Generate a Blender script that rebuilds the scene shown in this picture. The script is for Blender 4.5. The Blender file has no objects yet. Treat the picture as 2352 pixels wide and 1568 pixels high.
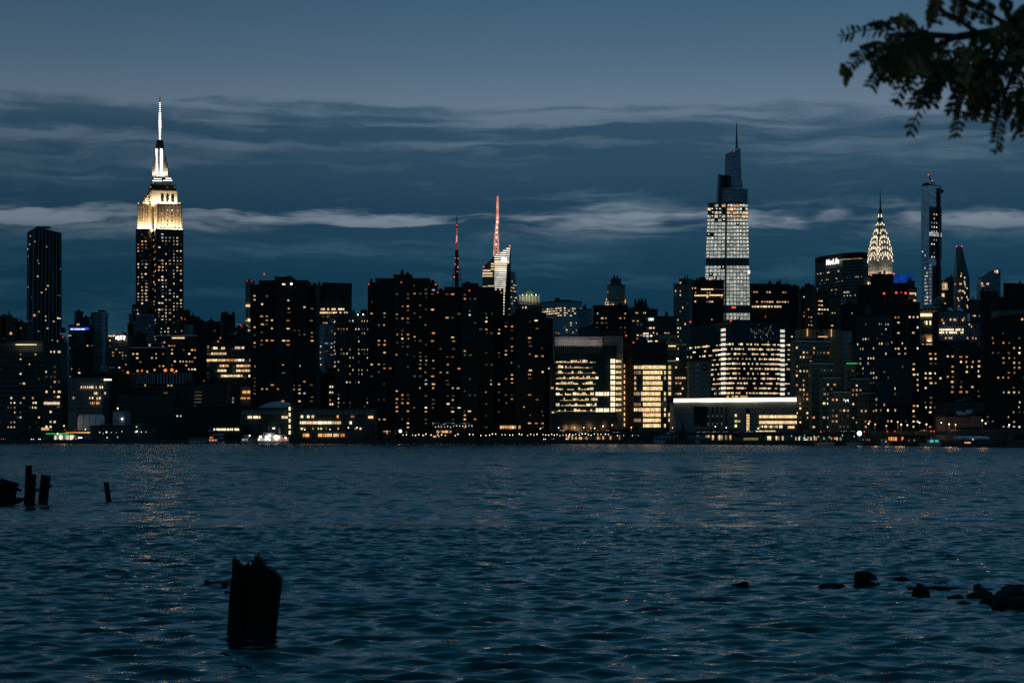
import bpy, bmesh, math, random
import numpy as np
from mathutils import Vector, Matrix
R = math.radians
# ------------------------------------------------------------------ camera
F, CX, HY, CZ = 4600.0, 1176.0, 1002.0, 5.0      # focal length and horizon in units of a 2352 px wide frame; eye height (m)
sc = bpy.context.scene
cam_d = bpy.data.cameras.new("camera"); cam = bpy.data.objects.new("camera", cam_d)
sc.collection.objects.link(cam); sc.camera = cam
cam.location = (0, 0, CZ); cam.rotation_euler = (R(90), 0, 0)
cam_d.sensor_width = 36; cam_d.lens = 36*F/2352; cam_d.shift_y = (HY-784)/2352
cam_d.clip_start = 0.1; cam_d.clip_end = 60000
cam_d.dof.use_dof = True; cam_d.dof.focus_distance = 1400; cam_d.dof.aperture_fstop = 8.0
# ------------------------------------------------------------------ render settings
sc.render.engine = 'CYCLES'
sc.view_settings.view_transform = 'Standard'; sc.view_settings.look = 'None'
sc.view_settings.exposure = 0.0; sc.view_settings.gamma = 1.0
cy = sc.cycles
cy.use_denoising = False; cy.max_bounces = 5; cy.diffuse_bounces = 2; cy.glossy_bounces = 3
cy.transmission_bounces = 4; cy.volume_bounces = 0; cy.transparent_max_bounces = 8
cy.sample_clamp_indirect = 2.5; cy.sample_clamp_direct = 0
cy.adaptive_threshold = 0.004; cy.caustics_reflective = False; cy.caustics_refractive = False
try: cy.denoising_input_passes = 'RGB_ALBEDO_NORMAL'
except Exception: pass
# ------------------------------------------------------------------ node helpers
class NT:
    def __init__(s, tree): s.t = tree; s.n = tree.nodes; s.l = tree.links
    def add(s, typ, **kw):
        n = s.n.new(typ)
        for k, v in kw.items(): setattr(n, k, v)
        return n
    def put(s, sock, v):
        if v is None: return
        if isinstance(v, bpy.types.NodeSocket): s.l.new(v, sock)
        else: sock.default_value = v
    def m(s, op, a, b=None, c=None, clamp=False):
        n = s.add('ShaderNodeMath', operation=op); n.use_clamp = clamp
        s.put(n.inputs[0], a); s.put(n.inputs[1], b)
        if c is not None: s.put(n.inputs[2], c)
        return n.outputs[0]
    def comb(s, x, y, z):
        n = s.add('ShaderNodeCombineXYZ'); s.put(n.inputs[0], x); s.put(n.inputs[1], y); s.put(n.inputs[2], z); return n.outputs[0]
    def noise(s, vec, scale, detail=2, rough=0.5, lac=2.0):
        n = s.add('ShaderNodeTexNoise'); s.put(n.inputs['Vector'], vec)
        n.inputs['Scale'].default_value = scale; n.inputs['Detail'].default_value = detail
        n.inputs['Roughness'].default_value = rough; n.inputs['Lacunarity'].default_value = lac
        return n.outputs['Fac']
    def ramp(s, fac, stops, interp='LINEAR'):
        n = s.add('ShaderNodeValToRGB'); n.color_ramp.interpolation = interp
        e = n.color_ramp.elements
        while len(e) > 1: e.remove(e[0])
        e[0].position = stops[0][0]; e[0].color = (*stops[0][1], 1) if isinstance(stops[0][1], tuple) else (stops[0][1],)*3+(1,)
        for p, c in stops[1:]:
            x = e.new(p); x.color = (*c, 1) if isinstance(c, tuple) else (c, c, c, 1)
        s.put(n.inputs[0], fac); return n.outputs[0]
    def mix(s, f, a, b, typ='MIX'):
        n = s.add('ShaderNodeMix', data_type='RGBA', blend_type=typ)
        s.put(n.inputs[0], f)
        for i, v in ((6, a), (7, b)):
            if isinstance(v, tuple): v = (*v, 1) if len(v) == 3 else v
            s.put(n.inputs[i], v)
        return n.outputs[2]
    def maprange(s, v, a, b, c, d, smooth=False):
        n = s.add('ShaderNodeMapRange'); n.interpolation_type = 'SMOOTHSTEP' if smooth else 'LINEAR'
        for i, x in enumerate((v, a, b, c, d)): s.put(n.inputs[i], x)
        return n.outputs[0]
def lin(r, g, b):
    f = lambda c: (c/255/12.92) if c/255 <= .04045 else ((c/255+.055)/1.055)**2.4
    return (f(r), f(g), f(b))
# ------------------------------------------------------------------ world: dusk sky, pale in the west (+Y), dark in the east, with bands of stratus
w = bpy.data.worlds.new("World"); sc.world = w; w.use_nodes = True
w.node_tree.nodes.clear(); t = NT(w.node_tree)
tc = t.add('ShaderNodeTexCoord'); sp = t.add('ShaderNodeSeparateXYZ'); t.l.new(tc.outputs['Generated'], sp.inputs[0])
dx, dy, dz = sp.outputs
az = t.m('ARCTAN2', dx, dy)
el = t.m('ARCSINE', dz)
A = t.m('MULTIPLY', az, 4.6); E = t.m('MULTIPLY', el, 4.6)         # about 1 unit = 1000 px of the frame
wob = t.noise(t.comb(t.m('MULTIPLY', A, 1.6), t.m('MULTIPLY', E, 6.0), 3.3), 1.0, 3, .55)
wob2 = t.noise(t.comb(t.m('MULTIPLY', A, 5.0), t.m('MULTIPLY', E, 30.0), 8.1), 1.0, 3, .6)
E2 = t.m('ADD', E, t.m('ADD', t.m('MULTIPLY', t.m('SUBTRACT', wob, .5), .13), t.m('MULTIPLY', t.m('SUBTRACT', wob2, .5), .045)))
def pe(py): return (HY-py)/1000.0
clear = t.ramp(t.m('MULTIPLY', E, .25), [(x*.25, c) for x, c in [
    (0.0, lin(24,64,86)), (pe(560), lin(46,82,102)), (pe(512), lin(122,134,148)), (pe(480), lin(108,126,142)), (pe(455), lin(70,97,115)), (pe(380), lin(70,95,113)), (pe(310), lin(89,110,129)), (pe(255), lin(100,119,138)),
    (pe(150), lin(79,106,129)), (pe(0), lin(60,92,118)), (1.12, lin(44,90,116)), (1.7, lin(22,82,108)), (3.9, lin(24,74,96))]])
dark = t.ramp(E, [(x, c) for x, c in [
    (0.0, lin(12,48,68)), (pe(800), lin(13,51,71)), (pe(640), lin(20,57,78)), (pe(560), lin(31,65,87)), (pe(480), lin(33,64,86)), (pe(400), lin(42,72,94)), (pe(300), lin(48,77,99)), (pe(240), lin(62,92,112)), (1.0, lin(58,88,108))]])
band = t.ramp(E2, [(x, v) for x, v in [
    (0.0, .95), (pe(640), .92), (pe(590), .80), (pe(560), .80), (pe(540), .86), (pe(519), .74), (pe(509), .22), (pe(494), .18), (pe(483), .80), (pe(466), .97), (pe(440), .95), (pe(412), .82),
    (pe(392), .48), (pe(374), .80), (pe(350), .42), (pe(336), .60), (pe(320), .95), (pe(303), .86), (pe(290), .36), (pe(278), .50), (pe(264), .22), (pe(250), .44), (pe(236), .12), (pe(215), 0.0), (1.0, 0.0)]])
cn = t.noise(t.comb(t.m('MULTIPLY', A, 2.1), t.m('MULTIPLY', E2, 15.0), 1.7), 1.0, 5, .55)
cn2 = t.noise(t.comb(t.m('MULTIPLY', A, 4.5), t.m('MULTIPLY', E2, 90.0), 5.7), 1.0, 4, .65)
cm = t.m('ADD', band, t.m('ADD', t.m('MULTIPLY', t.m('SUBTRACT', cn, .5), 3.0), t.m('MULTIPLY', t.m('SUBTRACT', cn2, .5), .95)))
st3 = t.noise(t.comb(t.m('MULTIPLY', A, 3.4), t.m('MULTIPLY', E, 9.0), 6.4), 1.0, 3, .6)
win3 = t.m('MULTIPLY', t.maprange(E2, pe(525), pe(508), 0, 1, True), t.maprange(E2, pe(478), pe(494), 0, 1, True))
cm = t.m('ADD', cm, t.m('MULTIPLY', win3, t.m('ADD', t.m('MULTIPLY', t.m('SUBTRACT', st3, .46), 3.0), t.maprange(az, -.05, .2, -.15, .25))))
cm = t.m('MULTIPLY', cm, t.maprange(E2, pe(215), pe(250), 0, 1, True))
mask = t.maprange(cm, .05, .95, 0, 1, True)
sky = t.mix(mask, clear, dark)
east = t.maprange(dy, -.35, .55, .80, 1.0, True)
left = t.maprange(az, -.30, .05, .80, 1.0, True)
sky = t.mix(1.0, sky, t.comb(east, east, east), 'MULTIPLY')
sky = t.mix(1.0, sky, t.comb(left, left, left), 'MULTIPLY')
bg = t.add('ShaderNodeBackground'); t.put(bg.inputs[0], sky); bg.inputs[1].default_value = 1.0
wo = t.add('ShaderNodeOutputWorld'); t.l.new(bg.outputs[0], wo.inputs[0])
# ------------------------------------------------------------------ materials
MATS = {}
def mat(name):
    m = bpy.data.materials.new(name); m.use_nodes = True; m.node_tree.nodes.clear(); MATS[name] = m
    t = NT(m.node_tree); out = t.add('ShaderNodeOutputMaterial'); return m, t, out
def wall(name, col, rough=.85, line=3.3, lineamt=.35, spec=.3):
    m, t, out = mat(name); b = t.add('ShaderNodeBsdfPrincipled')
    g = t.add('ShaderNodeNewGeometry'); s = t.add('ShaderNodeSeparateXYZ'); t.l.new(g.outputs['Position'], s.inputs[0])
    fl = t.m('FRACT', t.m('DIVIDE', s.outputs[2], line))
    ln = t.maprange(fl, .80, .86, 1.0, 1.0-lineamt)
    st = t.noise(t.comb(t.m('MULTIPLY', s.outputs[0], .08), t.m('MULTIPLY', s.outputs[1], .08), t.m('MULTIPLY', s.outputs[2], .02)), 1.0, 4, .6)
    k = t.m('MULTIPLY', ln, t.maprange(st, .3, .7, .75, 1.25))
    t.put(b.inputs['Base Color'], t.mix(1.0, (*col, 1), t.comb(k, k, k), 'MULTIPLY'))
    b.inputs['Roughness'].default_value = rough; b.inputs['Specular IOR Level'].default_value = spec
    t.l.new(b.outputs[0], out.inputs[0]); return m
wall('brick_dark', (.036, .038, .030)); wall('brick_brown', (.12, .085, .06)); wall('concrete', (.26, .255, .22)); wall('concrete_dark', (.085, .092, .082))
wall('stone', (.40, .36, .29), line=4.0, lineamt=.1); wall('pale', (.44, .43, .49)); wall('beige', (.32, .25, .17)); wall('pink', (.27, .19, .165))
wall('black', (.018, .026, .024), .6, spec=.2); wall('roofing', (.03, .03, .03), lineamt=0); wall('metal', (.2, .21, .22), .45, lineamt=0); wall('white_paint', (.75, .76, .82), .6, lineamt=0)
wall('teal_paint', (.03, .07, .08), .5, 4, .15); wall('rust', (.16, .06, .03), lineamt=0); wall('green_copper', (.16, .30, .24), .6, lineamt=0)
def glass(name, col, rough=.12, line=3.6, metal=0.0):
    m, t, out = mat(name); b = t.add('ShaderNodeBsdfPrincipled')
    g = t.add('ShaderNodeNewGeometry'); s = t.add('ShaderNodeSeparateXYZ'); t.l.new(g.outputs['Position'], s.inputs[0])
    ln = t.maprange(t.m('FRACT', t.m('DIVIDE', s.outputs[2], line)), .86, .9, 1.0, .35)
    n = t.noise(t.comb(t.m('MULTIPLY', s.outputs[0], .12), t.m('MULTIPLY', s.outputs[1], .12), t.m('MULTIPLY', s.outputs[2], .3)), 1.0, 2)
    k = t.m('MULTIPLY', ln, t.maprange(n, .3, .7, .7, 1.3))
    t.put(b.inputs['Base Color'], t.mix(1.0, (*col, 1), t.comb(k, k, k), 'MULTIPLY'))
    b.inputs['Roughness'].default_value = rough; b.inputs['Specular IOR Level'].default_value = .45; b.inputs['Metallic'].default_value = metal
    t.l.new(b.outputs[0], out.inputs[0]); return m
glass('glass_dark', (.02, .045, .052)); glass('glass_teal', (.012, .032, .038)); glass('glass_blue', (.72, .82, .88), .25, metal=1.0); glass('pane_dark', (.006, .009, .01), .3, 1000)
glass('glass_steel', (.13, .19, .23), .22, metal=1.0); glass('glass_navy', (.09, .17, .23), .2)
def plain(name, col, rough=.7, spec=.3):
    m, t, out = mat(name); b = t.add('ShaderNodeBsdfPrincipled'); g = t.add('ShaderNodeTexCoord')
    n = t.noise(g.outputs['Object'], 6.0, 5, .65); k = t.maprange(n, .3, .7, .6, 1.35)
    t.put(b.inputs['Base Color'], t.mix(1.0, (*col, 1), t.comb(k, k, k), 'MULTIPLY'))
    b.inputs['Roughness'].default_value = rough; b.inputs['Specular IOR Level'].default_value = spec
    bp = t.add('ShaderNodeBump'); bp.inputs['Strength'].default_value = .4; bp.inputs['Distance'].default_value = .02
    t.put(bp.inputs['Height'], n); t.l.new(bp.outputs[0], b.inputs['Normal']); t.l.new(b.outputs[0], out.inputs[0]); return m
plain('car_paint', (.06, .06, .07), .3); plain('soil', (.05, .045, .035)); plain('asphalt', (.05, .05, .05)); plain('wet_timber', (.022, .019, .013), .75, .15)
plain('rock', (.010, .010, .009), .7, .2); plain('iron', (.02, .016, .014), .6); plain('dry_grass', (.10, .09, .05)); plain('foam', (.85, .88, .9)); plain('bark', (.06, .05, .04))
plain('tarp', (.78, .78, .86), .6); plain('hull_white', (.55, .56, .60), .4); plain('tree_leaf', (.03, .05, .02)); plain('olive', (.35, .33, .12))
def emit(name, col, st, var=(.45, 1.25), nscale=.9, sample=False):
    m, t, out = mat(name); e = t.add('ShaderNodeEmission')
    g = t.add('ShaderNodeNewGeometry'); oi = t.add('ShaderNodeObjectInfo')
    rnd = t.m('FRACT', t.m('ADD', g.outputs['Random Per Island'], oi.outputs['Random']))
    n = t.noise(g.outputs['Position'], nscale, 2, .6)
    k = t.m('MULTIPLY', t.maprange(rnd, 0, 1, *var), t.maprange(n, .35, .65, .65, 1.3))
    t.put(e.inputs[0], (*col, 1)); t.put(e.inputs[1], t.m('MULTIPLY', k, st)); t.l.new(e.outputs[0], out.inputs[0])
    if not sample: m.cycles.emission_sampling = 'NONE'
    return m
emit('warm', (1., .64, .33), 1.05); emit('amber', (1., .42, .14), .75); emit('white', (1., .80, .52), 1.2); emit('cool', (.72, .92, 1.), .85)
emit('dim', (.75, .55, .38), .13); emit('floor_white', (.93, .98, .90), .44, (.75, 1.15), .5); emit('strip_white', (1., .93, .78), 1.7, (.85, 1.1), .1)
emit('office_gold', (1., .72, .36), 1.0, (.6, 1.2), .8); emit('blue', (.05, .16, 1.), 1.1, (.5, 1.1)); emit('bluewhite', (.62, .72, 1.), 2.2, (.8, 1.1)); emit('red', (1., .07, .04), 1.9, (.8, 1.1))
emit('green', (.03, 1., .22), .65, (.8, 1.)); emit('teal_light', (.2, 1., .7), 1.2); emit('pink_light', (1., .42, .33), .75, (.7, 1.1), .12); emit('lamp', (1., .93, .8), 3.6, (.6, 1.2), sample=True); emit('bulb_orange', (1., .27, .04), 1.8)
emit('mast_white', (1., .98, .93), 2.0, (.9, 1.05), .1); emit('crown_light', (1., .82, .56), 1.35, (.75, 1.1), .1); emit('headlight', (.95, .97, 1.), 3.5, (.5, 1.2), sample=True); emit('taillight', (1., .06, .03), 3, (.5, 1.2))
emit('amber_gold', (1., .52, .16), .9, (.8, 1.2)); emit('gold_bright', (1., .68, .34), 1.15, (.75, 1.15), .7); emit('dimwarm', (1., .72, .4), .32); emit('dimpink', (1., .75, .75), .22); emit('pinkwarm', (1., .72, .55), .9); emit('crownish', (1., .82, .52), 1.7, (.8, 1.1), .6)
emit('lamp_glint', (1., .9, .7), 2.0); emit('lamp_warm', (1., .62, .28), 4.0, sample=True); emit('lamp_big', (1., .97, .88), 5.0, (.9, 1.), sample=True); emit('olive_glow', (.62, .52, .16), .35, (.7, 1.1)); emit('bulb_dim', (1., .28, .05), 1.1); emit('teal_dim', (.1, .8, .65), .5)
for nm, c1, c2 in (('leaf_green', (.05, .08, .03), (.10, .13, .05)), ('leaf_rust', (.40, .10, .03), (.75, .24, .09)), ('leaf_orange', (.95, .28, .08), (1., .45, .2))):
    m, t, out = mat(nm); gg = t.add('ShaderNodeNewGeometry'); d = t.add('ShaderNodeBsdfDiffuse'); tl = t.add('ShaderNodeBsdfTranslucent'); mx_ = t.add('ShaderNodeMixShader'); mx_.inputs[0].default_value = .5 if nm != 'leaf_green' else .25
    c = t.mix(gg.outputs['Random Per Island'], c1, c2); t.put(d.inputs[0], c); t.put(tl.inputs[0], c); t.l.new(d.outputs[0], mx_.inputs[1]); t.l.new(tl.outputs[0], mx_.inputs[2]); t.l.new(mx_.outputs[0], out.inputs[0])
emit('cube_white', (1., .94, .80), .95, (.85, 1.1), .6); emit('cool_sign', (.85, 1., .95), 1.7, (.95, 1.05), .1); emit('strip_band', (1., .93, .76), 2.0, (.95, 1.0), .05, sample=True)
m, t, out = mat('steam'); pv = t.add('ShaderNodeVolumePrincipled'); pv.inputs['Color'].default_value = (.9, .88, .85, 1)
gg = t.add('ShaderNodeNewGeometry'); t.put(pv.inputs['Density'], t.maprange(t.noise(gg.outputs['Position'], .8, 3), .4, .62, .0, .9)); t.l.new(pv.outputs[0], out.inputs['Volume'])
emit('grey_glow', (.9, .95, .82), .34, (.6, 1.2)); emit('red_dim', (1., .06, .03), .30); emit('pink_dim', (1., .35, .3), .28); emit('pink_bright', (1., .72, .62), 2.0); emit('sign_white', (1., .96, .9), 2.4, (.95, 1.05), .05)
emit('blue_crown', (.01, .12, .75), .55, (.6, 1.0), .2)
# water
m, t, out = mat('water'); b = t.add('ShaderNodeBsdfPrincipled')
g = t.add('ShaderNodeNewGeometry'); s = t.add('ShaderNodeSeparateXYZ'); t.l.new(g.outputs['Position'], s.inputs[0]); x, y, z = s.outputs
b.inputs['Base Color'].default_value = (.001, .014, .020, 1); t.put(b.inputs['Roughness'], t.maprange(y, 60, 600, .025, .30)); b.inputs['IOR'].default_value = 1.33
v1 = t.comb(t.m('MULTIPLY', x, .9), t.m('MULTIPLY', y, 2.6), 0)
h1 = t.noise(v1, 1.0, 4, .62); h2 = t.noise(t.comb(t.m('MULTIPLY', x, .20), t.m('MULTIPLY', y, .6), 4.), 1.0, 3, .55)
lane = t.noise(t.comb(t.m('MULTIPLY', x, .006), t.m('MULTIPLY', y, .022), 2.), 1.0, 3, .5)
calm = t.maprange(lane, .35, .65, .65, 1.3)
hh = t.m('ADD', t.m('MULTIPLY', h1, .035), t.m('MULTIPLY', h2, .22))
hh = t.m('MULTIPLY', hh, calm)
b.inputs['Specular Tint'].default_value = (.20, .82, .94, 1)
bp = t.add('ShaderNodeBump'); t.put(bp.inputs['Height'], hh); bp.inputs['Distance'].default_value = 1.0
t.put(bp.inputs['Strength'], t.maprange(y, 60, 420, .85, 1.0))
t.l.new(bp.outputs[0], b.inputs['Normal']); t.l.new(b.outputs[0], out.inputs[0])
# ------------------------------------------------------------------ geometry helpers
def X(px, Y): return (px-CX)/F*Y
def Z(py, Y): return CZ+(HY-py)/F*Y
def P(px, py, Y): return Vector((X(px, Y), Y, Z(py, Y)))
COL = sc.collection
GZ = 2.5
class MB:
    def __init__(s): s.v = []; s.f = []; s.mi = []; s.cur = 0; s.mats = []
    def use(s, name):
        if name not in s.mats: s.mats.append(name)
        s.cur = s.mats.index(name); return s
    def add(s, vs, fs):
        o = len(s.v); s.v += [tuple(p) for p in vs]
        for f in fs: s.f.append([o+i for i in f]); s.mi.append(s.cur)
    def hexa(s, b, tt):      # bottom and top rings of n points
        n = len(b); s.add(list(b)+list(tt), [list(range(n))[::-1], list(range(n, 2*n))]+[[i, (i+1) % n, n+(i+1) % n, n+i] for i in range(n)])
    def prism(s, pts, z0, z1): s.hexa([(p[0], p[1], z0) for p in pts], [(p[0], p[1], z1) for p in pts])
    def box(s, x0, x1, y0, y1, z0, z1): s.prism([(x0, y0), (x1, y0), (x1, y1), (x0, y1)], z0, z1)
    def obox(s, c, u, n, up, w, d, h):
        c = Vector(c); q = [c+u*(a*w/2)+n*(e*d/2)-up*(h/2) for a, e in ((-1, 1), (-1, -1), (1, -1), (1, 1))]
        s.hexa(q, [p+up*h for p in q])
    def tube(s, a, b, r0, r1=None, n=8):
        a, b = Vector(a), Vector(b); r1 = r0 if r1 is None else r1
        d = (b-a).normalized(); u = d.orthogonal().normalized(); v = d.cross(u)
        ring = lambda c, r: [c+(u*math.cos(6.28318*i/n)+v*math.sin(6.28318*i/n))*r for i in range(n)]
        s.hexa(ring(a, r0), ring(b, r1))
    def quad(s, a, b, c, d): s.add([a, b, c, d], [[0, 1, 2, 3]])
    def dome(s, c, rx, ry, rz, seg=16, rings=5, squash=1.0):
        vs = []; fs = []
        for j in range(rings):
            ph = j/rings*math.pi/2
            for i in range(seg):
                th = 6.28318*i/seg; vs.append((c[0]+rx*math.cos(ph)*math.cos(th), c[1]+ry*math.cos(ph)*math.sin(th), c[2]+rz*math.sin(ph)))
        vs.append((c[0], c[1], c[2]+rz))
        for j in range(rings-1):
            for i in range(seg): fs.append([j*seg+i, j*seg+(i+1) % seg, (j+1)*seg+(i+1) % seg, (j+1)*seg+i])
        for i in range(seg): fs.append([(rings-1)*seg+i, (rings-1)*seg+(i+1) % seg, len(vs)-1])
        fs.append(list(range(seg))[::-1]); s.add(vs, fs)
    def ball(s, c, r, seg=8, rings=5):
        vs = []; fs = []
        for j in range(1, rings):
            ph = -math.pi/2+math.pi*j/rings
            for i in range(seg): vs.append((c[0]+r*math.cos(ph)*math.cos(6.28318*i/seg), c[1]+r*math.cos(ph)*math.sin(6.28318*i/seg), c[2]+r*math.sin(ph)))
        a = len(vs); vs += [(c[0], c[1], c[2]-r), (c[0], c[1], c[2]+r)]
        for j in range(rings-2):
            for i in range(seg): fs.append([j*seg+i, j*seg+(i+1) % seg, (j+1)*seg+(i+1) % seg, (j+1)*seg+i])
        for i in range(seg): fs.append([a, (i+1) % seg, i]); fs.append([a+1, (rings-2)*seg+i, (rings-2)*seg+(i+1) % seg])
        s.add(vs, fs)
    def build(s, name, parent=None, matname=None, smooth=False):
        if not s.v: return None
        me = bpy.data.meshes.new(name)
        off = parent_loc(parent)
        me.from_pydata([(p[0]-off[0], p[1]-off[1], p[2]-off[2]) for p in s.v], [], s.f)
        for n in (s.mats or [matname]): me.materials.append(MATS[n])
        if s.mats: me.polygons.foreach_set('material_index', s.mi)
        if smooth: me.polygons.foreach_set('use_smooth', [True]*len(me.polygons))
        me.update()
        o = bpy.data.objects.new(name, me); COL.objects.link(o)
        if parent: o.parent = parent
        return o
def parent_loc(p):
    l = Vector((0, 0, 0))
    while p is not None: l += p.location; p = p.parent
    return l
def tag(o, label=None, cat=None, group=None, kind=None):
    if label: o['label'] = label
    if cat: o['category'] = cat
    if group: o['group'] = group
    if kind: o['kind'] = kind
    return o
def thing(name, label, cat, loc, group=None):
    o = bpy.data.objects.new(name, None); COL.objects.link(o); o.location = loc; o.empty_display_size = .5
    return tag(o, label, cat, group)
def copy_tree(o, parent=None):
    c = o.copy(); COL.objects.link(c); c.parent = parent
    for ch in list(o.children): copy_tree(ch, c)
    return c
UNIT = {}
def unit_box(matname):
    if matname not in UNIT:
        me = bpy.data.meshes.new('window_'+matname)
        v = [(x, y, z) for z in (-.5, .5) for x, y in ((-.5, -.5), (.5, -.5), (.5, .5), (-.5, .5))]
        me.from_pydata(v, [], [[3, 2, 1, 0], [4, 5, 6, 7], [0, 1, 5, 4], [1, 2, 6, 5], [2, 3, 7, 6], [3, 0, 4, 7]])
        me.materials.append(MATS[matname]); UNIT[matname] = me
    return UNIT[matname]
RES = [('warm', 4), ('amber', 3.5), ('white', 1.5), ('dim', 3.5), ('cool', .4)]
OFF = [('warm', 4), ('white', 3), ('dim', 2), ('office_gold', 3), ('cool', .4)]
STYLES = {
 'res': dict(fh=2.95, cp=4.2, w=2.0, h=1.35, p=.13, pal=RES, rc=.6),
 'dark': dict(fh=3.1, cp=4.0, w=1.8, h=1.4, p=.05, pal=RES, rc=.6),
 'off': dict(fh=3.8, cp=3.1, w=2.4, h=1.7, p=.16, pal=OFF, rc=1.6),
 'offdark': dict(fh=3.8, cp=3.2, w=2.3, h=1.6, p=.05, pal=OFF, rc=1.6),
}
STATS = []
FL = dict(a=1100, b=750, c=480, d=170)
class Bld:
    def __init__(b, name, label, Y, m, px=None, group=None, cat='building', style='res', **kw):
        b.name = name; b.Y = Y; b.m = m; b.walls = MB(); b.walls.use(m); b.roof = MB(); b.roof.use('roofing'); b.lit = []; b.dark = MB(); b.dark.use('pane_dark')
        b.rng = random.Random(sum(ord(c)*(i+1) for i, c in enumerate(label))); b.kw = kw; b.style = style
        b.label = label; b.cat = cat; b.group = group; b.px = px; b.root = None; b.faces = []
    def mkroot(b, x=None):
        if b.root is None:
            b.root = thing(b.name, b.label, b.cat, ((X(b.px, b.Y) if b.px is not None else (x or 0)), b.Y, GZ), b.group)
        return b.root
    def vol(b, L, Rr, top, C=None, bot=None, t=24, Y=None, depth=24, win=True, roof=True, wbot=985, m=None, plant=True, **kw):
        Y = Y or b.Y; b.mkroot(X((L+Rr)/2, Y)); z1 = Z(top, Y); z0 = GZ-1.0 if bot is None else Z(bot, Y)
        if C is None:
            l = Vector((X(L, Y), Y)); r = Vector((X(Rr, Y), Y)); pts = [l, r, r+Vector((0, depth)), l+Vector((0, depth))]
            fc = [(l, r)]
        else:
            tt = R(t); xr = (Rr-CX)/F; xl = (L-CX)/F; c = Vector((X(C, Y), Y))
            wr = (xr*Y-c.x)/(math.cos(tt)-xr*math.sin(tt)); wl = (xl*Y-c.x)/(-math.sin(tt)-xl*math.cos(tt))
            r = c+Vector((math.cos(tt), math.sin(tt)))*wr; l = c+Vector((-math.sin(tt), math.cos(tt)))*wl
            pts = [l, c, r, l+r-c]; fc = [(l, c), (c, r)]
        if m: b.walls.use(m)
        b.walls.prism(pts, z0, z1)
        if m: b.walls.use(b.m)
        cen = sum(pts, Vector((0, 0)))/4
        if roof:
            q = [cen+(p-cen)*1.0+(p-cen).normalized()*.35 for p in pts]
            rf = MB(); rf.use('roofing'); rf.prism(q, z1, z1+1.0); ro = rf.build('roof', b.root)
            if plant:
                for i in range(b.rng.randint(1, 3)):
                    k = cen+(pts[0]-cen)*b.rng.uniform(-.5, .5)+(pts[1]-cen)*b.rng.uniform(-.5, .5); s = (pts[1]-pts[0]).length
                    ww = b.rng.uniform(.06, .18)*min(s, 40)+1; hh = b.rng.uniform(1.2, 3.2); un = MB(); un.use('roofing')
                    if b.rng.random() < .3: un.tube((k.x, k.y, z1+1), (k.x, k.y, z1+1+hh*1.3), ww*.4, ww*.4, 10); un.tube((k.x, k.y, z1+1+hh*1.3), (k.x, k.y, z1+1+hh*1.7), ww*.42, .1, 10); un.build('water_tank', ro)
                    else: un.box(k.x-ww/2, k.x+ww/2, k.y-ww/2, k.y+ww/2, z1+1.0, z1+1+hh); un.build('rooftop_unit', ro)
        zb = max(Z(wbot, Y), z0, GZ)
        fs = []
        for p, q in fc:
            f = (Vector((p.x, p.y, zb)), Vector((q.x, q.y, zb)), Vector((q.x, q.y, z1)), Vector((p.x, p.y, z1))); fs.append(f)
            if win and (q-p).length > 4: b.grid(f, **kw)
        b.faces = fs
        return fs
    def fru(b, bot, top, hidden=True, m=None):
        """tapering body from three vertical edges: bot/top = [(px, py, Y) left, corner, right]; returns the two faces"""
        b.mkroot(X(bot[1][0], bot[1][2]))
        B = [P(*e) for e in bot]; T = [P(*e) for e in top]
        if m: b.walls.use(m)
        b.walls.hexa([B[0], B[1], B[2], B[0]+B[2]-B[1]], [T[0], T[1], T[2], T[0]+T[2]-T[1]])
        if m: b.walls.use(b.m)
        return (B[0], B[1], T[1], T[0]), (B[1], B[2], T[2], T[1])
    def at(b, f, u, v):
        return f[0]*(1-u)*(1-v)+f[1]*u*(1-v)+f[2]*u*v+f[3]*(1-u)*v
    def win(b, pos, u, up, w, h, key, proud=.12):
        n = u.cross(up).normalized(); b.lit.append((pos+n*proud, u, n, up, w, h, key))
    def frame(b, f):
        u = (f[1]-f[0]); W = u.length; u.normalize(); up = ((f[3]-f[0])+(f[2]-f[1]))*.5; H = up.length; up.normalize(); return u, up, W, H
    def grid(b, f, style=None, u0=0.0, u1=1.0, v0=0.0, v1=1.0, dark=True, edge=.03, **kw):
        s = dict(STYLES[style or b.style]); s.update(b.kw); s.update(kw); s['w'] *= .64; s['h'] *= .74; s['cp'] *= .74; s['p'] *= 1.35
        u, up, W, H = b.frame(f); n = max(1, int(H*(v1-v0)/s['fh'])); m = max(1, int(W*(u1-u0)*(1-2*edge)/s['cp'])); rg = b.rng
        keys = [k for k, _ in s['pal']]; wt = [x for _, x in s['pal']]
        rowf = [math.exp(rg.gauss(0, s['rc']*.6)) for _ in range(n)]; colf = [min(1.8, math.exp(rg.gauss(0, .5))) for _ in range(m)]
        nn = u.cross(up).normalized(); prev = False; pk = None; wide = [1.45 if rg.random() < .25 and s['w'] < .6*s['cp'] else 1.0 for _ in range(m)]
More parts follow.
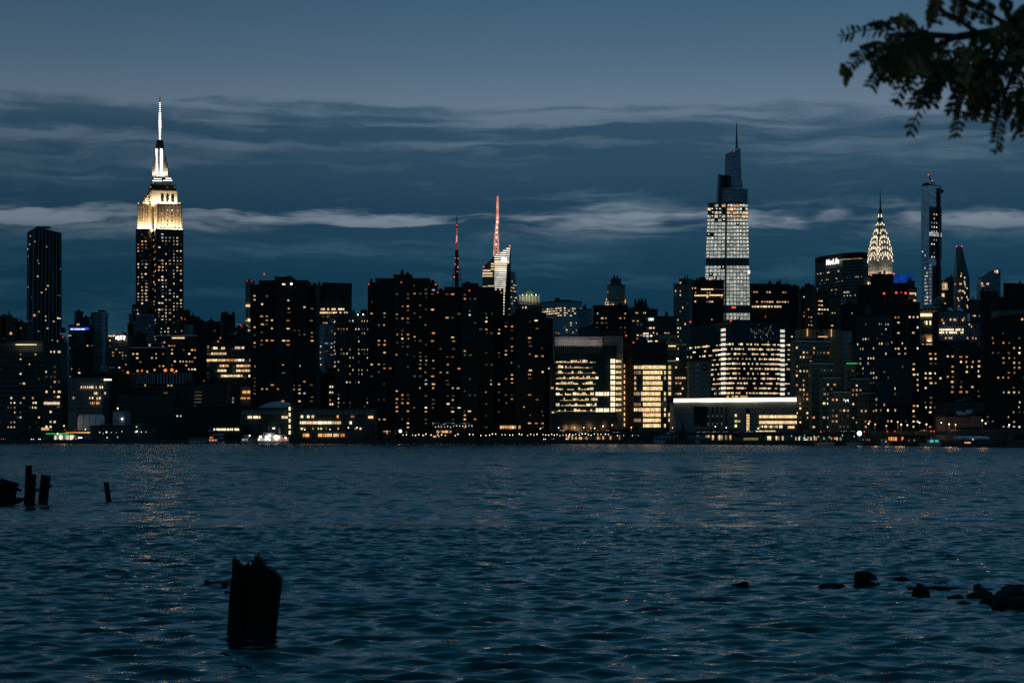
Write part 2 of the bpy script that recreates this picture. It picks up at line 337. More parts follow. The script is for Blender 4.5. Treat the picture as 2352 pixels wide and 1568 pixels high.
        for i in range(n):
            for j in range(m):
                uu = u0+(u1-u0)*(edge+(1-2*edge)*(j+.5)/m); vv = v0+(v1-v0)*(i+.45)/n
                if i == n-1 and s.get('skiptop', True): continue
                p = min(.55, s['p']*rowf[i]*colf[j]*(2.2 if prev else 1))
                if rg.random() < p:
                    key = pk if (prev and rg.random() < .6) else rg.choices(keys, wt)[0]; pk = key; prev = True
                    ww = s['w']*rg.choice((1, 1, 1, .55))*wide[j]; b.win(b.at(f, uu, vv)+u*(s['w']-ww)/2*rg.choice((-1, 1)), u, up, ww, s['h']*rg.choice((1, 1, .8)), key)
                else:
                    prev = False
                    if dark and s.get('dk', True):
                        c = b.at(f, uu, vv)+nn*.06; a = u*s['w']/2; e = up*s['h']/2
                        b.dark.quad(c-a-e, c+a-e, c+a+e, c-a+e)
    def strips(b, f, rows, v0=0, v1=1, hf=.4, key='floor_white', u0=0, u1=1, p=1.0, seg=1, jit=0.0, gap=.92, proud=.15):
        u, up, W, H = b.frame(f); rg = b.rng
        for i in range(rows):
            vv = v0+(v1-v0)*(i+.5)/rows
            for j in range(seg):
                if rg.random() > p: continue
                uu = u0+(u1-u0)*(j+.5)/seg; k = key if isinstance(key, str) else rg.choice(key)
                Wl = ((b.at(f, 1, vv)-b.at(f, 0, vv)).length)
                b.win(b.at(f, uu, vv), u, up, Wl*(u1-u0)/seg*gap*(1-jit*rg.random()), H*(v1-v0)/rows*hf*(1-jit*rg.random()), k, proud)
    def spot(b, px, py, key='red', r=.9, Y=None, name='warning_light'):
        Y = Y or b.Y; r *= .6 if key == 'red' else 1; q = MB(); q.ball(P(px, py, Y-1), r); b.mkroot(); q.build(name, b.root, key)
    def pxwin(b, L, Rr, T, B, key, Y=None, proud=.4, name=None):
        """a lit opening given by its outline on a frontal wall at depth Y"""
        Y = Y or b.Y; c = P((L+Rr)/2, (T+B)/2, Y); b.win(c, Vector((1, 0, 0)), Vector((0, 0, 1)), (Rr-L)/F*Y, (B-T)/F*Y, key, proud)
    def box(b, L, Rr, T, B, Y=None, depth=10, m='metal', name='rooftop_unit'):
        Y = Y or b.Y; b.mkroot(X(L, Y)); q = MB(); q.use(m); q.box(X(L, Y), X(Rr, Y), Y, Y+depth, Z(B, Y), Z(T, Y)); return q.build(name, b.root)
    def mast(b, px, T, B, r=.5, r1=.15, Y=None, m='metal', name='antenna'):
        Y = Y or b.Y; q = MB(); q.use(m); q.tube(P(px, B, Y+6), P(px, T, Y+6), r, r1); q.build(name, b.root)
    def ribs(b, f, n, wf=.3, proud=.5, m=None, v0=0, v1=1, u0=0, u1=1, name='facade_ribs'):
        u, up, W, H = b.frame(f); nn = u.cross(up).normalized(); q = MB(); q.use(m or b.m)
        for j in range(n):
            uu = u0+(u1-u0)*(j+.5)/n; a = b.at(f, uu, v0); c = b.at(f, uu, v1); w = W*(u1-u0)/n*wf
            q.hexa([a-u*w/2, a-u*w/2+nn*proud, a+u*w/2+nn*proud, a+u*w/2], [c-u*w/2, c-u*w/2+nn*proud, c+u*w/2+nn*proud, c+u*w/2])
        h_ = (c-a)*.006; e0 = b.at(f, u0+(u1-u0)*.5/n, v0); e1 = b.at(f, u0+(u1-u0)*(n-.5)/n, v0)
        q.hexa([e0, e0+nn*proud*.6, e1+nn*proud*.6, e1], [e0+h_, e0+nn*proud*.6+h_, e1+nn*proud*.6+h_, e1+h_])
        return q.build(name, b.root)
    def bands(b, f, n, hf=.3, proud=.4, m=None, v0=0, v1=1, name='facade_bands'):
        u, up, W, H = b.frame(f); nn = u.cross(up).normalized(); q = MB(); q.use(m or b.m)
        for j in range(n):
            vv = v0+(v1-v0)*(j+.5)/n; a = b.at(f, 0, vv); c = b.at(f, 1, vv); h = H*(v1-v0)/n*hf
            q.hexa([a-up*h/2, a-up*h/2+nn*proud, c-up*h/2+nn*proud, c-up*h/2], [a+up*h/2, a+up*h/2+nn*proud, c+up*h/2+nn*proud, c+up*h/2])
        return q.build(name, b.root)
    def text(b, s, px, py, hpx, key, Y=None, wpx=None, name='sign_lettering', bold=.02):
        Y = Y or b.Y; c = bpy.data.curves.new(name, 'FONT'); c.body = s; c.size = hpx/F*Y*1.4; c.extrude = .15; c.offset = bold*c.size; c.align_x = 'CENTER'; c.align_y = 'CENTER'
        c.materials.append(MATS[key]); tmp = bpy.data.objects.new(name+'_curve', c); COL.objects.link(tmp); bpy.context.view_layer.update()
        me = bpy.data.meshes.new_from_object(tmp.evaluated_get(bpy.context.evaluated_depsgraph_get())); bpy.data.objects.remove(tmp); me.name = name
        if not me.materials: me.materials.append(MATS[key])
        o = bpy.data.objects.new(name, me); COL.objects.link(o); o.parent = b.root
        o.location = P(px, py, Y-.6)-b.root.location; o.rotation_euler = (R(90), 0, 0)
        return o
    def floodlight(b, a, c, n, power, col=(1, .70, .38), tilt=18, width=1.0, spread=180):
        """a row of floodlamps along the ledge a-c, aimed up the wall whose outward normal is n"""
        a, c = Vector(a), Vector(c); u = (c-a); Ln = u.length; u.normalize(); L = bpy.data.lights.new('floodlight', 'AREA'); L.shape = 'RECTANGLE'
        L.size = Ln; L.size_y = width; L.energy = power; L.color = col; L.spread = R(spread)
        o = bpy.data.objects.new('floodlight', L); COL.objects.link(o); o.parent = b.root
        up = Vector((0, 0, 1)); d = (up*math.cos(R(tilt))-Vector(n).normalized()*math.sin(R(tilt))).normalized()   # direction of light
        zz = -d; xx = u; yy = zz.cross(xx).normalized(); M = Matrix((xx, yy, zz)).transposed().to_4x4()
        M.translation = (a+c)/2-b.root.location; o.matrix_local = M
        return o
    def end(b, cap=100, dark=True):
        b.walls.build('wall', b.root); b.roof.build('roof', b.root)
        ls = sorted(b.lit, key=lambda q: -q[4]*q[5]); off = b.root.location
        minpx = 1.0
        for i, (pos, u, n, up, w, h, key) in enumerate(ls[:cap]):
            o = bpy.data.objects.new('window', unit_box(key)); COL.objects.link(o); o.parent = b.root
            M = Matrix((u*w, n*.2, up*h)).transposed().to_4x4(); M.translation = pos-off; o.matrix_local = M
        if len(ls) > cap:
            for pos, u, n, up, w, h, key in ls[cap:]: b.dark.use(key); b.dark.obox(pos, u, n, up, w, .2, h)
        if b.dark.v:
            o = b.dark.build('window', b.root); o['kind'] = 'stuff'
        STATS.append((b.name, len(ls)))
        return b.root
# ------------------------------------------------------------------ the river, the far bank and the near bank
SHORE = [(-2600, 1405), (-400, 1405), (1176, 1390), (1500, 1300), (1700, 1210), (2100, 1040), (2352, 905), (2700, 780), (3600, 640)]
def shore(px):
    for (a, ya), (c, yc) in zip(SHORE, SHORE[1:]):
        if a <= px <= c: return ya+(yc-ya)*(px-a)/(c-a)
    return SHORE[0][1]
def wave_field(XX, YY, seed, n, l0, l1, slope, spread=.52):
    rs = np.random.RandomState(seed); H = np.zeros_like(XX); DX = np.zeros_like(XX); DY = np.zeros_like(XX)
    for i in range(n):
        lam = l0*(l1/l0)**rs.rand(); k = 6.28318/lam; th = rs.normal(-math.pi/2+.25, spread); a = slope*lam*(.5+rs.rand())
        q = k*(math.cos(th)*XX+math.sin(th)*YY)+rs.rand()*6.28318; grp = .55+.45*np.sin(XX*rs.normal(0, .06)+YY*rs.normal(0, .06)+rs.rand()*6.3)
        H += a*np.cos(q)*grp; DX -= .8*a*math.cos(th)*np.sin(q)*grp; DY -= .8*a*math.sin(th)*np.sin(q)*grp
    return H, DX, DY
def wave_mesh():
    V = []; Fq = []; o = 0
    def patch(x0, x1, y0, y1, d, seed, n, l0, l1, slope):
        nonlocal o
        xs = np.linspace(x0, x1, int((x1-x0)/d)+1); ys = np.linspace(y0, y1, int((y1-y0)/d)+1); XX, YY = np.meshgrid(xs, ys); H, DX, DY = wave_field(XX, YY, seed, n, l0, l1, slope)
        fade = np.clip((y1-YY)/(d*14), 0, 1)*np.clip((YY-y0)/(d*8), 0, 1)*np.clip((x1-np.abs(XX))/(d*10), 0, 1)
        V.append(np.stack([XX+DX*fade, YY+DY*fade, H*fade], -1).reshape(-1, 3)); ny, nx = XX.shape; idx = np.arange(ny*nx).reshape(ny, nx)+o
        Fq.append(np.stack([idx[:-1, :-1], idx[:-1, 1:], idx[1:, 1:], idx[1:, :-1]], -1).reshape(-1, 4)); o += nx*ny
    patch(-34, 34, 36, 112, .15, 7, 90, .42, 1.9, WV[0]); patch(-80, 80, 112, 270, .36, 8, 70, 1.2, 3.8, WV[1]); patch(-190, 190, 270, 640, 1.1, 9, 50, 3.6, 10, WV[2])
    B = 30000.0
    def sheet(x0, x1, y0, y1):
        nonlocal o
        V.append(np.array([(x0, y0, 0), (x1, y0, 0), (x1, y1, 0), (x0, y1, 0)], float)); Fq.append(np.array([[0, 1, 2, 3]])+o); o += 4
    sheet(-B, B, -400, 36); sheet(-B, -34, 36, 112); sheet(34, B, 36, 112); sheet(-B, -80, 112, 270); sheet(80, B, 112, 270); sheet(-B, -190, 270, 640); sheet(190, B, 270, 640); sheet(-B, B, 640, B)
    V = np.vstack(V); Fq = np.vstack(Fq); me = bpy.data.meshes.new('water')
    me.vertices.add(len(V)); me.vertices.foreach_set('co', V.astype(np.float32).ravel())
    me.loops.add(len(Fq)*4); me.loops.foreach_set('vertex_index', Fq.astype(np.int32).ravel())
    me.polygons.add(len(Fq)); me.polygons.foreach_set('loop_start', np.arange(0, len(Fq)*4, 4, dtype=np.int32)); me.polygons.foreach_set('loop_total', np.full(len(Fq), 4, np.int32))
    me.update(calc_edges=True); me.polygons.foreach_set('use_smooth', np.ones(len(Fq), bool)); me.materials.append(MATS['water'])
    ob = bpy.data.objects.new('water', me); COL.objects.link(ob); tag(ob, kind='structure')
WV = (.0074, .0055, .0050)
wave_mesh()
q = MB(); q.use('soil'); pts = [(X(a, y), y) for a, y in SHORE]
q.prism(pts+[(25000, pts[-1][1]), (25000, 28000), (-25000, 28000), (-25000, pts[0][1])], -2, GZ); tag(q.build('ground'), kind='structure')
q = MB(); q.use('concrete_dark')
for (a, ya), (c, yc) in zip(SHORE, SHORE[1:]):
    q.hexa([(X(a, ya), ya-.9, -2), (X(c, yc), yc-.9, -2), (X(c, yc), yc-.01, -2), (X(a, ya), ya-.01, -2)], [(X(a, ya), ya-.9, GZ+.35), (X(c, yc), yc-.9, GZ+.35), (X(c, yc), yc-.01, GZ+.35), (X(a, ya), ya-.01, GZ+.35)])
tag(q.build('seawall'), kind='structure')
q = MB(); q.use('soil'); q.hexa([(-300, 14, -2), (-300, -300, -2), (300, -300, -2), (300, 14, -2)], [(-300, 8, 3.2), (-300, -300, 3.4), (300, -300, 3.4), (300, 8, 3.2)]); tag(q.build('ground'), kind='structure')

ZV = Vector((0, 0, 1))
# ------------------------------------------------------------------ landmark: stepped limestone skyscraper with floodlit crown and mast
b = Bld('skyscraper', 'tallest stepped limestone skyscraper with white floodlit crown and glowing needle mast', 2650, 'stone', px=380, style='res',
        p=.30, fh=4.3, cp=6.4, w=3.1, h=2.1, rc=1.0, pal=[('warm', 5), ('white', 3), ('dim', 2), ('amber', .7), ('cool', .5)])
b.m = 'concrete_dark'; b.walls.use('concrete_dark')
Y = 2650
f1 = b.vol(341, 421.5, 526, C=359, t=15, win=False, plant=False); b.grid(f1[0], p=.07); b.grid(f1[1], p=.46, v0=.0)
b.ribs(f1[1], 9, .25, .8)
f2 = b.vol(311.7, 341.5, 527.5, Y=Y+14, depth=40, win=False, plant=False); b.grid(f2[0], p=.36); b.ribs(f2[0], 4, .22, .8)
b.vol(303, 330, 700, Y=Y-12, depth=40, win=True, p=.08, plant=False); b.vol(357, 418, 742, C=372, Y=Y-16, t=15, p=.3, plant=False)
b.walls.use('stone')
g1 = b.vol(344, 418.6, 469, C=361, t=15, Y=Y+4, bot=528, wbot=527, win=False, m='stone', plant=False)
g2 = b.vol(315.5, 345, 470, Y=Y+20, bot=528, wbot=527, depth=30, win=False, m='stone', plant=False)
for f, n, mm in ((g1[1], 6, 5), (g1[0], 2, 1), (g2[0], 4, 3)):
    b.ribs(f, n+1, .34, 1.6, m='stone', name='facade_ribs')
    b.grid(f, p=.30, cp=7.6 if f is not g1[0] else 6, w=3.6, h=2.4, fh=4.2, edge=.1)
h1 = b.vol(327.5, 407, 437.5, C=348, t=15, Y=Y+12, bot=470, wbot=469, win=False, m='stone', plant=False)
q = MB(); q.use('pane_dark'); u, up, W, H = b.frame(h1[1]); nn = u.cross(up).normalized()
for k in (.42, .62, .82):
    c = b.at(h1[1], k, .42)+nn*.2; q.obox(c, u, nn, up, 3.6, .5, 9); q.tube(b.at(h1[1], k, .65)-nn*.2, b.at(h1[1], k, .65)+nn*.5, 1.8, n=12)
q.build('arched_window', b.root)
b.ribs(h1[0], 4, .4, .9, m='stone', name='facade_ribs')
for k in (.22, .52, .78): b.win(b.at(h1[1], k+.0, .30), u, up, 1.2, 1.6, 'amber')
for i in range(9):                                                   # lit finials on the ledge
    pass
b.vol(331.5, 404, 426, C=349, t=15, Y=Y+16, bot=438, win=False, m='concrete_dark', plant=False)
b.vol(341.5, 393.6, 412, C=356, t=15, Y=Y+20, bot=427, win=False, m='concrete_dark', plant=False)
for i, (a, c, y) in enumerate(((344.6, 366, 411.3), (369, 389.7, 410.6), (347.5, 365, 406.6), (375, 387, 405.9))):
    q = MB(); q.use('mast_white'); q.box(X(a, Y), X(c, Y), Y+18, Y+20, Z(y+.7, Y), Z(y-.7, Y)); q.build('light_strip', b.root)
mc = 368.0; q = MB(); q.use('metal')
def ring(px, hw, py, yy): return [P(px-hw, py, yy), P(px, py, yy-hw*.57*.6), P(px+hw, py, yy), P(px, py, yy+hw*.57)]
q.hexa(ring(mc, 20, 411, Y+32), ring(mc, 18, 402, Y+32)); q.build('mast_base', b.root)
q = MB(); q.use('metal'); ym = Y+30
prof = [(404, 18.5), (385, 15), (372, 12.5), (360, 11), (342, 9.6)]
for (ya, ha), (yc, hc) in zip(prof, prof[1:]):
    q.hexa([P(mc-ha*.9, ya, ym), P(mc+ha*.9, ya, ym), P(mc+ha, ya, ym+14), P(mc-ha, ya, ym+14)], [P(mc-hc*.9, yc, ym), P(mc+hc*.9, yc, ym), P(mc+hc, yc, ym+14), P(mc-hc, yc, ym+14)])
q.build('mast_shaft', b.root)
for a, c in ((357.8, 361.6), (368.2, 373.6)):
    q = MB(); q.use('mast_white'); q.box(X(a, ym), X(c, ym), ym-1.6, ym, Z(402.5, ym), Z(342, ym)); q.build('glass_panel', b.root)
for s in (-1, 1):                                                    # winged buttresses
    q = MB(); q.use('stone')
    for k, (hw, yt) in enumerate(((17.5, 386), (14.5, 372), (12.2, 360))):
        q.box(*sorted((X(mc+s*(hw-3), ym), X(mc+s*hw, ym))), ym-3-k, ym+8, Z(403, ym), Z(yt, ym))
    q.build('mast_wing', b.root)
q = MB(); q.use('concrete_dark'); q.tube(P(mc-.6, 342, ym+5), P(mc-.6, 328, ym+5), 5.6, 4.9, 14); q.tube(P(mc-.6, 328, ym+5), P(mc-.6, 322, ym+5), 4.9, 4.0, 14); q.build('mast_cap', b.root)
q = MB(); q.use('metal'); q.tube(P(mc-.5, 323, ym+5), P(mc-.8, 262, ym+5), 1.0, .8); q.tube(P(mc-.8, 262, ym+5), P(mc-.8, 233, ym+5), .7, .6); q.tube(P(mc-.8, 233, ym+5), P(mc-.8, 218.5, ym+5), .6, .15); q.build('antenna', b.root)
yy = 320.0; k = 0
while yy > 234:
    wd = 2.0 if yy > 300 else (3.1 if 275 < yy < 295 else (2.6 if yy > 260 else 1.5)); hh = 1.7 if yy > 300 or yy < 262 else 2.4
    q = MB(); q.use('mast_white'); q.tube(P(mc-.7, yy+hh/2, ym+5), P(mc-.7, yy-hh/2, ym+5), wd*.46+.35, wd*.46+.35, 10); q.build('antenna_light', b.root); yy -= 4.6 if yy < 262 else (3.4 if yy > 300 else 4.4); k += 1
b.spot(371.5, 292, 'red', 1.0, Y=Y+30)
for x in (346, 352, 384, 401): b.spot(x, 430 if x != 352 else 421, 'amber', .7, Y=Y+8)
for x in (318, 347, 391, 409, 413, 332, 339): b.spot(x, 466.5, 'crown_light', .9, Y=Y+3 if x > 345 else Y+16, name='ledge_lamp')
for f, w0 in ((g1[1], 1), (g1[0], .34), (g2[0], .62)):
    u, up, W, H = b.frame(f); n = u.cross(up).normalized(); b.floodlight(f[0]+n*4.6+ZV*.6, f[1]+n*4.6+ZV*.6, n, W*1.0*FL['a'], tilt=13, width=1.2)
for f in (h1[1], h1[0]):
    u, up, W, H = b.frame(f); n = u.cross(up).normalized(); b.floodlight(f[0]+n*4.0+ZV*.6, f[1]+n*4.0+ZV*.6, n, W*FL['b'], col=(1, .80, .52), tilt=16, width=1.2)
a = P(349, 404, ym-7); c = P(387, 404, ym-7); b.floodlight(a, c, Vector((0, -1, 0)), 22*FL['c'], col=(1, .84, .6), tilt=14, width=1)
b.end()

# ------------------------------------------------------------------ landmark: tapering glass skyscraper, lit construction floors, slanted crown
b = Bld('skyscraper', 'tapering glass skyscraper with every floor lit white and dark slanted crown with spire', 2500, 'glass_dark', px=1670); Y = 2500
fA = b.fru([(1615.5, 760, Y+26), (1665.7, 760, Y), (1723.8, 760, Y+22)], [(1626.5, 465.5, Y+30), (1668.2, 465.5, Y+6), (1717.2, 465.5, Y+26)])
fB = b.fru([(1651, 466, Y+24), (1674, 466, Y+5), (1717.2, 466, Y+26)], [(1651, 431.5, Y+24), (1674.3, 431.5, Y+6), (1716.9, 434, Y+26)], m='glass_steel')
b.fru([(1644.2, 466, Y+34), (1650, 466, Y+20), (1666, 466, Y+26)], [(1647.5, 400, Y+34), (1650, 400, Y+22), (1665, 403, Y+26)], m='glass_steel')
fC = b.fru([(1663.2, 432, Y+30), (1679.4, 432, Y+12), (1703.5, 432, Y+26)], [(1666.3, 354.5, Y+32), (1681.5, 347, Y+16), (1700.6, 340, Y+28)], m='glass_steel')
b.fru([(1703, 432, Y+28), (1704, 432, Y+26), (1706, 432, Y+28)], [(1701.5, 414, Y+28), (1702.5, 414, Y+26), (1704.7, 414, Y+28)])
q = MB(); q.use('metal')
for k in range(14): q.tube(P(1692-.1*k*0, 341-k*4.2, Y+28), P(1692, 341-(k+1)*4.2+.8, Y+28), 1.7-.09*k, 1.6-.09*k); q.tube(P(1692, 341-(k+1)*4.2+.8, Y+28), P(1692, 341-(k+1)*4.2, Y+28), 1.1-.07*k, 1.1-.07*k)
q.build('spire', b.root); b.spot(1686, 348, 'red', .8, Y=Y+14)
def vv(py): return (760-py)/(760-465.5)
# lit floors, bay by bay
for f, seg, side in ((fA[0], 5, 0), (fA[1], 7, 1)):
    py = 756.0; step = 8.35
    while py > 468:
        v = vv(py); skip = (589 < py < 609) or (py > 700 and py < 716); p = 1.0 if side else .97
        if side == 0 and py < 515: p = .25 if py > 480 else .12
        if side == 0 and 509 < py < 520: p = 1
        if not skip:
            b.strips(f, 1, v-.5*step/294.5, v+.5*step/294.5, .74, ['floor_white', 'floor_white', 'floor_white', 'floor_white', 'grey_glow'] if py > 500 else ['floor_white', 'grey_glow', 'amber', 'warm'], seg=seg, p=p*(.9 if py < 520 else 1), gap=.84, u0=.01, u1=.985, proud=1.1)
            for j in range(seg):
                if b.rng.random() < .55:
                    u, up, W, H = b.frame(f); c = b.at(f, (j+.35+.3*b.rng.random())/seg, v+.004); b.win(c, u, up, 1.6, 1.2, 'strip_white', 1.3)
        py -= step
b.bands(fA[1], 35, .10, 1.6, m='metal', name='floor_edge'); b.bands(fA[0], 35, .10, 1.6, m='metal', name='floor_edge')
b.bands(fB[0], 4, .2, .4, m='metal'); b.bands(fB[1], 4, .2, .4, m='metal'); b.bands(fC[0], 9, .12, .4, m='glass_navy'); b.bands(fC[1], 9, .12, .4, m='glass_navy')
b.win(P(1720, 625, Y+6), Vector((1, 0, 0)), ZV, 3, 4, 'strip_white', .5)
b.win(P(1685, 706, Y+3), Vector((1, 0, 0)), ZV, 5, 2, 'red', .9)
b.end(cap=100)

# ------------------------------------------------------------------ landmark: art deco spire with lit triangular windows
b = Bld('skyscraper', 'art deco skyscraper with curved crown of glowing triangular windows and needle spire', 2150, 'stone', px=2021.9); Y = 2150
ax = 2021.9; th = R(24); nR = Vector((math.sin(th), -math.cos(th), 0)); uR = Vector((math.cos(th), math.sin(th), 0)); nL = -uR; uL = Vector((math.sin(th), -math.cos(th), 0))
cen = Vector((X(ax, Y), Y, 0)); k1 = Y/F                                # metres per unit
hs = 25.8/(math.cos(th)+math.sin(th))*k1                                # half side from the apparent half width
def sq(s, py, rot=True):
    z = Z(py, Y); return [Vector((cen.x, cen.y, z))+nR*(s*a)+uR*(s*c) for a, c in ((1, -1), (1, 1), (-1, 1), (-1, -1))]
b.mkroot()
q = MB(); q.use('stone'); q.hexa(sq(hs, 760), sq(hs, 598)); q.build('wall', b.root)
faces = []
for nn, uu in ((nR, uR), (nL, uL)):
    o0 = Vector((cen.x, cen.y, 0))+nn*hs; W = hs; u_ = uu if nn is nR else -uL
    a = o0-u_*W; c = o0+u_*W; z0 = Z(700, Y); z1 = Z(598, Y)
    f = (Vector((a.x, a.y, z0)), Vector((c.x, c.y, z0)), Vector((c.x, c.y, z1)), Vector((a.x, a.y, z1))); faces.append(f)
for f in faces:
    u, up, W, H = b.frame(f); n = u.cross(up)
    if n.y > 0: f = (f[1], f[0], f[3], f[2])
    b.grid(f, p=.05, fh=4.2, cp=3.6, w=1.8, h=2.6, edge=.06, pal=[('warm', 2), ('white', 1)]); b.ribs(f, 6, .22, .5, m='stone', name='facade_ribs')
    u, up, W, H = b.frame(f); n = u.cross(up).normalized(); z = Z(640, Y)
    b.floodlight(Vector((f[0].x, f[0].y, z))+n*3.5, Vector((f[1].x, f[1].y, z))+n*3.5, n, W*FL['d'], col=(1, .95, .80), tilt=12)
prof = [(602, 25.8), (590, 25.6), (580, 24.7), (571, 23.6), (560, 21.6), (550, 19.6), (540, 16.6), (530, 13.0), (520, 9.6), (512, 7.4), (505, 5.6), (498, 4.4), (490, 3.2), (478, 2.1), (466, 1.5), (450, .9), (432.5, .15)]
q = MB(); q.use('metal')
def ring8(hw, py):
    s = hw/(math.cos(th)+math.sin(th))*k1; z = Z(py, Y); c0 = Vector((cen.x, cen.y, z)); ch = .16*s
    return [c0+nR*p+uR*r for p, r in ((s, -s+ch), (s, s-ch), (s-ch, s), (-s+ch, s), (-s, s-ch), (-s, -s+ch), (-s+ch, -s), (s-ch, -s))]
for (ya, ha), (yc, hc) in zip(prof, prof[1:]):
    if ya > 505:
        q.hexa(ring8(ha, ya), ring8(hc, yc))
q.build('crown', b.root)
q = MB(); q.use('concrete_dark')
for (ya, ha), (yc, hc) in zip(prof, prof[1:]):
    if ya <= 505: q.hexa(ring8(ha, ya), ring8(hc, yc))
q.build('spire', b.root)
def hw_at(py):
    for (ya, ha), (yc, hc) in zip(prof, prof[1:]):
        if yc <= py <= ya: return (hc+(ha-hc)*(py-yc)/(ya-yc))/(math.cos(th)+math.sin(th))*k1
    return .5
def tri(nn, uu, off, py, hpx, wpx, lean=0):
    s = hw_at(py)+1.0; z = Z(py, Y); s2 = hw_at(py-hpx)+.9; dz = hpx*k1; w2 = wpx*k1/2
    c0 = Vector((cen.x, cen.y, 0))+uu*off+ZV*z
    a = c0-uu*w2+nn*s; c = c0+uu*w2+nn*s; d = c0+uu*lean*k1+nn*s2+ZV*dz
    if abs(off) > hw_at(py)*1.02: return
    q = MB(); q.use('crown_light'); q.hexa([a, c, c-nn*.5, a-nn*.5], [d-uu*w2*.3, d+uu*w2*.3, d+uu*w2*.3-nn*.5, d-uu*w2*.3-nn*.5]); q.build('crown_window', b.root)
for nn, uu, sx in ((nR, uR, 1), (nL, uL, 1)):
    for apex, rx, ry, cnt, sz in ((585, 21.5, 21, 9, 7.6), (572.5, 21, 19, 9, 8.2), (559.5, 18.5, 17, 7, 8.2), (547, 14.5, 13, 7, 7.4), (531.5, 9.5, 9, 5, 7.4), (516, 5.2, 3, 3, 6.5)):
        for i in range(cnt):
            an = R(-78+156*i/(cnt-1)); off = math.sin(an)*rx*k1*.93; py = apex+ry*(1-math.cos(an))
            tri(nn, uu, off, py, sz*(.85 if abs(an) < 1.1 else .62), 2.7, lean=0)
    tri(nn, uu, 0, 499, 7, 3.2)
    q = MB(); q.use('crown_light')                                      # lit arch under the crown
    s = hs+.8; prev = None
    for i in range(13):
        an = R(-80+160*i/12); p = Vector((cen.x, cen.y, 0))+uu*(math.sin(an)*9*k1)+nn*s+ZV*Z(600-13*math.cos(an), Y)
        if prev is not None: q.tube(prev, p, .45)
        prev = p
    q.build('arch_light', b.root)
b.vol(1990, 2008, 634, Y=Y-20, depth=14, m='stone', win=False, plant=False); b.pxwin(1993, 1996, 648, 653, 'warm', Y=Y-20.5); b.pxwin(1998, 2001, 648, 653, 'warm', Y=Y-20.5)
b.end()

# ------------------------------------------------------------------ landmark: faceted glass tower with lit strips and lattice mast
b = Bld('skyscraper', 'faceted glass skyscraper with slanted roof, bright floor strips and pink latticed mast', 2800, 'glass_dark', px=1145, style='off', fh=4.3); Y = 2800
def q6(x): return 1010.6+x/5.12
def r6(y): return 428.7+y/5.12
cl = b.fru([(q6(485), r6(1600), Y+30), (q6(640), r6(1600), Y), (q6(660), r6(1600), Y+40)], [(q6(505), r6(945), Y+30), (q6(640), r6(815), Y), (q6(655), r6(815), Y+40)])
cc = b.fru([(q6(638), r6(1600), Y-1), (q6(745), r6(1600), Y+2), (q6(835), r6(1600), Y+30)], [(q6(641), r6(812), Y-1), (q6(826), r6(700), Y+2), (q6(832), r6(698), Y+20)])
cr = b.fru([(q6(740), r6(1600), Y+14), (q6(830), r6(1600), Y+6), (q6(928), r6(1600), Y+30)], [(q6(800), r6(1010), Y+14), (q6(832), r6(990), Y+6), (q6(885), r6(1012), Y+30)])
def fv(f, r): return max(0.0, (1600-r)/(1600-760))
fc = cc[0]
rows = 24
for i in range(rows):
    y6 = 1235-i*24.2; u, up, W, H = b.frame(fc)
    a = Vector(P(q6(640), r6(y6), Y-1.5)); xr = 790-(y6-900)*.07 if y6 > 900 else 812+(900-y6)*.07
    xl = 640 if y6 > 812 else 640+(812-y6)*1.62
    if xl < xr-6: b.pxwin(q6(xl), q6(xr), r6(y6+3.5), r6(y6-3.5), 'strip_white', Y=Y-1.5)
    if 880 < y6 < 1010 and i % 1 == 0: b.pxwin(q6(xl+4), q6(xr-2), r6(y6-7), r6(y6-17), 'warm', Y=Y-1.5)
b.pxwin(q6(725), q6(785), r6(885), r6(835), 'strip_white', Y=Y-2)
for y6, x0, x1 in ((985, 505, 595), (1018, 500, 618), (1050, 497, 620), (908, 600, 635), (940, 598, 634), (972, 600, 634), (1180, 500, 560), (1170, 565, 635)): b.pxwin(q6(x0), q6(x1), r6(y6+9), r6(y6-9), b.rng.choice(['warm', 'warm', 'white']), Y=Y-3)
b.grid(cl[0], p=.10, v0=.25, v1=.7, cp=5, w=3.5, dk=False)
b.grid(cr[1], p=.12, v0=.1, v1=.9, cp=5, w=3.4, dk=False); b.grid(cr[0], p=.2, v0=.0, v1=.55, cp=5, w=4, dk=False)
for i in range(9): b.pxwin(q6(732), q6(762-i), r6(1268+i*33), r6(1258+i*33), 'strip_white', Y=Y-6)
q = MB(); q.use('pink_light')  # whole mast glows, standing in for pink lamplight on its steel
x0, x1 = q6(632), q6(689); xt = q6(678)
for (ya, wa), (yc, wc) in zip([(812, 28), (690, 24), (560, 16), (440, 7)], [(690, 24), (560, 16), (440, 7), (425, 6)]):
    ca = 660+(812-ya)/700*18; cc_ = 660+(812-yc)/700*18
    for s in (-1, 1): q.tube(P(q6(ca+s*wa), r6(ya), Y+10), P(q6(cc_+s*wc), r6(yc), Y+10), 1.0, .9, 6)
    n = 3
    for i in range(n):
        t0 = i/n; t1 = (i+1)/n; ym_ = lambda tt: ya+(yc-ya)*tt; wm = lambda tt: wa+(wc-wa)*tt; cmx = lambda tt: ca+(cc_-ca)*tt
        s = 1 if i % 2 else -1
        q.tube(P(q6(cmx(t0)+s*wm(t0)), r6(ym_(t0)), Y+10), P(q6(cmx(t1)-s*wm(t1)), r6(ym_(t1)), Y+10), .6, .6, 5); q.tube(P(q6(cmx(t0)-s*wm(t0)), r6(ym_(t0)), Y+14), P(q6(cmx(t1)+s*wm(t1)), r6(ym_(t1)), Y+14), .5, .5, 5)
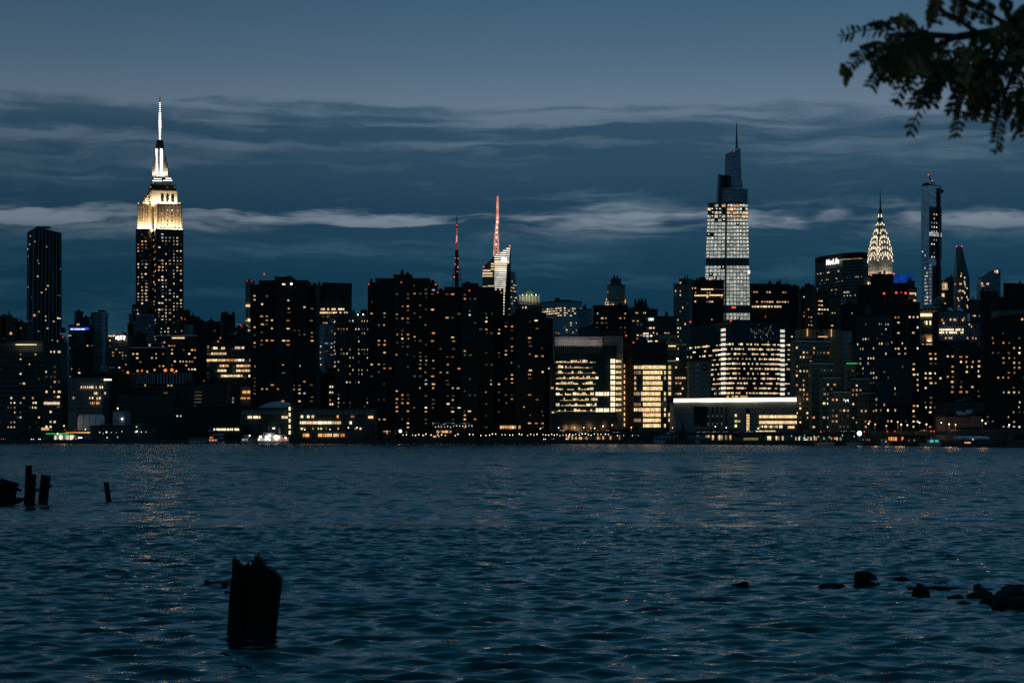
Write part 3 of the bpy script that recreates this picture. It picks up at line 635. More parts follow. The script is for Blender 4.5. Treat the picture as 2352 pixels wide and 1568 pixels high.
q.tube(P(q6(676), r6(440), Y+10), P(q6(677), r6(260), Y+10), 2.2, 1.6); q.tube(P(q6(677), r6(260), Y+10), P(q6(678), r6(118), Y+10), 1.7, 1.3); q.build('lattice_mast', b.root)
for a in (365, 415, 480, 540, 600, 680): b.spot(q6(675-(a-365)*.05), r6(a), 'pink_bright', 1.25, Y=Y+8, name='mast_lamp')
b.spot(q6(819), r6(693), 'red', 1.8, Y=Y); b.spot(q6(515), r6(942), 'red', 1.6, Y=Y); b.spot(q6(678), r6(120), 'red', 1.5, Y=Y)
b.end()
b = Bld('broadcast_mast', 'dark tapering broadcast mast with red lights rising from a round platform', 2600, 'metal', px=1048.5, cat='mast'); Y = 2600; b.mkroot()
b.vol(1030, 1066, 672, depth=30, win=False, m='concrete_dark')
mx = q6(197)
for (ya, yc, r0, r1, mm) in ((1190, 1060, 12, 10, 'rust'), (1060, 845, 9, 8, 'iron'), (845, 745, 10, 7.5, 'iron'), (745, 655, 7, 7, 'red_dim'), (655, 575, 6, 6, 'pink_light'), (575, 490, 5, 4.5, 'pink_dim'), (490, 440, 4.5, 2.5, 'iron'), (440, 340, 2.2, .6, 'iron')):
    q = MB(); q.use(mm); kx = k2 = Y/F/5.12
    if ya > 745:
        for s in (-1, 1): q.tube(P(mx+s*r0*1.0/5.12*1.3, r6(ya), Y), P(mx+s*r1/5.12*1.2, r6(yc), Y), 1.0, 1.0, 6)
        n = 6
        for i in range(n): q.tube(P(mx-(1 if i % 2 else -1)*r0/5.12, r6(ya+(yc-ya)*i/n), Y), P(mx+(1 if i % 2 else -1)*r1/5.12, r6(ya+(yc-ya)*(i+1)/n), Y), .8, .8, 5)
    q.tube(P(mx, r6(ya), Y), P(mx, r6(yc), Y), r0*kx*.6+.4, r1*kx*.6+.4); q.build('mast_section', b.root)
q = MB(); q.use('rust')
for i in range(16):
    a0 = 6.283*i/16; a1 = 6.283*(i+1)/16; c = P(mx, r6(1090), Y)
    for dz in (0, 6, 13): q.tube(c+Vector((5.5*math.cos(a0), 5.5*math.sin(a0), dz)), c+Vector((5.5*math.cos(a1), 5.5*math.sin(a1), dz)), .35, .35, 4)
    if i % 2: q.tube(c+Vector((5.5*math.cos(a0), 5.5*math.sin(a0), -8)), c+Vector((5.5*math.cos(a0), 5.5*math.sin(a0), 13)), .35, .35, 4)
q.build('platform', b.root)
for xx, ya in ((178, 912), (210, 945), (200, 1185), (168, 1062), (186, 655), (197, 452), (203, 1000), (181, 840), (212, 842)): b.spot(q6(xx), r6(ya), 'red', 1.6 if ya in (945, 1185) else 1.1)
b.end()

# ------------------------------------------------------------------ landmark: broad slab office with illuminated sign
b = Bld('office_tower', 'broad concrete office slab with white illuminated sign under an overhanging flat roof', 2330, 'concrete_dark', px=1934, style='offdark', fh=4.0, cp=2.6, w=1.7, h=1.9, p=.06, rc=2.4); Y = 2330
b.mkroot(); zt = Z(592, Y); pts = [Vector((X(1872.5, Y+70), Y+70)), Vector((X(1937, Y+14), Y+14)), Vector((X(1981, Y), Y)), Vector((X(1997, Y+8), Y+8)), Vector((X(1990, Y+90), Y+90)), Vector((X(1900, Y+120), Y+120))]
b.walls.prism(pts, GZ, zt); cn = sum(pts, Vector((0, 0)))/6
b.roof.prism([cn+(p-cn)*1.01 for p in pts], zt, zt+6.2); b.roof.prism([cn+(p-cn)*.9 for p in pts], zt+6.2, zt+7.2)
for a, c in zip(pts[:3], pts[1:4]):
    f = (Vector((a.x, a.y, Z(690, Y))), Vector((c.x, c.y, Z(690, Y))), Vector((c.x, c.y, zt)), Vector((a.x, a.y, zt)))
    b.grid(f, v1=.86, edge=.01); b.bands(f, 12, .34, .5, v1=.86, m='concrete'); 
    b.ribs(f, int((c-a).length/2.2), .3, .4, v0=.87, m='metal')
fs = (Vector((pts[1].x, pts[1].y, Z(606, Y))), Vector((pts[2].x, pts[2].y, Z(606, Y))), Vector((pts[2].x, pts[2].y, zt)), Vector((pts[1].x, pts[1].y, zt)))
b.strips(fs, 1, .84, .99, .6, ['office_gold', 'warm', 'amber', 'white'], seg=16, p=.8, jit=.3); 
fs2 = (Vector((pts[0].x, pts[0].y, Z(606, Y))), Vector((pts[1].x, pts[1].y, Z(606, Y))), Vector((pts[1].x, pts[1].y, zt)), Vector((pts[0].x, pts[0].y, zt)))
b.strips(fs2, 1, .82, .98, .6, ['office_gold', 'white'], seg=14, p=.9, u0=.66, u1=1.0)
o = b.text('MetLife', 1914.8, 600.0, 12.8, 'sign_white', Y=Y+22, bold=.008); o.rotation_euler = (R(90), 0, -math.atan2(56, (pts[1]-pts[0]).x)); o.location.y += 8; o.scale = (1.0, 1, 1)
b.win(P(1994.5, 599, Y-2), Vector((1, 0, 0)), ZV, 1.6, 6.5, 'cool', .6)
b.end()
# ------------------------------------------------------------------ the rest of the skyline, from the far ranks to the waterfront
def simple(name, label, Y, m, vols, style='res', spots=(), cap=100, group=None, **kw):
    b = Bld(name, label, Y, m, style=style, group=group, **kw)
    for v in vols:
        d = dict(v[3]) if len(v) > 3 else {}
        b.vol(v[0], v[1], v[2], **d)
    for s in spots: b.spot(*s)
    return b
def S(*a, **k): b = simple(*a, **k); b.end(cap=b_cap(k)); return b
def b_cap(k): return k.get('cap', 100)
AT, OT = 'apartment_tower', 'office_tower'
# ---- far left
S('apartment_block', 'low brown block with rooftop stair bulkhead at the far left edge', 1950, 'brick_brown', [(-20, 29, 731), (4, 12, 724)], p=.04, spots=((25, 765, 'amber'),))
S('apartment_block', 'dark rooftop with a warm lit penthouse corner behind the long grey slab', 1900, 'concrete_dark', [(25, 62, 742), (38, 46, 741)], p=.04)
b = Bld('glass_tower', 'tall dark slender tower with slanted roof and faint vertical fins on the left', 2000, 'black', style='offdark'); Y = 2000
fa = b.fru([(60, 1000, Y+24), (75, 1000, Y), (142.5, 1000, Y+20)], [(62.5, 533, Y+24), (85, 521, Y), (141.5, 535, Y+20)])
b.grid(fa[1], p=.012, v0=.4); b.grid(fa[0], p=.01, v0=.4)
b.ribs(fa[1], 7, .10, .7, m='pale'); b.ribs(fa[0], 2, .14, .7, m='pale'); b.box(84, 112, 519.5, 523, Y=Y+5, m='metal'); b.spot(79, 724, 'amber', 1.2); b.spot(89, 605, 'amber', .6); b.spot(120, 782, 'amber', 1.0)
b.box(140, 147, 752, 763, Y=Y+4, m='black', name='balcony'); b.end()
S('stone_tower', 'small distant tower glowing orange between the slender tower and the blue banded block', 2600, 'stone', [(137, 145, 780), (139, 143, 775)], p=.6, fh=5, cp=6, w=4, h=3, pal=[('warm', 2), ('amber', 2)], spots=((144, 773, 'red', 1.0),))
b = simple(OT, 'dark block with a glowing blue band around its setback', 1850, 'glass_dark', [(170.5, 191, 716.5, dict(C=175)), (188, 205.5, 731), (157.5, 208.5, 747.5, dict(C=162, Y=1840))], style='dark', p=.04)
b.pxwin(161, 204, 752, 757.5, 'blue', Y=1839); 
for a, c in ((162, 165), (165.6, 168), (170.3, 177), (177.4, 186), (186.6, 195)): b.pxwin(a, c, 755.2, 757, 'bluewhite', Y=1838)
b.pxwin(176, 183, 743, 747, 'warm', Y=1838); b.pxwin(157, 164, 769.5, 771.5, 'amber', Y=1838); b.end()
b = Bld(AT, 'pale narrow tower with latticed face and long vertical stripes', 1700, 'pale', style='dark', p=.0)
f = b.vol(209.5, 248, 719.5, C=219.5, t=62, win=False, plant=False, wbot=838); b.vol(225, 239, 714.5, Y=1706, depth=10, win=False, plant=False)
b.ribs(f[1], 6, .42, .5, m='pane_dark', v1=.52); b.bands(f[0], 20, .45, .6, m='pane_dark', name='balcony_bands')
q = MB(); q.use('pane_dark'); u, up, W, H = b.frame(f[1]); nn = u.cross(up).normalized()
for i in range(13):
    for j in range(6):
        c = b.at(f[1], (j+.5+(.25 if i % 2 else -.25))/6.6+.04, .55+.44*(i+.5)/13)+nn*.25; q.obox(c, u, nn, up, W/12, .2, H*.024)
q.build('facade_lattice', b.root); b.end()
b = simple(OT, 'rooftop with white illuminated letters and a warm light bar', 2100, 'concrete_dark', [(248, 294, 771)], style='dark', p=.09, spots=((262.5, 768.3, 'red', 1.0), (282, 767.5, 'red', .6)))
b.pxwin(249, 265, 770, 772.6, 'white', Y=2097)
q = MB(); q.use('sign_white')                                            # three thick illuminated characters
def stroke(pts, w=1.5):
    for p, r in zip(pts, pts[1:]): q.tube(P(p[0], p[1], 2096), P(r[0], r[1], 2096), w*.3, w*.3, 6)
for dx in (0, 1.6): stroke([(270.5+dx, 771.5), (268+dx, 774), (267.8+dx, 778)], 1.8)
stroke([(272, 771), (273.5, 775), (270, 776), (273.8, 779), (271, 780.5)], 2.0); stroke([(266.8, 772.5), (266.5, 779)], 1.8)
stroke([(275.5, 771.8), (279.3, 771.5)], 2); stroke([(279.2, 772), (276.8, 775.5), (277.5, 779.5)], 2); stroke([(279, 774.5), (277.6, 779.5)], 1.8)
stroke([(281.3, 770.8), (283.5, 772.8), (286.8, 771.3), (287.2, 775), (284, 775)], 2); stroke([(281.5, 777.5), (284.6, 778.6), (286, 780), (284.5, 775)], 2)
q.build('sign_lettering', b.root); b.end()
b = simple(AT, 'blue grey stepped tower at the foot of the tallest skyscraper', 2200, 'glass_navy', [(296, 306, 723), (292.5, 312, 745), (307, 355, 719, dict(C=312))], p=.05, spots=((317, 720, 'white', .6),)); b.end()
S('brick_building', 'dark block with a lit square window, tucked under the tallest skyscraper', 2100, 'brick_dark', [(308, 338, 768, dict(C=313))], p=.02)
S('brick_building', 'dark hulking masonry block just right of the tallest skyscraper', 2300, 'brick_dark', [(404, 437, 714, dict(C=412)), (437, 447, 727), (447, 458, 733)], p=.03, spots=((418, 733, 'red', .7), (425, 733, 'red', .7)))
S('apartment_block', 'pale small block with lit sill in front of the dark masonry mass', 2250, 'concrete', [(423, 436, 745)], p=.02)
S('apartment_block', 'long jagged dark roofline between the tallest skyscraper and the sculptured penthouse', 2000, 'black', [(455, 498, 741), (476, 490, 738, dict(Y=2010)), (497, 508, 740)], p=.02, style='dark')
b = simple('apartment_block', 'square dark block carrying a winged dish sculpture on its roof', 1900, 'black', [(506.5, 540, 723.5, dict(C=512))], style='dark', p=.02)
q = MB(); q.use('iron'); q.tube(P(517, 723, 1905), P(516.5, 719, 1905), .8, .6); q.dome(P(516, 718.5, 1905), 3.5, 2, -1.5); q.tube(P(510.5, 717, 1905), P(516, 719, 1905), .5, .6); q.tube(P(516, 719, 1905), P(523, 716, 1905), .6, .4); q.build('dish_sculpture', b.root); b.end()
S('apartment_block', 'blurred low roof with two red beacons below the sculptured penthouse', 1950, 'concrete_dark', [(538, 566, 754, dict(C=545)), (551, 562, 748)], p=.04, spots=((552, 746, 'red', .9), (555.5, 749, 'red', .7), (546, 744, 'red', .5)))
b = simple(AT, 'thin pale tower dissolving upward, warm lit near its base, behind the leftmost twin shoulders', 2600, 'concrete', [(563.5, 580, 645)], style='dark', p=.0, spots=((567, 645, 'red', .8), (577.5, 645, 'red', .8)))
for x0, x1, y0, y1, k in ((564.5, 574, 700, 704, 'warm'), (565, 576, 696, 698, 'dim'), (569, 581, 732, 738, 'white'), (564, 567, 735, 738, 'warm'), (565, 569, 747, 751, 'warm'), (566, 575, 757, 760, 'warm'), (571, 580, 750, 752, 'dim')): b.pxwin(x0, x1, y0, y1, k, Y=2599)
b.end()
# ---- mid left, offices in front of the tallest skyscraper
b = simple(OT, 'flat roofed office with a thin pale roof edge and scattered lit windows', 1750, 'brick_dark', [(360.5, 453, 771, dict(C=383, t=20))], style='off', p=.10, fh=3.3, pal=[('warm', 4), ('amber', 2), ('white', 2), ('dim', 3), ('cool', .5)])
q = MB(); q.use('white_paint'); q.box(X(360, 1748), X(453, 1748), 1744, 1747, Z(772, 1745), Z(769.5, 1745)); q.build('roof_edge', b.root); b.pxwin(395, 424, 774.5, 777.5, 'warm', Y=1744); b.end()
b = simple(OT, 'lower brick office with pale parapet left of the flat roofed office', 1700, 'brick_dark', [(299, 382, 798)], style='off', p=.12, fh=3.4, cp=4, w=2, pal=[('warm', 3), ('dim', 3), ('cool', 1), ('amber', 2)])
q = MB(); q.use('white_paint'); q.box(X(299, 1698), X(381, 1698), 1696, 1699, Z(799.5, 1698), Z(797, 1698)); q.build('roof_edge', b.root); b.pxwin(342, 346, 790, 795, 'white', Y=1698); b.end()
b = simple('hospital', 'stepped hospital wing with horizontal rows of warm ribbon windows', 1620, 'glass_dark', [(523, 582, 768, dict(Y=1650, win=False, m='concrete_dark')), (488, 582, 783, dict(C=494, t=15, win=False, Y=1625)), (475, 582, 790, dict(C=481, t=15, win=False))])
for y0, xs in ((799.5, (490, 536)), (812, (485, 520)), (827, (475, 582)), (840, (495, 582)), (851, (500, 582)), (863, (508, 576))):
    x = xs[0]
    while x < xs[1]:
        wd = b.rng.uniform(5, 13)
        if b.rng.random() < .82 and not (y0 in (840, 851) and 520 < x < 536): b.pxwin(x, min(x+wd-1, xs[1]), y0-2.6, y0+2.4, b.rng.choice(['office_gold', 'warm', 'warm', 'amber', 'white']), Y=1614)
        x += wd
for x0, x1 in ((490, 494), (540, 552), (555, 561)): b.pxwin(x0, x1, 796, 801, 'white', Y=1614)
b.spot(506, 776, 'red', 1.0); b.spot(478, 797, 'amber', .8); b.spot(501, 784, 'amber', .8); b.box(523, 540, 765, 769, Y=1640); b.end()
b = simple('office_block', 'small pinkish block with two rows of amber windows beside the brown tower', 1580, 'pink', [(552.5, 582, 886, dict(win=False))])
for x0, x1, y0, y1 in ((557, 566, 897, 903), (568, 579, 897, 903), (553, 565, 912.5, 915.5), (568, 579, 912.5, 915.5)): b.pxwin(x0, x1, y0, y1, 'amber_gold', Y=1579)
b.end()
# ---- left waterfront ranks
b = simple('hospital', 'wide grey slab with a floodlit cornice and many small windows at the left edge', 1560, 'concrete_dark', [(-60, 98, 786, dict(plant=True))], style='res', p=.11, fh=3.7, cp=3.2, w=1.7, h=1.7, rc=.9, pal=[('warm', 4), ('white', 3), ('dim', 4), ('amber', .6)])
b.pxwin(36, 84, 790.4, 792.2, 'white', Y=1556); b.bands(b.faces[0], 17, .12, .3, m='concrete'); 
b.floodlight(P(34, 804, 1552), P(86, 806, 1552), Vector((0, -1, 0)), 500, col=(1, .95, .75), tilt=12); b.spot(25, 765.5, 'amber', 1.2, Y=1700); b.end()
b = Bld('hospital', 'beige concrete block with paired windows beside the wide grey slab', 1530, 'concrete_dark', style='res', p=.13, fh=3.7, cp=3.4, w=2.2, h=2.0, pal=[('warm', 4), ('white', 3), ('dim', 4)])
f = b.vol(100, 156, 789, C=141, t=-25 if False else 60, win=False, wbot=975)
b.vol(101, 141, 790, Y=1526, depth=8, p=.16); b.pxwin(101, 137, 923, 928.5, 'white', Y=1525.5); b.end()
b = simple('office_block', 'dark boxy block with a column of amber lights left of the striped pale tower', 1640, 'black', [(160, 215, 806, dict(C=166)), (196, 215, 762, dict(Y=1660))], style='dark', p=.05); b.end()
b = simple('office_block', 'grey ribbed office with a ragged row of bright windows', 1500, 'concrete', [(156, 241, 868, dict(win=False)), (200, 300, 862, dict(Y=1520, m='black', win=False))])
b.walls.use('concrete'); 
fr = (P(156, 945, 1500), P(241, 945, 1500), P(241, 868, 1500), P(156, 868, 1500)); b.ribs(fr, 15, .35, .5, m='concrete'); b.grid(fr, p=.05, fh=4, cp=3.2, w=1.8, h=2)
for x in (186, 191, 195, 200, 205, 208.5, 212, 220, 229, 234): b.pxwin(x, x+2.4, 886.5, 891.5, 'white', Y=1498.8)
for x, y in ((216, 903), (220, 903), (240, 902.5), (228, 914), (222, 915)): b.pxwin(x, x+3.4, y-2.5, y+2.5, 'white', Y=1498.8)
for x in (207, 211.5, 216, 222, 226): b.pxwin(x, x+2.6, 923, 928, 'amber' if x != 222 else 'warm', Y=1498.8)
b.pxwin(239, 256.5, 870, 873.6, 'strip_white', Y=1499); b.end()
b = Bld('power_building', 'long building crowned by a grille of pale vertical fins with orange flame lights', 1560, 'black', style='offdark', px=350); Y = 1560
f = b.vol(282, 356, 883, win=False, wbot=925, plant=False); g = b.vol(356, 437, 881, win=False, wbot=925, plant=False)
for (l, r_, n) in ((282, 357, 17), (359, 438, 11)):
    ff = (P(l, 882, Y-.5), P(r_, 882, Y-.5), P(r_, 856, Y-.5), P(l, 857, Y-.5)); b.walls.use('black'); b.walls.box(X(l, Y), X(r_, Y), Y, Y+8, Z(885, Y), Z(856, Y)); b.ribs(ff, n, .5, .6, m='pale', name='vent_fin')
    for v0, v1 in ((887, 892), (897, 902)):
        fq = (P(l, v1, Y-.5), P(r_, v1, Y-.5), P(r_, v0, Y-.5), P(l, v0, Y-.5)); b.ribs(fq, n, .5, .5, m='concrete', name='vent_fin')
for x, y, r in ((293.5, 855, .9), (316, 851.5, .9), (326, 851, .8), (355, 849, .8), (380, 850, 1.3), (395, 849.5, 1.3), (338, 853, .7), (405, 852, .7)): b.spot(x, y, 'bulb_orange', r, name='flame_lamp')
for x0, x1, y in ((316, 321, 904), (376, 386, 904), (332, 335, 884.5), (308, 311, 885), (385, 388, 885), (392, 396, 885)): b.pxwin(x0, x1, y-1.3, y+1.3, 'warm', Y=Y-1.4)
b.end()
S('apartment_block', 'low dark row of barely lit floors under the fin grille', 1500, 'concrete_dark', [(272, 398, 906)], style='dark', p=.02, fh=3.4, cp=3)
b = simple('office_block', 'dark low office with a stack of short dim light bars', 1520, 'concrete_dark', [(398, 460, 884, dict(m='concrete_dark')), (460, 521, 880)], style='dark', p=.02)
for i in range(5): b.pxwin(447, 463, 899+i*7.8, 901+i*7.8, 'dim', Y=1518)
for i in range(3): b.pxwin(533.5, 537, 912+i*8, 917+i*8, 'dimwarm', Y=1510)
b.end()
S('apartment_block', 'wide dark terrace of faint windows above the riverside parking', 1470, 'brick_dark', [(398, 560, 936)], style='dark', p=.025, fh=3.6, cp=3.6)
b = simple('pump_house', 'small pale hut with a thin lamp mast on its roof', 1450, 'pale', [(259, 285, 943, dict(win=False))]); b.mast(270.5, 927, 943, .25, .25, Y=1446); b.box(266.5, 274, 926, 927.2, Y=1450, depth=.8); b.spot(270.5, 937.5, 'lamp', .55); b.spot(280.5, 961.5, 'lamp', .6); b.end()
b = Bld('water_tank', 'blue grey cylindrical tank with rounded top', 1480, 'teal_paint', cat='tank'); b.mkroot(X(245, 1480)); q = MB(); q.use('teal_paint'); c = P(245, 955, 1480)
q.tube((c.x, 1480, GZ), (c.x, 1480, Z(915, 1480)), 2.7, 2.7, 16); q.dome((c.x, 1480, Z(915, 1480)), 2.7, 2.7, 1.6); q.build('tank_shell', b.root); q = MB(); q.use('metal'); q.tube((c.x-2.8, 1479, GZ), (c.x-2.8, 1479, Z(913, 1480)), .12); q.build('ladder', b.root)
b = Bld('storage_tent', 'row of pale arched tents in front of the ribbed office', 1440, 'tarp', cat='tent'); b.mkroot(X(205, 1440))
for i in range(4):
    q = MB(); q.use('tarp'); x0 = X(178+i*14, 1440); x1 = X(178+i*14+13, 1440); pts = []
    n = 8; ring0 = [(x0+(x1-x0)*(1-math.cos(math.pi*j/n))/2, 1440, Z(964, 1440)+math.sin(math.pi*j/n)*3.8) for j in range(n+1)]
    ring0 = [(x0, 1440, GZ)]+ring0+[(x1, 1440, GZ)]; q.hexa(ring0, [(p[0], 1452, p[2]) for p in ring0]); q.build('tent_bay', b.root)
# ---- brown waterfront towers
def brown(label, vols, cen, spots, p=.14, Y=1450, **kw):
    b = Bld(AT, label, Y, 'brick_dark', style='res', group='dark brick riverside towers', p=p, fh=2.85, cp=4.6, w=2.3, h=1.35, rc=.5, edge=.08, pal=[('warm', 2.5), ('amber', 4), ('white', 1.2), ('dim', 6), ('cool', .4)], **kw); b.mkroot(X(cen, Y))
    for i, v in enumerate(vols):
        Yv = Y+(abs((v[0]+v[1])/2-cen)*.30); b.vol(v[0], v[1], v[2], Y=Yv, depth=26, plant=(i % 2 == 0), wbot=v[3] if len(v) > 3 else 985)
    for s in spots: b.spot(*s)
    for (l, r_, tp) in [(v[0], v[1], v[2]) for v in vols]:
        for k in range(2):
            x = b.rng.uniform(l+2, r_-2); b.mast(x, tp-b.rng.uniform(2, 5), tp, .12, .08, Y=Y+3)
    b.end()
brown('leftmost dark brick cluster tower, behind the white domed roof', [(574.5, 595, 656.5, 935), (595, 631, 647, 925), (631, 670, 638.5, 925), (670, 706, 646.5, 925), (706, 726, 657.5, 925)], 650, ((606.7, 629.5, 'red', .9), (669.5, 652, 'lamp', .8)), p=.10)
brown('second dark brick cluster tower, with a round white lamp at its foot', [(844.7, 862.4, 652), (862.4, 904, 642), (904, 944.5, 633.5), (944.5, 986, 642), (986, 1003, 652)], 924, ((847, 652.5, 'red', .8), (921.7, 648.3, 'red', .8), (1001, 653, 'red', .8)), p=.13)
brown('third dark brick cluster tower, under the red lit broadcast mast', [(1004, 1020.5, 670), (1020.5, 1060.7, 661.7), (1060.7, 1098, 653.5), (1098, 1136, 661.5), (1136, 1156, 671)], 1079, ((1005.5, 671, 'red', .8), (1078, 667.3, 'red', .8), (1151.5, 672, 'red', .8)), p=.10)
brown('shortest dark brick cluster tower on the riverside, below the green dome', [(1154, 1184, 726), (1184, 1225, 715), (1225, 1254, 722), (1254, 1270, 733)], 1212, (), p=.10)
S(AT, 'narrow blue grey tower squeezed between two dark brick clusters', 1700, 'glass_navy', [(984, 1022, 742)], p=.07)
b = simple(OT, 'dark flared office slab with one bright window row behind the leftmost brick cluster', 1800, 'black', [(706, 748, 659), ], style='offdark', p=.02)
fr = b.fru([(738, 960, 1815), (742, 960, 1800), (806, 960, 1815)], [(739, 650, 1815), (744, 648.5, 1800), (808.5, 650.5, 1815)]); b.ribs(fr[1], 12, .25, .5, m='concrete_dark')
for y0, xs, k in ((710, (727, 790), 'white'), (718, (725, 800), 'warm'), (727, (740, 790), 'dim'), (743, (728, 760), 'warm')):
    x = xs[0]
    while x < xs[1]:
        if b.rng.random() < .72: b.pxwin(x, x+4, y0-2, y0+2, k, Y=1797)
        x += 5
b.spot(774.5, 725.5, 'amber', 1.3); b.spot(746, 743, 'amber', 1.3); b.end()
b = Bld(AT, 'white narrow apartment tower with a blank pale flank and balconies', 1600, 'pale', style='res', p=.12, fh=3.1, cp=5, w=3); f = b.vol(729, 768, 745, C=744.5, t=38, win=False, wbot=857)
b.vol(757.5, 768, 729, Y=1612, depth=10, win=False); b.grid(f[1], p=.30, dk=True); b.bands(f[1], 15, .3, .8, m='pale', name='balcony_bands'); b.grid(f[0], cp=12, p=.5, w=1.4, h=1.3, fh=4.4, pal=[('warm', 1), ('white', 1), ('dim', 2)]); b.end()
b = Bld(AT, 'broad grey slab with pilasters and small paired windows between two brick clusters', 1560, 'concrete_dark', style='res', p=.085, fh=3.1, cp=2.9, w=1.1, h=1.5, rc=1.6, pal=[('warm', 5), ('amber', 2), ('white', 3), ('dim', 3)])
f = b.vol(767.5, 850, 722, C=771, t=8, wbot=938); b.ribs(f[1], 10, .14, .6, m='concrete'); b.box(828, 842, 711, 722, Y=1570, m='black'); b.spot(822, 722.5, 'lamp', .5); b.spot(834, 722, 'lamp', .5); b.end()
S('brick_building', 'gabled old brick building with faint orange tiles at the foot of the white tower', 1540, 'brick_brown', [(716, 752, 860, dict(C=722)), (726, 740, 858)], style='dark', p=.03)
b = simple('brick_building', 'low brick block with a stack of paired lights left of the pilastered slab', 1530, 'brick_dark', [(752, 770, 848, dict(win=False))])
for y in (888, 901, 928): b.pxwin(757, 760.2, y-2, y+2, 'white', Y=1528); b.pxwin(762, 765.4, y-2, y+2, 'white', Y=1528)
b.pxwin(757, 759, 917, 920, 'amber', Y=1528); b.end()
# ---- centre
b = Bld('domed_tower', 'masonry tower topped by a green copper dome lit from below', 2100, 'concrete', style='dark', p=.03); Y = 2100
b.vol(1184, 1245, 696, C=1190, t=12, win=False, m='concrete_dark'); b.vol(1191, 1239, 679, Y=Y+6, bot=697, win=False, m='stone', roof=False)
q = MB(); q.use('stone')
for i in range(7): x = 1192.5+i*7.5; q.box(X(x, Y), X(x+1.8, Y), Y+3, Y+6, Z(696, Y), Z(676, Y))
q.build('buttress', b.root)
q = MB(); q.use('green_copper'); n = 8; c = Vector((X(1215, Y), Y+18)); rg = lambda r, z: [(c.x+r*math.cos(6.283*(i+.5)/n), c.y+r*math.sin(6.283*(i+.5)/n), z) for i in range(n)]
k = Y/F; q.hexa(rg(21.5*k, Z(678, Y)), rg(17*k, Z(667, Y))); q.hexa(rg(17*k, Z(667, Y)), rg(8.5*k, Z(660.5, Y))); q.build('dome', b.root)
for x in (1200, 1210, 1221, 1231): b.spot(x, 677, 'lamp', .5, Y=Y-2, name='dome_lamp')
b.floodlight((X(1194, Y), Y-6, Z(679, Y)), (X(1236, Y), Y-6, Z(679, Y)), Vector((0, -1, 0)), 2000, col=(.85, 1, .8), tilt=40, width=1.5)
b.floodlight((X(1194, Y), Y-2, Z(696.5, Y)), (X(1236, Y), Y-2, Z(696.5, Y)), Vector((0, -1, 0)), 900, col=(1, .95, .62), tilt=25, width=1.2)
b.pxwin(1200, 1202, 704, 708, 'white'); b.pxwin(1206.5, 1209, 704, 708, 'white'); b.end()
b = Bld(OT, 'pale grey banded office with a lit top floor, just right of the green dome', 1950, 'pale', style='off'); Y = 1950
f = b.vol(1245, 1336.5, 692, C=1292.5, t=38, win=False, wbot=768); b.box(1288, 1310, 688.5, 692, Y=Y+20, m='roofing')
for ff, u0, u1 in ((f[0], 0, .96), (f[1], .05, 1)):
    b.bands(ff, 11, .42, .7, m='white_paint', v1=.80); H = ff[3].z-ff[0].z
    for i in range(11):
        vv0 = (i)/11*.80; pr = .92 if i >= 8 else (.12 if i else .5)
        b.strips(ff, 1, vv0+.036, vv0+.036+.8/11, .4, ['office_gold', 'warm', 'warm', 'white', 'dim'], u0=u0, u1=u1, seg=9, p=pr*(1 if ff is f[0] else .7), gap=.8, jit=.2)
b.pxwin(1269.5, 1275, 703, 724, 'bluewhite', Y=Y+14); b.spot(1283, 765.5, 'red', 1.0, Y=Y-20); b.end()
b = Bld(AT, 'white striped tower with vertical pilasters beside the banded office', 1900, 'pale', style='dark', p=.05, fh=3.6, cp=3)
f = b.vol(1325, 1361, 711, C=1336, t=25, wbot=757); b.ribs(f[1], 6, .4, .7); b.ribs(f[0], 3, .45, .7); b.box(1337, 1358, 709.5, 712.5, m='roofing', Y=1906); b.end()
S('office_block', 'wide black office box with scattered amber windows under the ornate stone tower', 1800, 'black', [(1364, 1443, 703)], style='off', p=.09, fh=4.2, cp=5, w=2.6, pal=[('amber', 3), ('warm', 2), ('dim', 2)])
b = Bld('stone_tower', 'ornate stone tower with a crown lantern behind the black office box', 2300, 'stone', style='dark', p=.06, fh=4.2, cp=4); Y = 2300
b.vol(1390, 1440, 690, C=1398, t=14, win=False); f = b.vol(1394.5, 1436, 655, C=1401, t=14, Y=Y+4, win=True, wbot=702, m='stone'); b.ribs(f[1], 5, .3, .8); b.vol(1404, 1426, 642, Y=Y+10, win=False, depth=18, m='concrete_dark'); b.box(1402, 1429, 650, 653, Y=Y+8)
q = MB(); q.use('metal')
for i in range(6): x = 1405+i*4; q.box(X(x, Y), X(x+1, Y), Y+8, Y+10, Z(652, Y), Z(643, Y))
q.build('lantern', b.root)
for x, y, k in ((1391, 700, 'white'), (1396, 700, 'warm'), (1402, 700.5, 'amber'), (1408, 700, 'warm'), (1391, 694, 'warm'), (1396, 694, 'warm'), (1436, 694, 'warm'), (1393, 688, 'amber'), (1436, 690, 'amber')): b.pxwin(x-1.2, x+1.6, y-2, y+1.4, k, Y=Y-1)
b.end()
b = Bld('gothic_tower', 'dark gothic tower with a cluster of sharp pinnacles', 2150, 'brick_dark', style='dark', p=.04); Y = 2150
b.vol(1452, 1492, 706, C=1458, t=16, wbot=760)
b.vol(1457, 1487, 697, C=1462, t=16, Y=Y+3, win=False, roof=False)
for x, y in ((1460, 683), (1467, 685), (1470.5, 684), (1475, 682.5), (1478, 685), (1484, 683)):
    q = MB(); q.use('brick_dark'); q.box(X(x-2.2, Y), X(x+2.2, Y), Y+4, Y+8, Z(700, Y), Z(y+9, Y)); q.tube((X(x, Y), Y+6, Z(y+9, Y)), (X(x, Y), Y+6, Z(y-1, Y)), 1.2, .1, 6); q.build('pinnacle', b.root)
for x in (1460, 1463.5, 1477, 1481): b.pxwin(x, x+2, 717, 720, 'warm', Y=Y-1)
b.vol(1443, 1455, 715, Y=Y+30, win=False); b.end()
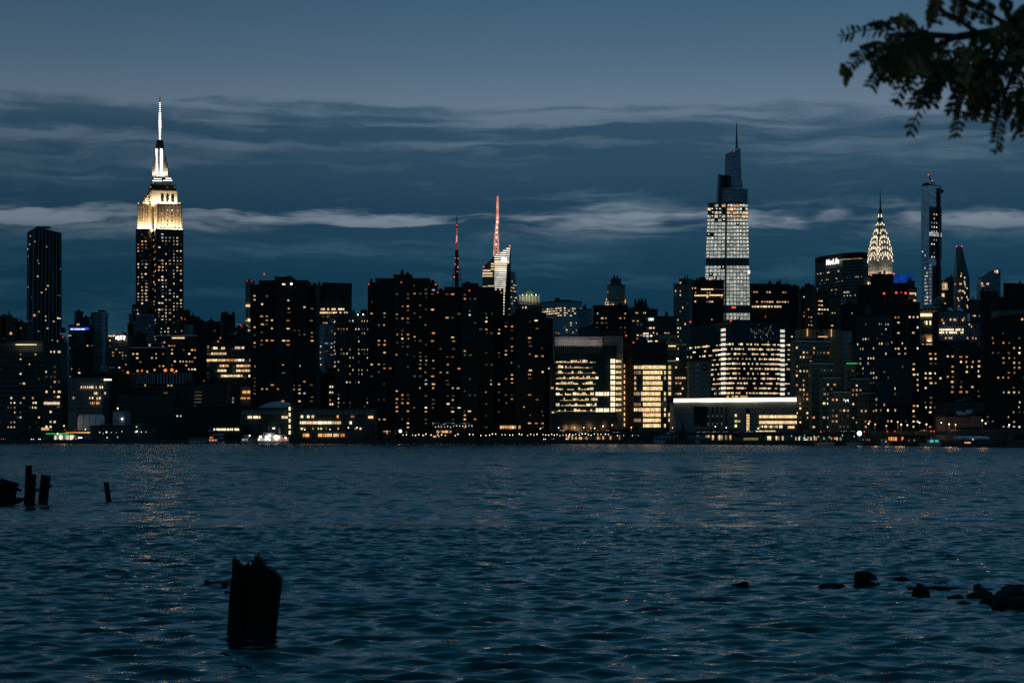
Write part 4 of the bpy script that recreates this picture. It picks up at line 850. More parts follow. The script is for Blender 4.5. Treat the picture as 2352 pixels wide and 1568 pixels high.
S('office_block', 'plain dark block right behind the pinnacled gothic tower', 2250, 'black', [(1487, 1511, 711.5)], style='dark', p=.0)
b = simple(OT, 'teal banded office bearing the lit number 100', 1750, 'glass_teal', [(1483, 1553, 728, dict(C=1487, t=8, win=False))], style='off')
b.text('100', 1495.2, 733.5, 6.2, 'cool_sign', Y=1747, bold=.03)
for x0, x1, y, k in ((1491, 1497.5, 753, 'warm'), (1500, 1503.5, 753, 'warm'), (1477, 1483, 766, 'white'), (1483.5, 1490, 765.5, 'white'), (1500, 1502, 764, 'warm'), (1477, 1482, 771, 'cool'), (1484, 1489.5, 771.5, 'white'), (1493, 1498, 771, 'white'), (1477, 1482.5, 784, 'white'), (1488, 1492, 784, 'white'), (1493, 1498, 783.5, 'white'), (1505, 1513, 783.5, 'warm'), (1521, 1530, 765.5, 'white'), (1532, 1538, 766, 'warm'), (1508, 1512, 766, 'warm')): b.pxwin(x0, x1, y-1.8, y+1.8, k, Y=1745)
b.spot(1487, 778, 'blue', .9); b.end()
S('office_block', 'slim dark tower with a line of tiny lights beside the office numbered 100', 1800, 'concrete_dark', [(1443, 1478, 724, dict(C=1450)), (1440, 1452, 712, dict(Y=1830))], style='dark', p=.07)
b = simple('office_block', 'squat tan penthouse block with slot windows, below the number sign', 1650, 'beige', [(1515, 1557, 768, dict(win=False))]); b.pxwin(1519, 1533, 779, 782, 'pane_dark'); b.pxwin(1540, 1555, 779, 782, 'pane_dark'); b.pxwin(1535, 1552, 793, 796, 'warm', Y=1640); b.end()
S(AT, 'tall stone grid tower with small bright windows, left of the black office', 2000, 'concrete', [(1547.5, 1590, 653, dict(C=1583, t=70, win=False)), (1548, 1583, 653.5, dict(Y=1996, depth=6, p=.16)), (1560, 1590, 642, dict(C=1566, Y=2030))], fh=4.0, cp=3.0, w=1.5, h=2.0, rc=1.5, pal=[('white', 3), ('warm', 3), ('dim', 5)], spots=((1563, 649.5, 'amber', 1.0),))
b = simple(OT, 'black office tower crossed by one long amber line near the top', 1900, 'black', [(1588.5, 1663, 645.5, dict(C=1592, t=8)), (1606, 1622, 641)], style='off', p=.055, fh=4.2, pal=[('warm', 3), ('amber', 2), ('white', 1)], spots=((1630.5, 642, 'red', 1.1),))
b.pxwin(1595, 1627, 677, 680, 'office_gold', Y=1896); b.pxwin(1629, 1660, 676.5, 679.5, 'office_gold', Y=1896); b.pxwin(1610, 1638, 663, 665.5, 'white', Y=1896); b.pxwin(1640, 1660, 663.5, 665, 'dim', Y=1896); b.pxwin(1673-5, 1680, 772-2, 790, 'strip_white', Y=2600) if False else None; b.end()
b = simple('office_block', 'base wing of the tapering skyscraper with warm lobby floors', 2380, 'glass_dark', [(1664, 1722, 738, dict(C=1700 if False else 1668, t=12, win=False))], style='off')
for i in range(3): b.strips(b.faces[1], 1, 0.955-.013*i, .965-.013*i, .5, ['warm', 'office_gold', 'dim'], seg=12, p=.7, gap=.6)
b.end()
b = simple(OT, 'black office tower with a long amber window row, right of the tapering skyscraper', 1850, 'black', [(1722, 1815, 653.5, dict(C=1727, t=8)), (1815, 1836, 658, dict(Y=1870))], style='off', p=.045, fh=4.4, pal=[('amber', 3), ('warm', 3)], spots=((1758, 727, 'red', .8),))
for x in (1727, 1733, 1739, 1746, 1752, 1757, 1764, 1770, 1778, 1784, 1790): b.pxwin(x, x+4.6, 702, 706, 'office_gold', Y=1846)
b.mast(1730, 645, 653, .2, .1); b.mast(1807, 636, 658, .3, .2, Y=2200); b.mast(1792, 640, 660, 1.4, .8, Y=2400, m='glass_navy'); b.end()
for (l, r_, tp, lab, yy) in ((1836, 1852, 668, 'brown masonry tower with a ragged top beside the black office', 1800), (1848, 1874, 660, 'square brown tower left of the broad sign slab', 1780), (1872, 1905, 676, 'brown apartment tower at the foot of the broad sign slab', 1650), (1903, 1935, 684, 'brown apartment tower with a brightly lit belt of rooms', 1640)):
    S(AT, lab, yy, 'brick_brown', [(l, r_, tp, dict(C=l+5)), (l+6, r_-4, tp-4, dict(Y=yy+8, win=False))], p=.16, fh=3.4, cp=3.6, pal=[('warm', 4), ('amber', 3), ('white', 2)], group='brown apartment towers behind the beige complex')
b = Bld('office_block', 'grey block with arched top bays between the brown and the dark towers', 1600, 'concrete', style='dark', p=.06); f = b.vol(1932, 1967, 683, C=1945, t=30, wbot=702, plant=False); b.ribs(f[0], 4, .5, .6, m='pale'); b.ribs(f[1], 6, .4, .6); b.vol(1931, 1990, 701, Y=1590, m='black', win=True, p=.10, fh=4, cp=4, pal=[('white', 3), ('cool', 1)]); b.end()
# ---- right: dark ranks
b = simple(OT, 'massive black tower ahead of the art deco spire with red corner beacons', 1700, 'black', [(1999, 2052, 631, dict(C=2003, t=8, win=False)), (1965.5, 2054, 656, dict(C=1972, t=10, Y=1695))], style='offdark', p=.02, spots=((2001, 632, 'red', 1.2), (2034, 628.5, 'red', .9), (2053, 629, 'red', 1.2)))
b.ribs((P(1999, 720, 1694), P(2050, 720, 1694), P(2050, 655, 1694), P(1999, 655, 1694)), 14, .22, .5, m='concrete_dark'); b.end()
S(OT, 'black glass block with three red beacons stepping right of the massive black tower', 1500, 'black', [(2030, 2086, 672, dict(C=2036, t=12)), (2000, 2060, 700, dict(Y=1480))], style='res', p=.10, fh=3.6, cp=3.2, w=1.4, h=2.2, rc=1.2, pal=[('warm', 4), ('white', 2), ('dim', 3)], spots=((2030.5, 674, 'red', 1.4), (2058.5, 672, 'red', 1.4), (2080, 673, 'red', 1.4), (2070, 671.5, 'red', .6)))
S(AT, 'tall black slab with clustered warm windows along its right edge', 1350, 'black', [(2052, 2113, 697, dict(C=2092, t=55, p=.10)), (2084, 2113, 697.5, dict(Y=1344, depth=5, p=.24))], fh=3.4, cp=3.2, w=1.6, h=1.6, rc=1.1, pal=[('warm', 5), ('amber', 2), ('white', 2)])
S(AT, 'black tower with a faint grid of cool lit slots, centre of the dark mass', 1280, 'glass_dark', [(1966, 2048, 726, dict(C=2011, t=40))], p=.12, fh=3.1, cp=2.9, w=1.0, h=1.6, pal=[('white', 2), ('cool', 1), ('warm', 3), ('dim', 4)], dk=True)
S(AT, 'lowest black wall of rooms in the dark mass, reaching the riverside road', 1220, 'glass_dark', [(2010, 2096, 822, dict(C=2016, t=10))], p=.09, fh=3.1, cp=3.0, w=1.2, h=1.8)
b = Bld(AT, 'stone tower wearing a glowing blue glass crown', 1900, 'brick_brown', style='off'); Y = 1900
b.vol(2083, 2101, 647, C=2086, t=12, win=False); f = b.vol(2083, 2106, 662, C=2086, t=12, Y=1895, p=.3, fh=4, cp=3.2, w=2.4, pal=[('warm', 3), ('amber', 2)])
for y in (674, 690, 697): b.pxwin(2089, 2104, y-2, y+2, 'office_gold', Y=1892)
for l, r_, tp, bt in ((2054, 2084, 629, 652), (2083, 2100, 626.5, 647)):
    q = MB(); q.use('blue_crown'); q.box(X(l, Y), X(r_, Y), Y+6, Y+26, Z(bt, Y), Z(tp, Y)); q.build('crown', b.root); n = int((r_-l)/2.6)
    q = MB(); q.use('glass_navy')
    for i in range(n): x = l+(r_-l)*(i+.5)/n; q.box(X(x-.35, Y), X(x+.35, Y), Y+5, Y+6, Z(bt, Y), Z(tp-1, Y))
    q.build('crown_mullion', b.root)
b.vol(2052, 2084, 652, Y=Y+4, win=False, m='black'); b.end()
# ---- far right supertalls
b = Bld('skyscraper', 'very tall straight glass tower with a small crane on its roof', 2900, 'glass_blue', style='offdark', p=.05, fh=6, cp=5.2, w=2.8, h=2.8, pal=[('cool', 3), ('white', 3)]); Y = 2900
f = b.vol(2115.5, 2163, 425.5, C=2134, t=35, wbot=706, win=False, plant=False)
b.grid(f[0], v1=.55, p=.10, dk=True); b.grid(f[1], v0=.40, v1=.82, u0=.1, u1=.7, p=.22, dk=True, rc=1.2); b.grid(f[1], v1=.4, p=.02, dk=True)
q = MB(); q.use('glass_dark'); u, up, W, H = b.frame(f[1]); n = u.cross(up).normalized()
q.obox(b.at(f[1], .5, .615)+n*.03, u, n, up, W*.98, .1, H*.42); q.obox(b.at(f[1], .62, .17)+n*.03, u, n, up, W*.7, .1, H*.34); q.build('dark_glass_panel', b.root)
b.strips(f[1], 2, .585, .62, .8, ['floor_white', 'grey_glow'], seg=6, gap=.9); b.strips(f[1], 12, .02, .36, .5, 'dimpink', seg=1, u0=.03, u1=.17, p=1)
b.strips(f[0], 10, .02, .30, .45, ['floor_white', 'grey_glow'], seg=2, u0=.45, u1=.85, p=.8)
q = MB(); q.use('metal'); q.box(X(2160, Y), X(2163.5, Y), Y+8, Y+14, Z(700, Y), Z(430, Y)); 
for i in range(26): q.box(X(2159.5, Y), X(2164, Y), Y+7, Y+15, Z(432+i*10.3, Y), Z(430+i*10.3, Y))
q.build('construction_hoist', b.root); b.box(2163, 2167, 435, 442, Y=Y+8, name='hoist_cabin', m='iron')
q = MB(); q.use('iron'); q.dome(P(2128, 426, Y+20), 6, 6, 4); q.box(X(2136, Y), X(2146, Y), Y+10, Y+20, Z(426, Y), Z(421, Y)); q.tube(P(2141, 422, Y+12), P(2132.5, 402, Y+12), .9, .5); q.tube(P(2141, 422, Y+12), P(2140.5, 415, Y+12), .8, .6); q.tube(P(2140.5, 416, Y+12), P(2149, 425, Y+12), .6, .5); q.tube(P(2140.5, 416, Y+12), P(2133, 403, Y+12), .25, .25); q.build('crane', b.root)
b.spot(2132.5, 401.5, 'red', 1.5); b.spot(2141, 415.5, 'red', 1.5); b.end()
b = Bld('stone_tower', 'slender stone tower with a blazing golden crown beside the very tall glass tower', 2500, 'brick_brown', style='res', p=.05); Y = 2500
b.vol(2162, 2178, 664, C=2165, t=12, fh=6); b.vol(2163.5, 2176.5, 648, Y=Y+4, bot=665, depth=8, win=False, m='stone')
for x in (2165, 2168.5, 2172, 2175): b.pxwin(x-.8, x+.8, 651, 664, 'warm', Y=Y+3)
b.floodlight((X(2162, Y), Y-1, Z(665, Y)), (X(2178, Y), Y-1, Z(665, Y)), Vector((0, -1, 0)), 1500, col=(1, .7, .4), tilt=18); b.pxwin(2163, 2169, 674, 681, 'warm', Y=Y-1); b.pxwin(2169, 2172, 695, 698, 'amber', Y=Y-1); b.end()
S('stone_tower', 'thin brown slab peeking left of the black tapered tower', 2700, 'brick_brown', [(2181, 2190, 637)], style='dark', p=.0)
b = Bld('skyscraper', 'black tapered glass tower narrowing to a flat tip with two red lights', 2800, 'glass_dark', style='off', p=.0); Y = 2800
fa = b.fru([(2183, 720, Y+20), (2197, 720, Y), (2228.5, 720, Y+20)], [(2189.8, 637, Y+20), (2198, 637, Y+4), (2226.7, 637, Y+19)]); b.fru([(2189.8, 637, Y+20), (2198, 637, Y+4), (2226.7, 637, Y+19)], [(2196.5, 566, Y+20), (2199, 566, Y+8), (2209.5, 566, Y+18)])
q = MB(); q.use('metal'); q.tube(P(2199, 566, Y+7), P(2197, 720, Y-1), .9); q.tube(P(2203, 640, Y+6), P(2210, 605, Y+8), .8); q.tube(P(2203, 640, Y+6), P(2208, 720, Y-1), .8); q.build('diagonal_brace', b.root)
for x, y, k in ((2208, 628, 'dimwarm'), (2207, 634, 'warm'), (2215.5, 638, 'white'), (2215, 647, 'warm'), (2216, 652, 'white'), (2193.5, 653, 'amber'), (2204, 652, 'warm'), (2207, 652, 'warm'), (2217, 658, 'amber'), (2221, 662, 'warm'), (2202, 669, 'warm'), (2205, 667, 'warm'), (2210, 668, 'white'), (2213, 669, 'warm'), (2216, 673, 'warm'), (2200, 685, 'white'), (2202, 690, 'warm'), (2209, 684, 'warm'), (2220.5, 682, 'warm'), (2223, 688, 'warm'), (2192, 683, 'dim'), (2221, 702, 'white'), (2222, 706, 'warm'), (2187.5, 707, 'white'), (2202, 703, 'amber')): b.pxwin(x-1.1, x+1.3, y-1.9, y+1.9, k, Y=Y-1.2 if x < 2215 else Y+4)
b.spot(2197.3, 566, 'red', 1.5); b.spot(2209.3, 565.3, 'red', 1.5); b.end()
b = Bld('skyscraper', 'glass tower with a sweeping curved roof and pale vertical fins', 2700, 'glass_navy', style='off'); Y = 2700; b.mkroot(X(2275, Y))
prof = [(2253.5, 680), (2253.5, 648), (2255, 640), (2258, 634), (2264, 628.5), (2275, 622.5), (2286, 618), (2293, 615)]
pr = [(X(x, Y), Z(y, Y)) for x, y in prof]+[(X(2293.5, Y), Z(680, Y))]
q = MB(); q.use('glass_steel'); q.add([(x, Y, z) for x, z in pr]+[(x, Y+26, z) for x, z in pr], [list(range(len(pr))), list(range(len(pr), 2*len(pr)))[::-1]]+[[i, (i+1) % len(pr), (i+1) % len(pr)+len(pr), i+len(pr)] for i in range(len(pr))]); q.box(X(2293.6, Y), X(2299, Y), Y+2, Y+24, Z(680, Y), Z(618, Y)); q.build('wall', b.root)
q = MB(); q.use('pale')
for i in range(8):
    s = i*3.2; pp = [(x+s, y+s*.35) for x, y in prof if x+s < 2282]
    for a, c in zip(pp, pp[1:]): q.tube(P(a[0], a[1], Y-.6), P(c[0], c[1], Y-.6), .55, .55, 5)
q.build('facade_ribs', b.root)
b.pxwin(2253, 2257.5, 649, 652.5, 'warm', Y=Y-1); b.pxwin(2253, 2260, 654, 658, 'amber', Y=Y-1); b.pxwin(2266, 2271, 650, 653.5, 'pinkwarm', Y=Y-1); b.pxwin(2288, 2292.5, 620, 627, 'pinkwarm', Y=Y-1); b.pxwin(2284.5, 2286, 621, 626, 'pinkwarm', Y=Y-1); b.end()
b = simple('domed_tower', 'dark ribbed dome with pale arches in front of the very tall glass tower', 2000, 'concrete_dark', [(2143, 2170, 702, dict(win=False, plant=False))])
q = MB(); q.use('concrete_dark'); q.dome(P(2156.5, 702, 2012), 5.2, 5.2, 8.6); q.build('dome', b.root); q = MB(); q.use('white_paint')
for i in range(8):
    prev = None
    for j in range(6):
        ph = j/5*math.pi/2; p = P(2156.5, 702, 2012)+Vector((5.4*math.cos(ph)*math.cos(i*.785+.4), 5.4*math.cos(ph)*math.sin(i*.785+.4), 8.9*math.sin(ph)))
        if prev is not None: q.tube(prev, p, .22, .22, 5)
        prev = p
q.build('dome_rib', b.root); b.end()
b = Bld('hotel', 'hotel tower with a bracketed cornice above two blazing rows of tall windows', 1750, 'beige', style='res', p=.05); Y = 1750
b.vol(2113.5, 2158, 716, C=2116, t=6, win=False, wbot=790, m='concrete_dark'); b.vol(2113.5, 2156, 712, Y=Y-8, bot=736, depth=10, win=False)
q = MB(); q.use('white_paint'); q.box(X(2113, Y), X(2153, Y), Y-10, Y-7, Z(707.5, Y), Z(705.5, Y))
for i in range(8): x = 2114+i*5.2; q.tube(P(x, 707, Y-9), P(x+2, 714, Y-5), .25)
q.build('cornice_bracket', b.root)
for i in range(9): b.pxwin(2114.3+i*4.6, 2117.8+i*4.6, 720, 726.5, 'crownish', Y=Y-8.6)
for x in (2126.5, 2135, 2142.5, 2150.5): b.pxwin(x, x+3.2, 736.5, 745.5, 'crownish', Y=Y-1.5)
b.pxwin(2123, 2125.5, 737, 743, 'dimwarm', Y=Y-1.5); b.end()
b = Bld('office_block', 'old block floodlit amber between two lamps, over a row of small lit panes', 1650, 'beige', style='res'); Y = 1650
b.vol(2113, 2168, 768, win=False, wbot=790); b.vol(2112, 2165, 793, Y=Y-14, win=False, m='concrete_dark', depth=13, plant=False)
for x in (2134.5, 2146.5):
    b.spot(x, 783, 'lamp', .5, Y=Y-2, name='uplight'); L = b.floodlight(P(x-1.5, 784, Y-1.6), P(x+1.5, 784, Y-1.6), Vector((0, -1, 0)), 420, col=(1, .62, .3), tilt=12, width=.6)
b.pxwin(2126.5, 2128, 768, 784, 'dimwarm', Y=Y-.6)
for i in range(15):
    if b.rng.random() < .8: b.pxwin(2118+i*3.1, 2120.2+i*3.1, 789.5, 793.5, 'warm', Y=Y-15)
b.end()
b = Bld(OT, 'office with pale vertical piers and satellite dishes on its roof', 1550, 'black', style='off', p=.03); Y = 1550
f = b.vol(2156, 2222, 717, win=False, wbot=790, plant=False); f2 = b.vol(2222, 2251, 741, Y=Y+4, win=False, wbot=800, plant=False); b.ribs(f[0], 18, .38, .6, m='pale', v0=.1); b.ribs(f2[0], 8, .38, .6, m='pale')
for x in range(15):
    for y in (757, 763.5):
        if b.rng.random() < .8: b.pxwin(2157.5+x*3.75, 2160+x*3.75, y-2, y+2, 'crownish', Y=Y-.9)
for x, y in ((2164, 735), (2167, 742), (2183, 734), (2191, 734), (2195, 734.5), (2211, 735), (2214, 731), (2172, 776), (2180, 776), (2185, 776), (2222, 776), (2223, 781), (2234, 776), (2241, 777), (2231, 750), (2226, 745)): b.pxwin(x-1, x+1.4, y-2, y+2, 'warm', Y=Y-.9)
for x in (2181, 2202, 2210):
    q = MB(); q.use('white_paint'); c = P(x, 714, Y+10); q.tube(c-Vector((0, 0, 2)), c, .3, .3); q.tube(c, c+Vector((1.1, -1, 1.1)) if x < 2210 else c+Vector((.5, -.5, .5)), 1.9 if x < 2210 else 1.0, 2.1 if x < 2210 else 1.1, 14); q.build('satellite_dish', b.root)
b.end()
S(OT, 'brown ribbed block with a crenellated parapet left of the curved roof tower', 1900, 'brick_brown', [(2228, 2253, 690, dict(C=2231))], p=.10, fh=4, cp=3, pal=[('warm', 3), ('amber', 3), ('white', 1)])
S(OT, 'plain near black tower under the curved roof tower', 1700, 'black', [(2251, 2293, 671, dict(C=2253))], style='offdark', p=.01)
S(OT, 'low black penthouse block at the right edge with one warm corner light', 1750, 'black', [(2304.5, 2400, 652, dict(C=2310)), (2292, 2400, 684, dict(Y=1730, plant=False))], style='offdark', p=.012)
b = Bld('office_block', 'grey colonnaded top with arched pale bays under the black penthouse block', 1600, 'concrete', style='dark', p=.04); f = b.vol(2293, 2400, 712, win=True, wbot=760); b.ribs(f[0], 26, .4, .6, m='concrete'); b.end()
b = Bld(AT, 'huge dark apartment slab with thin balcony lines filling the right edge', 1230, 'black', style='res', p=.13, fh=2.95, cp=4.2, w=1.7, h=1.4, rc=.4, pal=[('warm', 4), ('amber', 4), ('white', 2), ('cool', .6), ('dim', 2)]); Y = 1230
f = b.vol(2254, 2400, 736, C=2258, t=4, plant=False); b.bands(f[1], 40, .10, 1.1, m='concrete_dark', name='balcony_bands'); b.vol(2300, 2420, 728, Y=Y+20, win=False, m='brick_dark'); b.spot(2348, 733, 'amber', .7); b.end()
b = Bld(AT, 'brick apartment tower with dense amber windows, right of the black slab', 1240, 'brick_dark', style='res', p=.22, fh=3.0, cp=3.8, w=1.7, h=1.4); b.vol(2115, 2167, 795, C=2119, t=8); b.end()
b = Bld(AT, 'grey brown stepped apartment tower with evenly lit bays', 1300, 'concrete_dark', style='res', p=.20, fh=3.0, cp=4.2, w=2.0, h=1.5); b.vol(2167, 2205, 800, C=2170, wbot=905); b.vol(2200, 2241, 790, Y=1290, wbot=905); b.vol(2241, 2256, 800, Y=1296, wbot=915, p=.35); b.ribs(b.faces[0], 3, .2, .5); b.end()
b = Bld('office_block', 'low pinkish riverside block with two rows of square windows', 1080, 'pink', style='res', p=.12, fh=4.0, cp=3.4, w=1.5, h=2.4, rc=.3); b.vol(2171, 2236, 957, Y=1085); b.vol(2236, 2254, 956, Y=1080, win=False); b.vol(2205, 2330, 985, Y=1075, m='concrete_dark', win=True, p=.04); b.end()
b = Bld('rooftop_plant', 'white rooftop machinery and tanks stacked above the pinkish block', 1120, 'white_paint', cat='machinery'); b.mkroot(X(2215, 1120))
b.vol(2165, 2260, 952, m='concrete_dark', win=False, plant=False)
for l, r_, tp, bt in ((2199, 2210, 944, 955), (2210, 2221, 947, 955), (2222, 2234, 941, 950)): b.box(l, r_, tp, bt, Y=1119, depth=4, m='tarp', name='tank')
b.end(); 
b = simple('office_block', 'dark flat block with a pale framed rooftop canopy above the riverside machinery', 1180, 'concrete_dark', [(2167, 2260, 925, dict(win=False, plant=False))]); b.box(2197, 2214, 918.5, 926, Y=1181, depth=4, m='metal'); b.box(2213, 2230, 914, 916, Y=1181, depth=4, m='metal'); b.mast(2214, 915, 926, .2, .2, Y=1175); b.mast(2229, 915, 926, .2, .2, Y=1175); b.end()
# ---- centre right: hospital campus and the white banded building
b = Bld('hospital', 'large hospital with a pale mechanical crown and long ragged rows of gold windows', 1440, 'glass_teal', style='off'); Y = 1440
f = b.vol(1275, 1384, 793, C=1278, t=4, win=False, wbot=1000, roof=False); q = MB(); q.use('pale'); q.box(X(1274, Y), X(1384, Y), Y+1, Y+24, Z(794, Y), Z(773, Y)); q.box(X(1354, Y), X(1375, Y), Y+.5, Y+1, Z(791, Y), Z(779, Y)); q.build('mechanical_crown', b.root)
b.ribs((P(1276, 812, Y-1), P(1384, 812, Y-1), P(1384, 795, Y-1), P(1276, 795, Y-1)), 24, .35, .5, m='concrete')
b.vol(1384, 1431, 771.5, Y=Y+3, win=False, m='concrete', depth=22); b.vol(1384, 1416, 793, Y=Y, win=False, depth=3, roof=False); b.vol(1331, 1379, 755.5, Y=Y+26, m='concrete_dark', win=False); b.vol(1378, 1430, 760, Y=Y+30, m='teal_paint', win=False)
b.vol(1262.5, 1276, 840, Y=Y+10, m='pink', win=True, p=.3, fh=3.4, cp=3, w=1.8)
for i in range(10):
    y = 829.5+i*12.45; x = 1277
    while x < 1369:
        wd = b.rng.choice((3, 5, 7, 9)); dens = .45 if i in (1, 5, 9) else (.8 if i in (4, 6, 8, 3) else .6)
        if b.rng.random() < dens: hh = b.rng.choice((1.2, 1.6, 2.6, 3.2)); b.pxwin(x, x+wd-1, y+3-hh*2, y+3, b.rng.choice(['office_gold', 'office_gold', 'white', 'warm']), Y=Y-1.5)
        elif b.rng.random() < .8: b.pxwin(x, x+wd-1, y+1.6, y+3, b.rng.choice(['office_gold', 'dimwarm']), Y=Y-1.5)
        x += wd
    for a, c in (((1402, 1411), (1414.5, 1427))):
        b.pxwin(*((1402.5, 1407) if 1 else 0), y-5, y+4, 'crownish', Y=Y-2.5); b.pxwin(1408, 1412.5, y-5, y+4, 'crownish', Y=Y-2.5); b.pxwin(1414.5, 1419, y-3, y+3, 'office_gold', Y=Y-2.5); b.pxwin(1420, 1427, y-2.5, y+2.5, 'office_gold', Y=Y-2.5); break
    if i in (6, 9):
        for x in (1369, 1375, 1381, 1388, 1394): b.pxwin(x, x+4.8, y-4, y+4, 'crownish', Y=Y-2)
for x0, x1 in ((1283, 1296), (1297, 1304)): b.pxwin(x0, x1, 987, 995, 'office_gold', Y=Y-2)
for i in range(30):
    x = b.rng.uniform(1300, 1405); b.pxwin(x, x+2, 988, 996, b.rng.choice(['warm', 'amber', 'dim']), Y=Y-2)
b.floodlight((X(1278, Y), Y-3, Z(794, Y)), (X(1384, Y), Y-3, Z(794, Y)), Vector((0, -1, 0)), 500, col=(1, .8, .6), tilt=14, width=.8)
b.end()
b = simple('brick_building', 'narrow brown blank tower edged by two columns of tiny orange lights', 1450, 'brick_brown', [(1430, 1455, 789, dict(win=False))])
for i in range(12): b.pxwin(1433, 1435.4, 840+i*12.3-3.6, 840+i*12.3+3.6, 'warm', Y=1449)
for i in range(14): b.pxwin(1451.5, 1454, 824+i*12.2-2, 824+i*12.2+2, 'amber', Y=1449)
b.spot(1455, 786.5, 'red', .9); b.spot(1438, 770.5, 'red', .9); b.end()
b = Bld('laboratory_building', 'glass laboratory block with a solid golden stack of lit floors', 1420, 'glass_teal', style='off'); Y = 1420
b.vol(1455, 1532.5, 793, win=False, wbot=990, plant=False); b.vol(1462, 1528, 788, Y=Y+20, win=False, m='teal_paint'); q = MB(); q.use('black'); q.box(X(1455, Y), X(1533, Y), Y-1.5, Y, Z(832, Y), Z(808, Y)); q.build('louvre_band', b.root)
for i in range(12):
    y = 843.5+i*12.15; l = (1473, 1477, 1477, 1477, 1477, 1473, 1473, 1477, 1473, 1477, 1477, 1477)[i]; r_ = (1524, 1522, 1517, 1522, 1522, 1517, 1517, 1517, 1517, 1517, 1517, 1517)[i]
    x = l
    while x < r_-1: b.pxwin(x, x+3.3, y-4.3, y+3.7, 'gold_bright', Y=Y-2); x += 3.7
    if i in (0, 1, 5, 8, 7, 10):
        for k in range(4): b.pxwin(1456+k*4, 1459.4+k*4, y-3.8, y+3.4, 'office_gold' if i in (0, 8) else 'dimwarm', Y=Y-2)
    if i in (2, 3, 4): b.pxwin(1457, 1461, y-3.5, y+3.3, 'warm', Y=Y-2)
    if b.rng.random() < .75: b.pxwin(1525.5, 1529, y-4, y+3.4, 'office_gold', Y=Y-2)
for x in range(9): b.spot(1478+x*4.6, 946, 'red', .6, Y=Y-3)
b.end()
b = Bld('office_block', 'grey concrete block with a terrace lamp and sparse gold windows', 1450, 'concrete_dark', style='off', p=.0); Y = 1450
b.vol(1532.5, 1583, 829, win=False, wbot=985); b.vol(1534, 1565, 808, Y=Y+8, m='beige', win=False, plant=False)
for i in range(12):
    y = 843.5+i*12.1
    if b.rng.random() < .6: b.pxwin(1535, 1541, y-4, y+3.4, b.rng.choice(['office_gold', 'dimwarm', 'warm']), Y=Y-1)
    for x in range(1551, 1582, 5):
        if b.rng.random() < .55 and i < 7: b.pxwin(x, x+3.6, y-2, y+1.8, b.rng.choice(['office_gold', 'warm', 'dimwarm']), Y=Y-1)
b.spot(1556, 824, 'lamp', .8); b.pxwin(1533, 1552, 828, 829.4, 'grey_glow', Y=Y-1); b.floodlight(P(1553, 828, Y-1), P(1558, 828, Y-1), Vector((0, -1, 0)), 250, col=(1, .7, .4), tilt=12, width=.5) ; b.end()
b = Bld('concrete_tower', 'blank grey concrete tower with a dark round emblem near its top', 1400, 'concrete', style='off'); Y = 1400
b.vol(1583, 1633, 829, win=False, plant=False, depth=18); q = MB(); q.use('black'); q.tube(P(1618.5, 843.6, Y-.01), P(1618.5, 843.6, Y-.4), 2.25, 2.25, 20); q.build('round_emblem', b.root)
q = MB(); q.use('concrete'); q.tube(P(1618.5, 843.6, Y-.35), P(1618.5, 843.6, Y-.5), 1.5, 1.5, 20); q.build('round_emblem', b.root); q = MB(); q.use('black'); q.tube(P(1618.5, 843.6, Y-.45), P(1618.5, 843.6, Y-.6), 1.3, 1.3, 20); q.build('round_emblem', b.root); b.text('NYU', 1618.5, 843.8, 2.2, 'dim', Y=Y-.4, bold=.0)
for i in range(6): b.pxwin(1601.5, 1603, 836+i*13, 838+i*13, 'dim', Y=Y-.5)
b.end()
b = Bld('hospital', 'big dark glass hospital with two columns of bright white cubes and gold rows', 1480, 'glass_dark', style='off'); Y = 1480
f = b.vol(1584, 1815.5, 738, C=1679, t=20, win=False, wbot=915, plant=False); f0, f1 = f
def fpx(ff, px0, px1):
    a = ff[0]; c = ff[1]; out = []
    for px in (px0, px1):
        k = (px-CX)/F; out.append((k*a.y-a.x)/((c.x-a.x)-k*(c.y-a.y)))
    return out
b.ribs(f0, 22, .12, .3, m='metal', v0=.74, name='mullion'); b.ribs(f1, 30, .1, .3, m='glass_navy', v0=.74, name='mullion')
zt = f0[2].z; z0 = f0[0].z
for i in range(14):
    y = 755.5+i*11.22; z = (HY-y)/F*Y+CZ; v = (z-z0)/(zt-z0)
    for ff, l, r_ in ((f0, 1656.5, 1667), (f1, 1792, 1802)):
        u0, u1 = fpx(ff, l, r_); vq = v+(0 if ff is f0 else -.012); b.strips(ff, 1, vq-.028, vq+.028, .62, 'cube_white', u0=u0, u1=u1, gap=.98)
    if i >= 3:
        for ff, l, r_, dn in ((f0, 1584, 1656, .42 if i < 8 else .5), (f0, 1667.5, 1679, .9), (f1, 1679, 1700, .75), (f1, 1700, 1742, .5), (f1, 1743, 1779, .8), (f1, 1779, 1792, .8), (f1, 1803, 1814, .45)):
            if ff is f0 and l == 1584 and i > 6: l = 1633
            x = l
            while x < r_-1.5:
                wd = min(b.rng.choice((2, 3, 4, 6)), r_-x); u0, u1 = fpx(ff, x, x+wd)
                if b.rng.random() < dn: hh = b.rng.choice((.2, .28, .42, .5)); b.strips(ff, 1, v-.030, v+.022, hh, b.rng.choice(['office_gold', 'office_gold', 'warm', 'white']), u0=u0, u1=u1, gap=.86)
                x += wd
q = MB(); q.use('cool')                                               # reflection of a lamp string on the upper glass, painted as glowing panes
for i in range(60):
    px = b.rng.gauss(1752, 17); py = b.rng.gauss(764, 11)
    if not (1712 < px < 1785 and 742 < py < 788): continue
    u0, u1 = fpx(f1, px, px+b.rng.uniform(.4, 1.1)); v = ((HY-py)/F*Y+CZ-z0)/(zt-z0); b.strips(f1, 1, v, v+b.rng.uniform(.004, .016), 1, b.rng.choice(['grey_glow', 'cool', 'dim']), u0=u0, u1=u1)
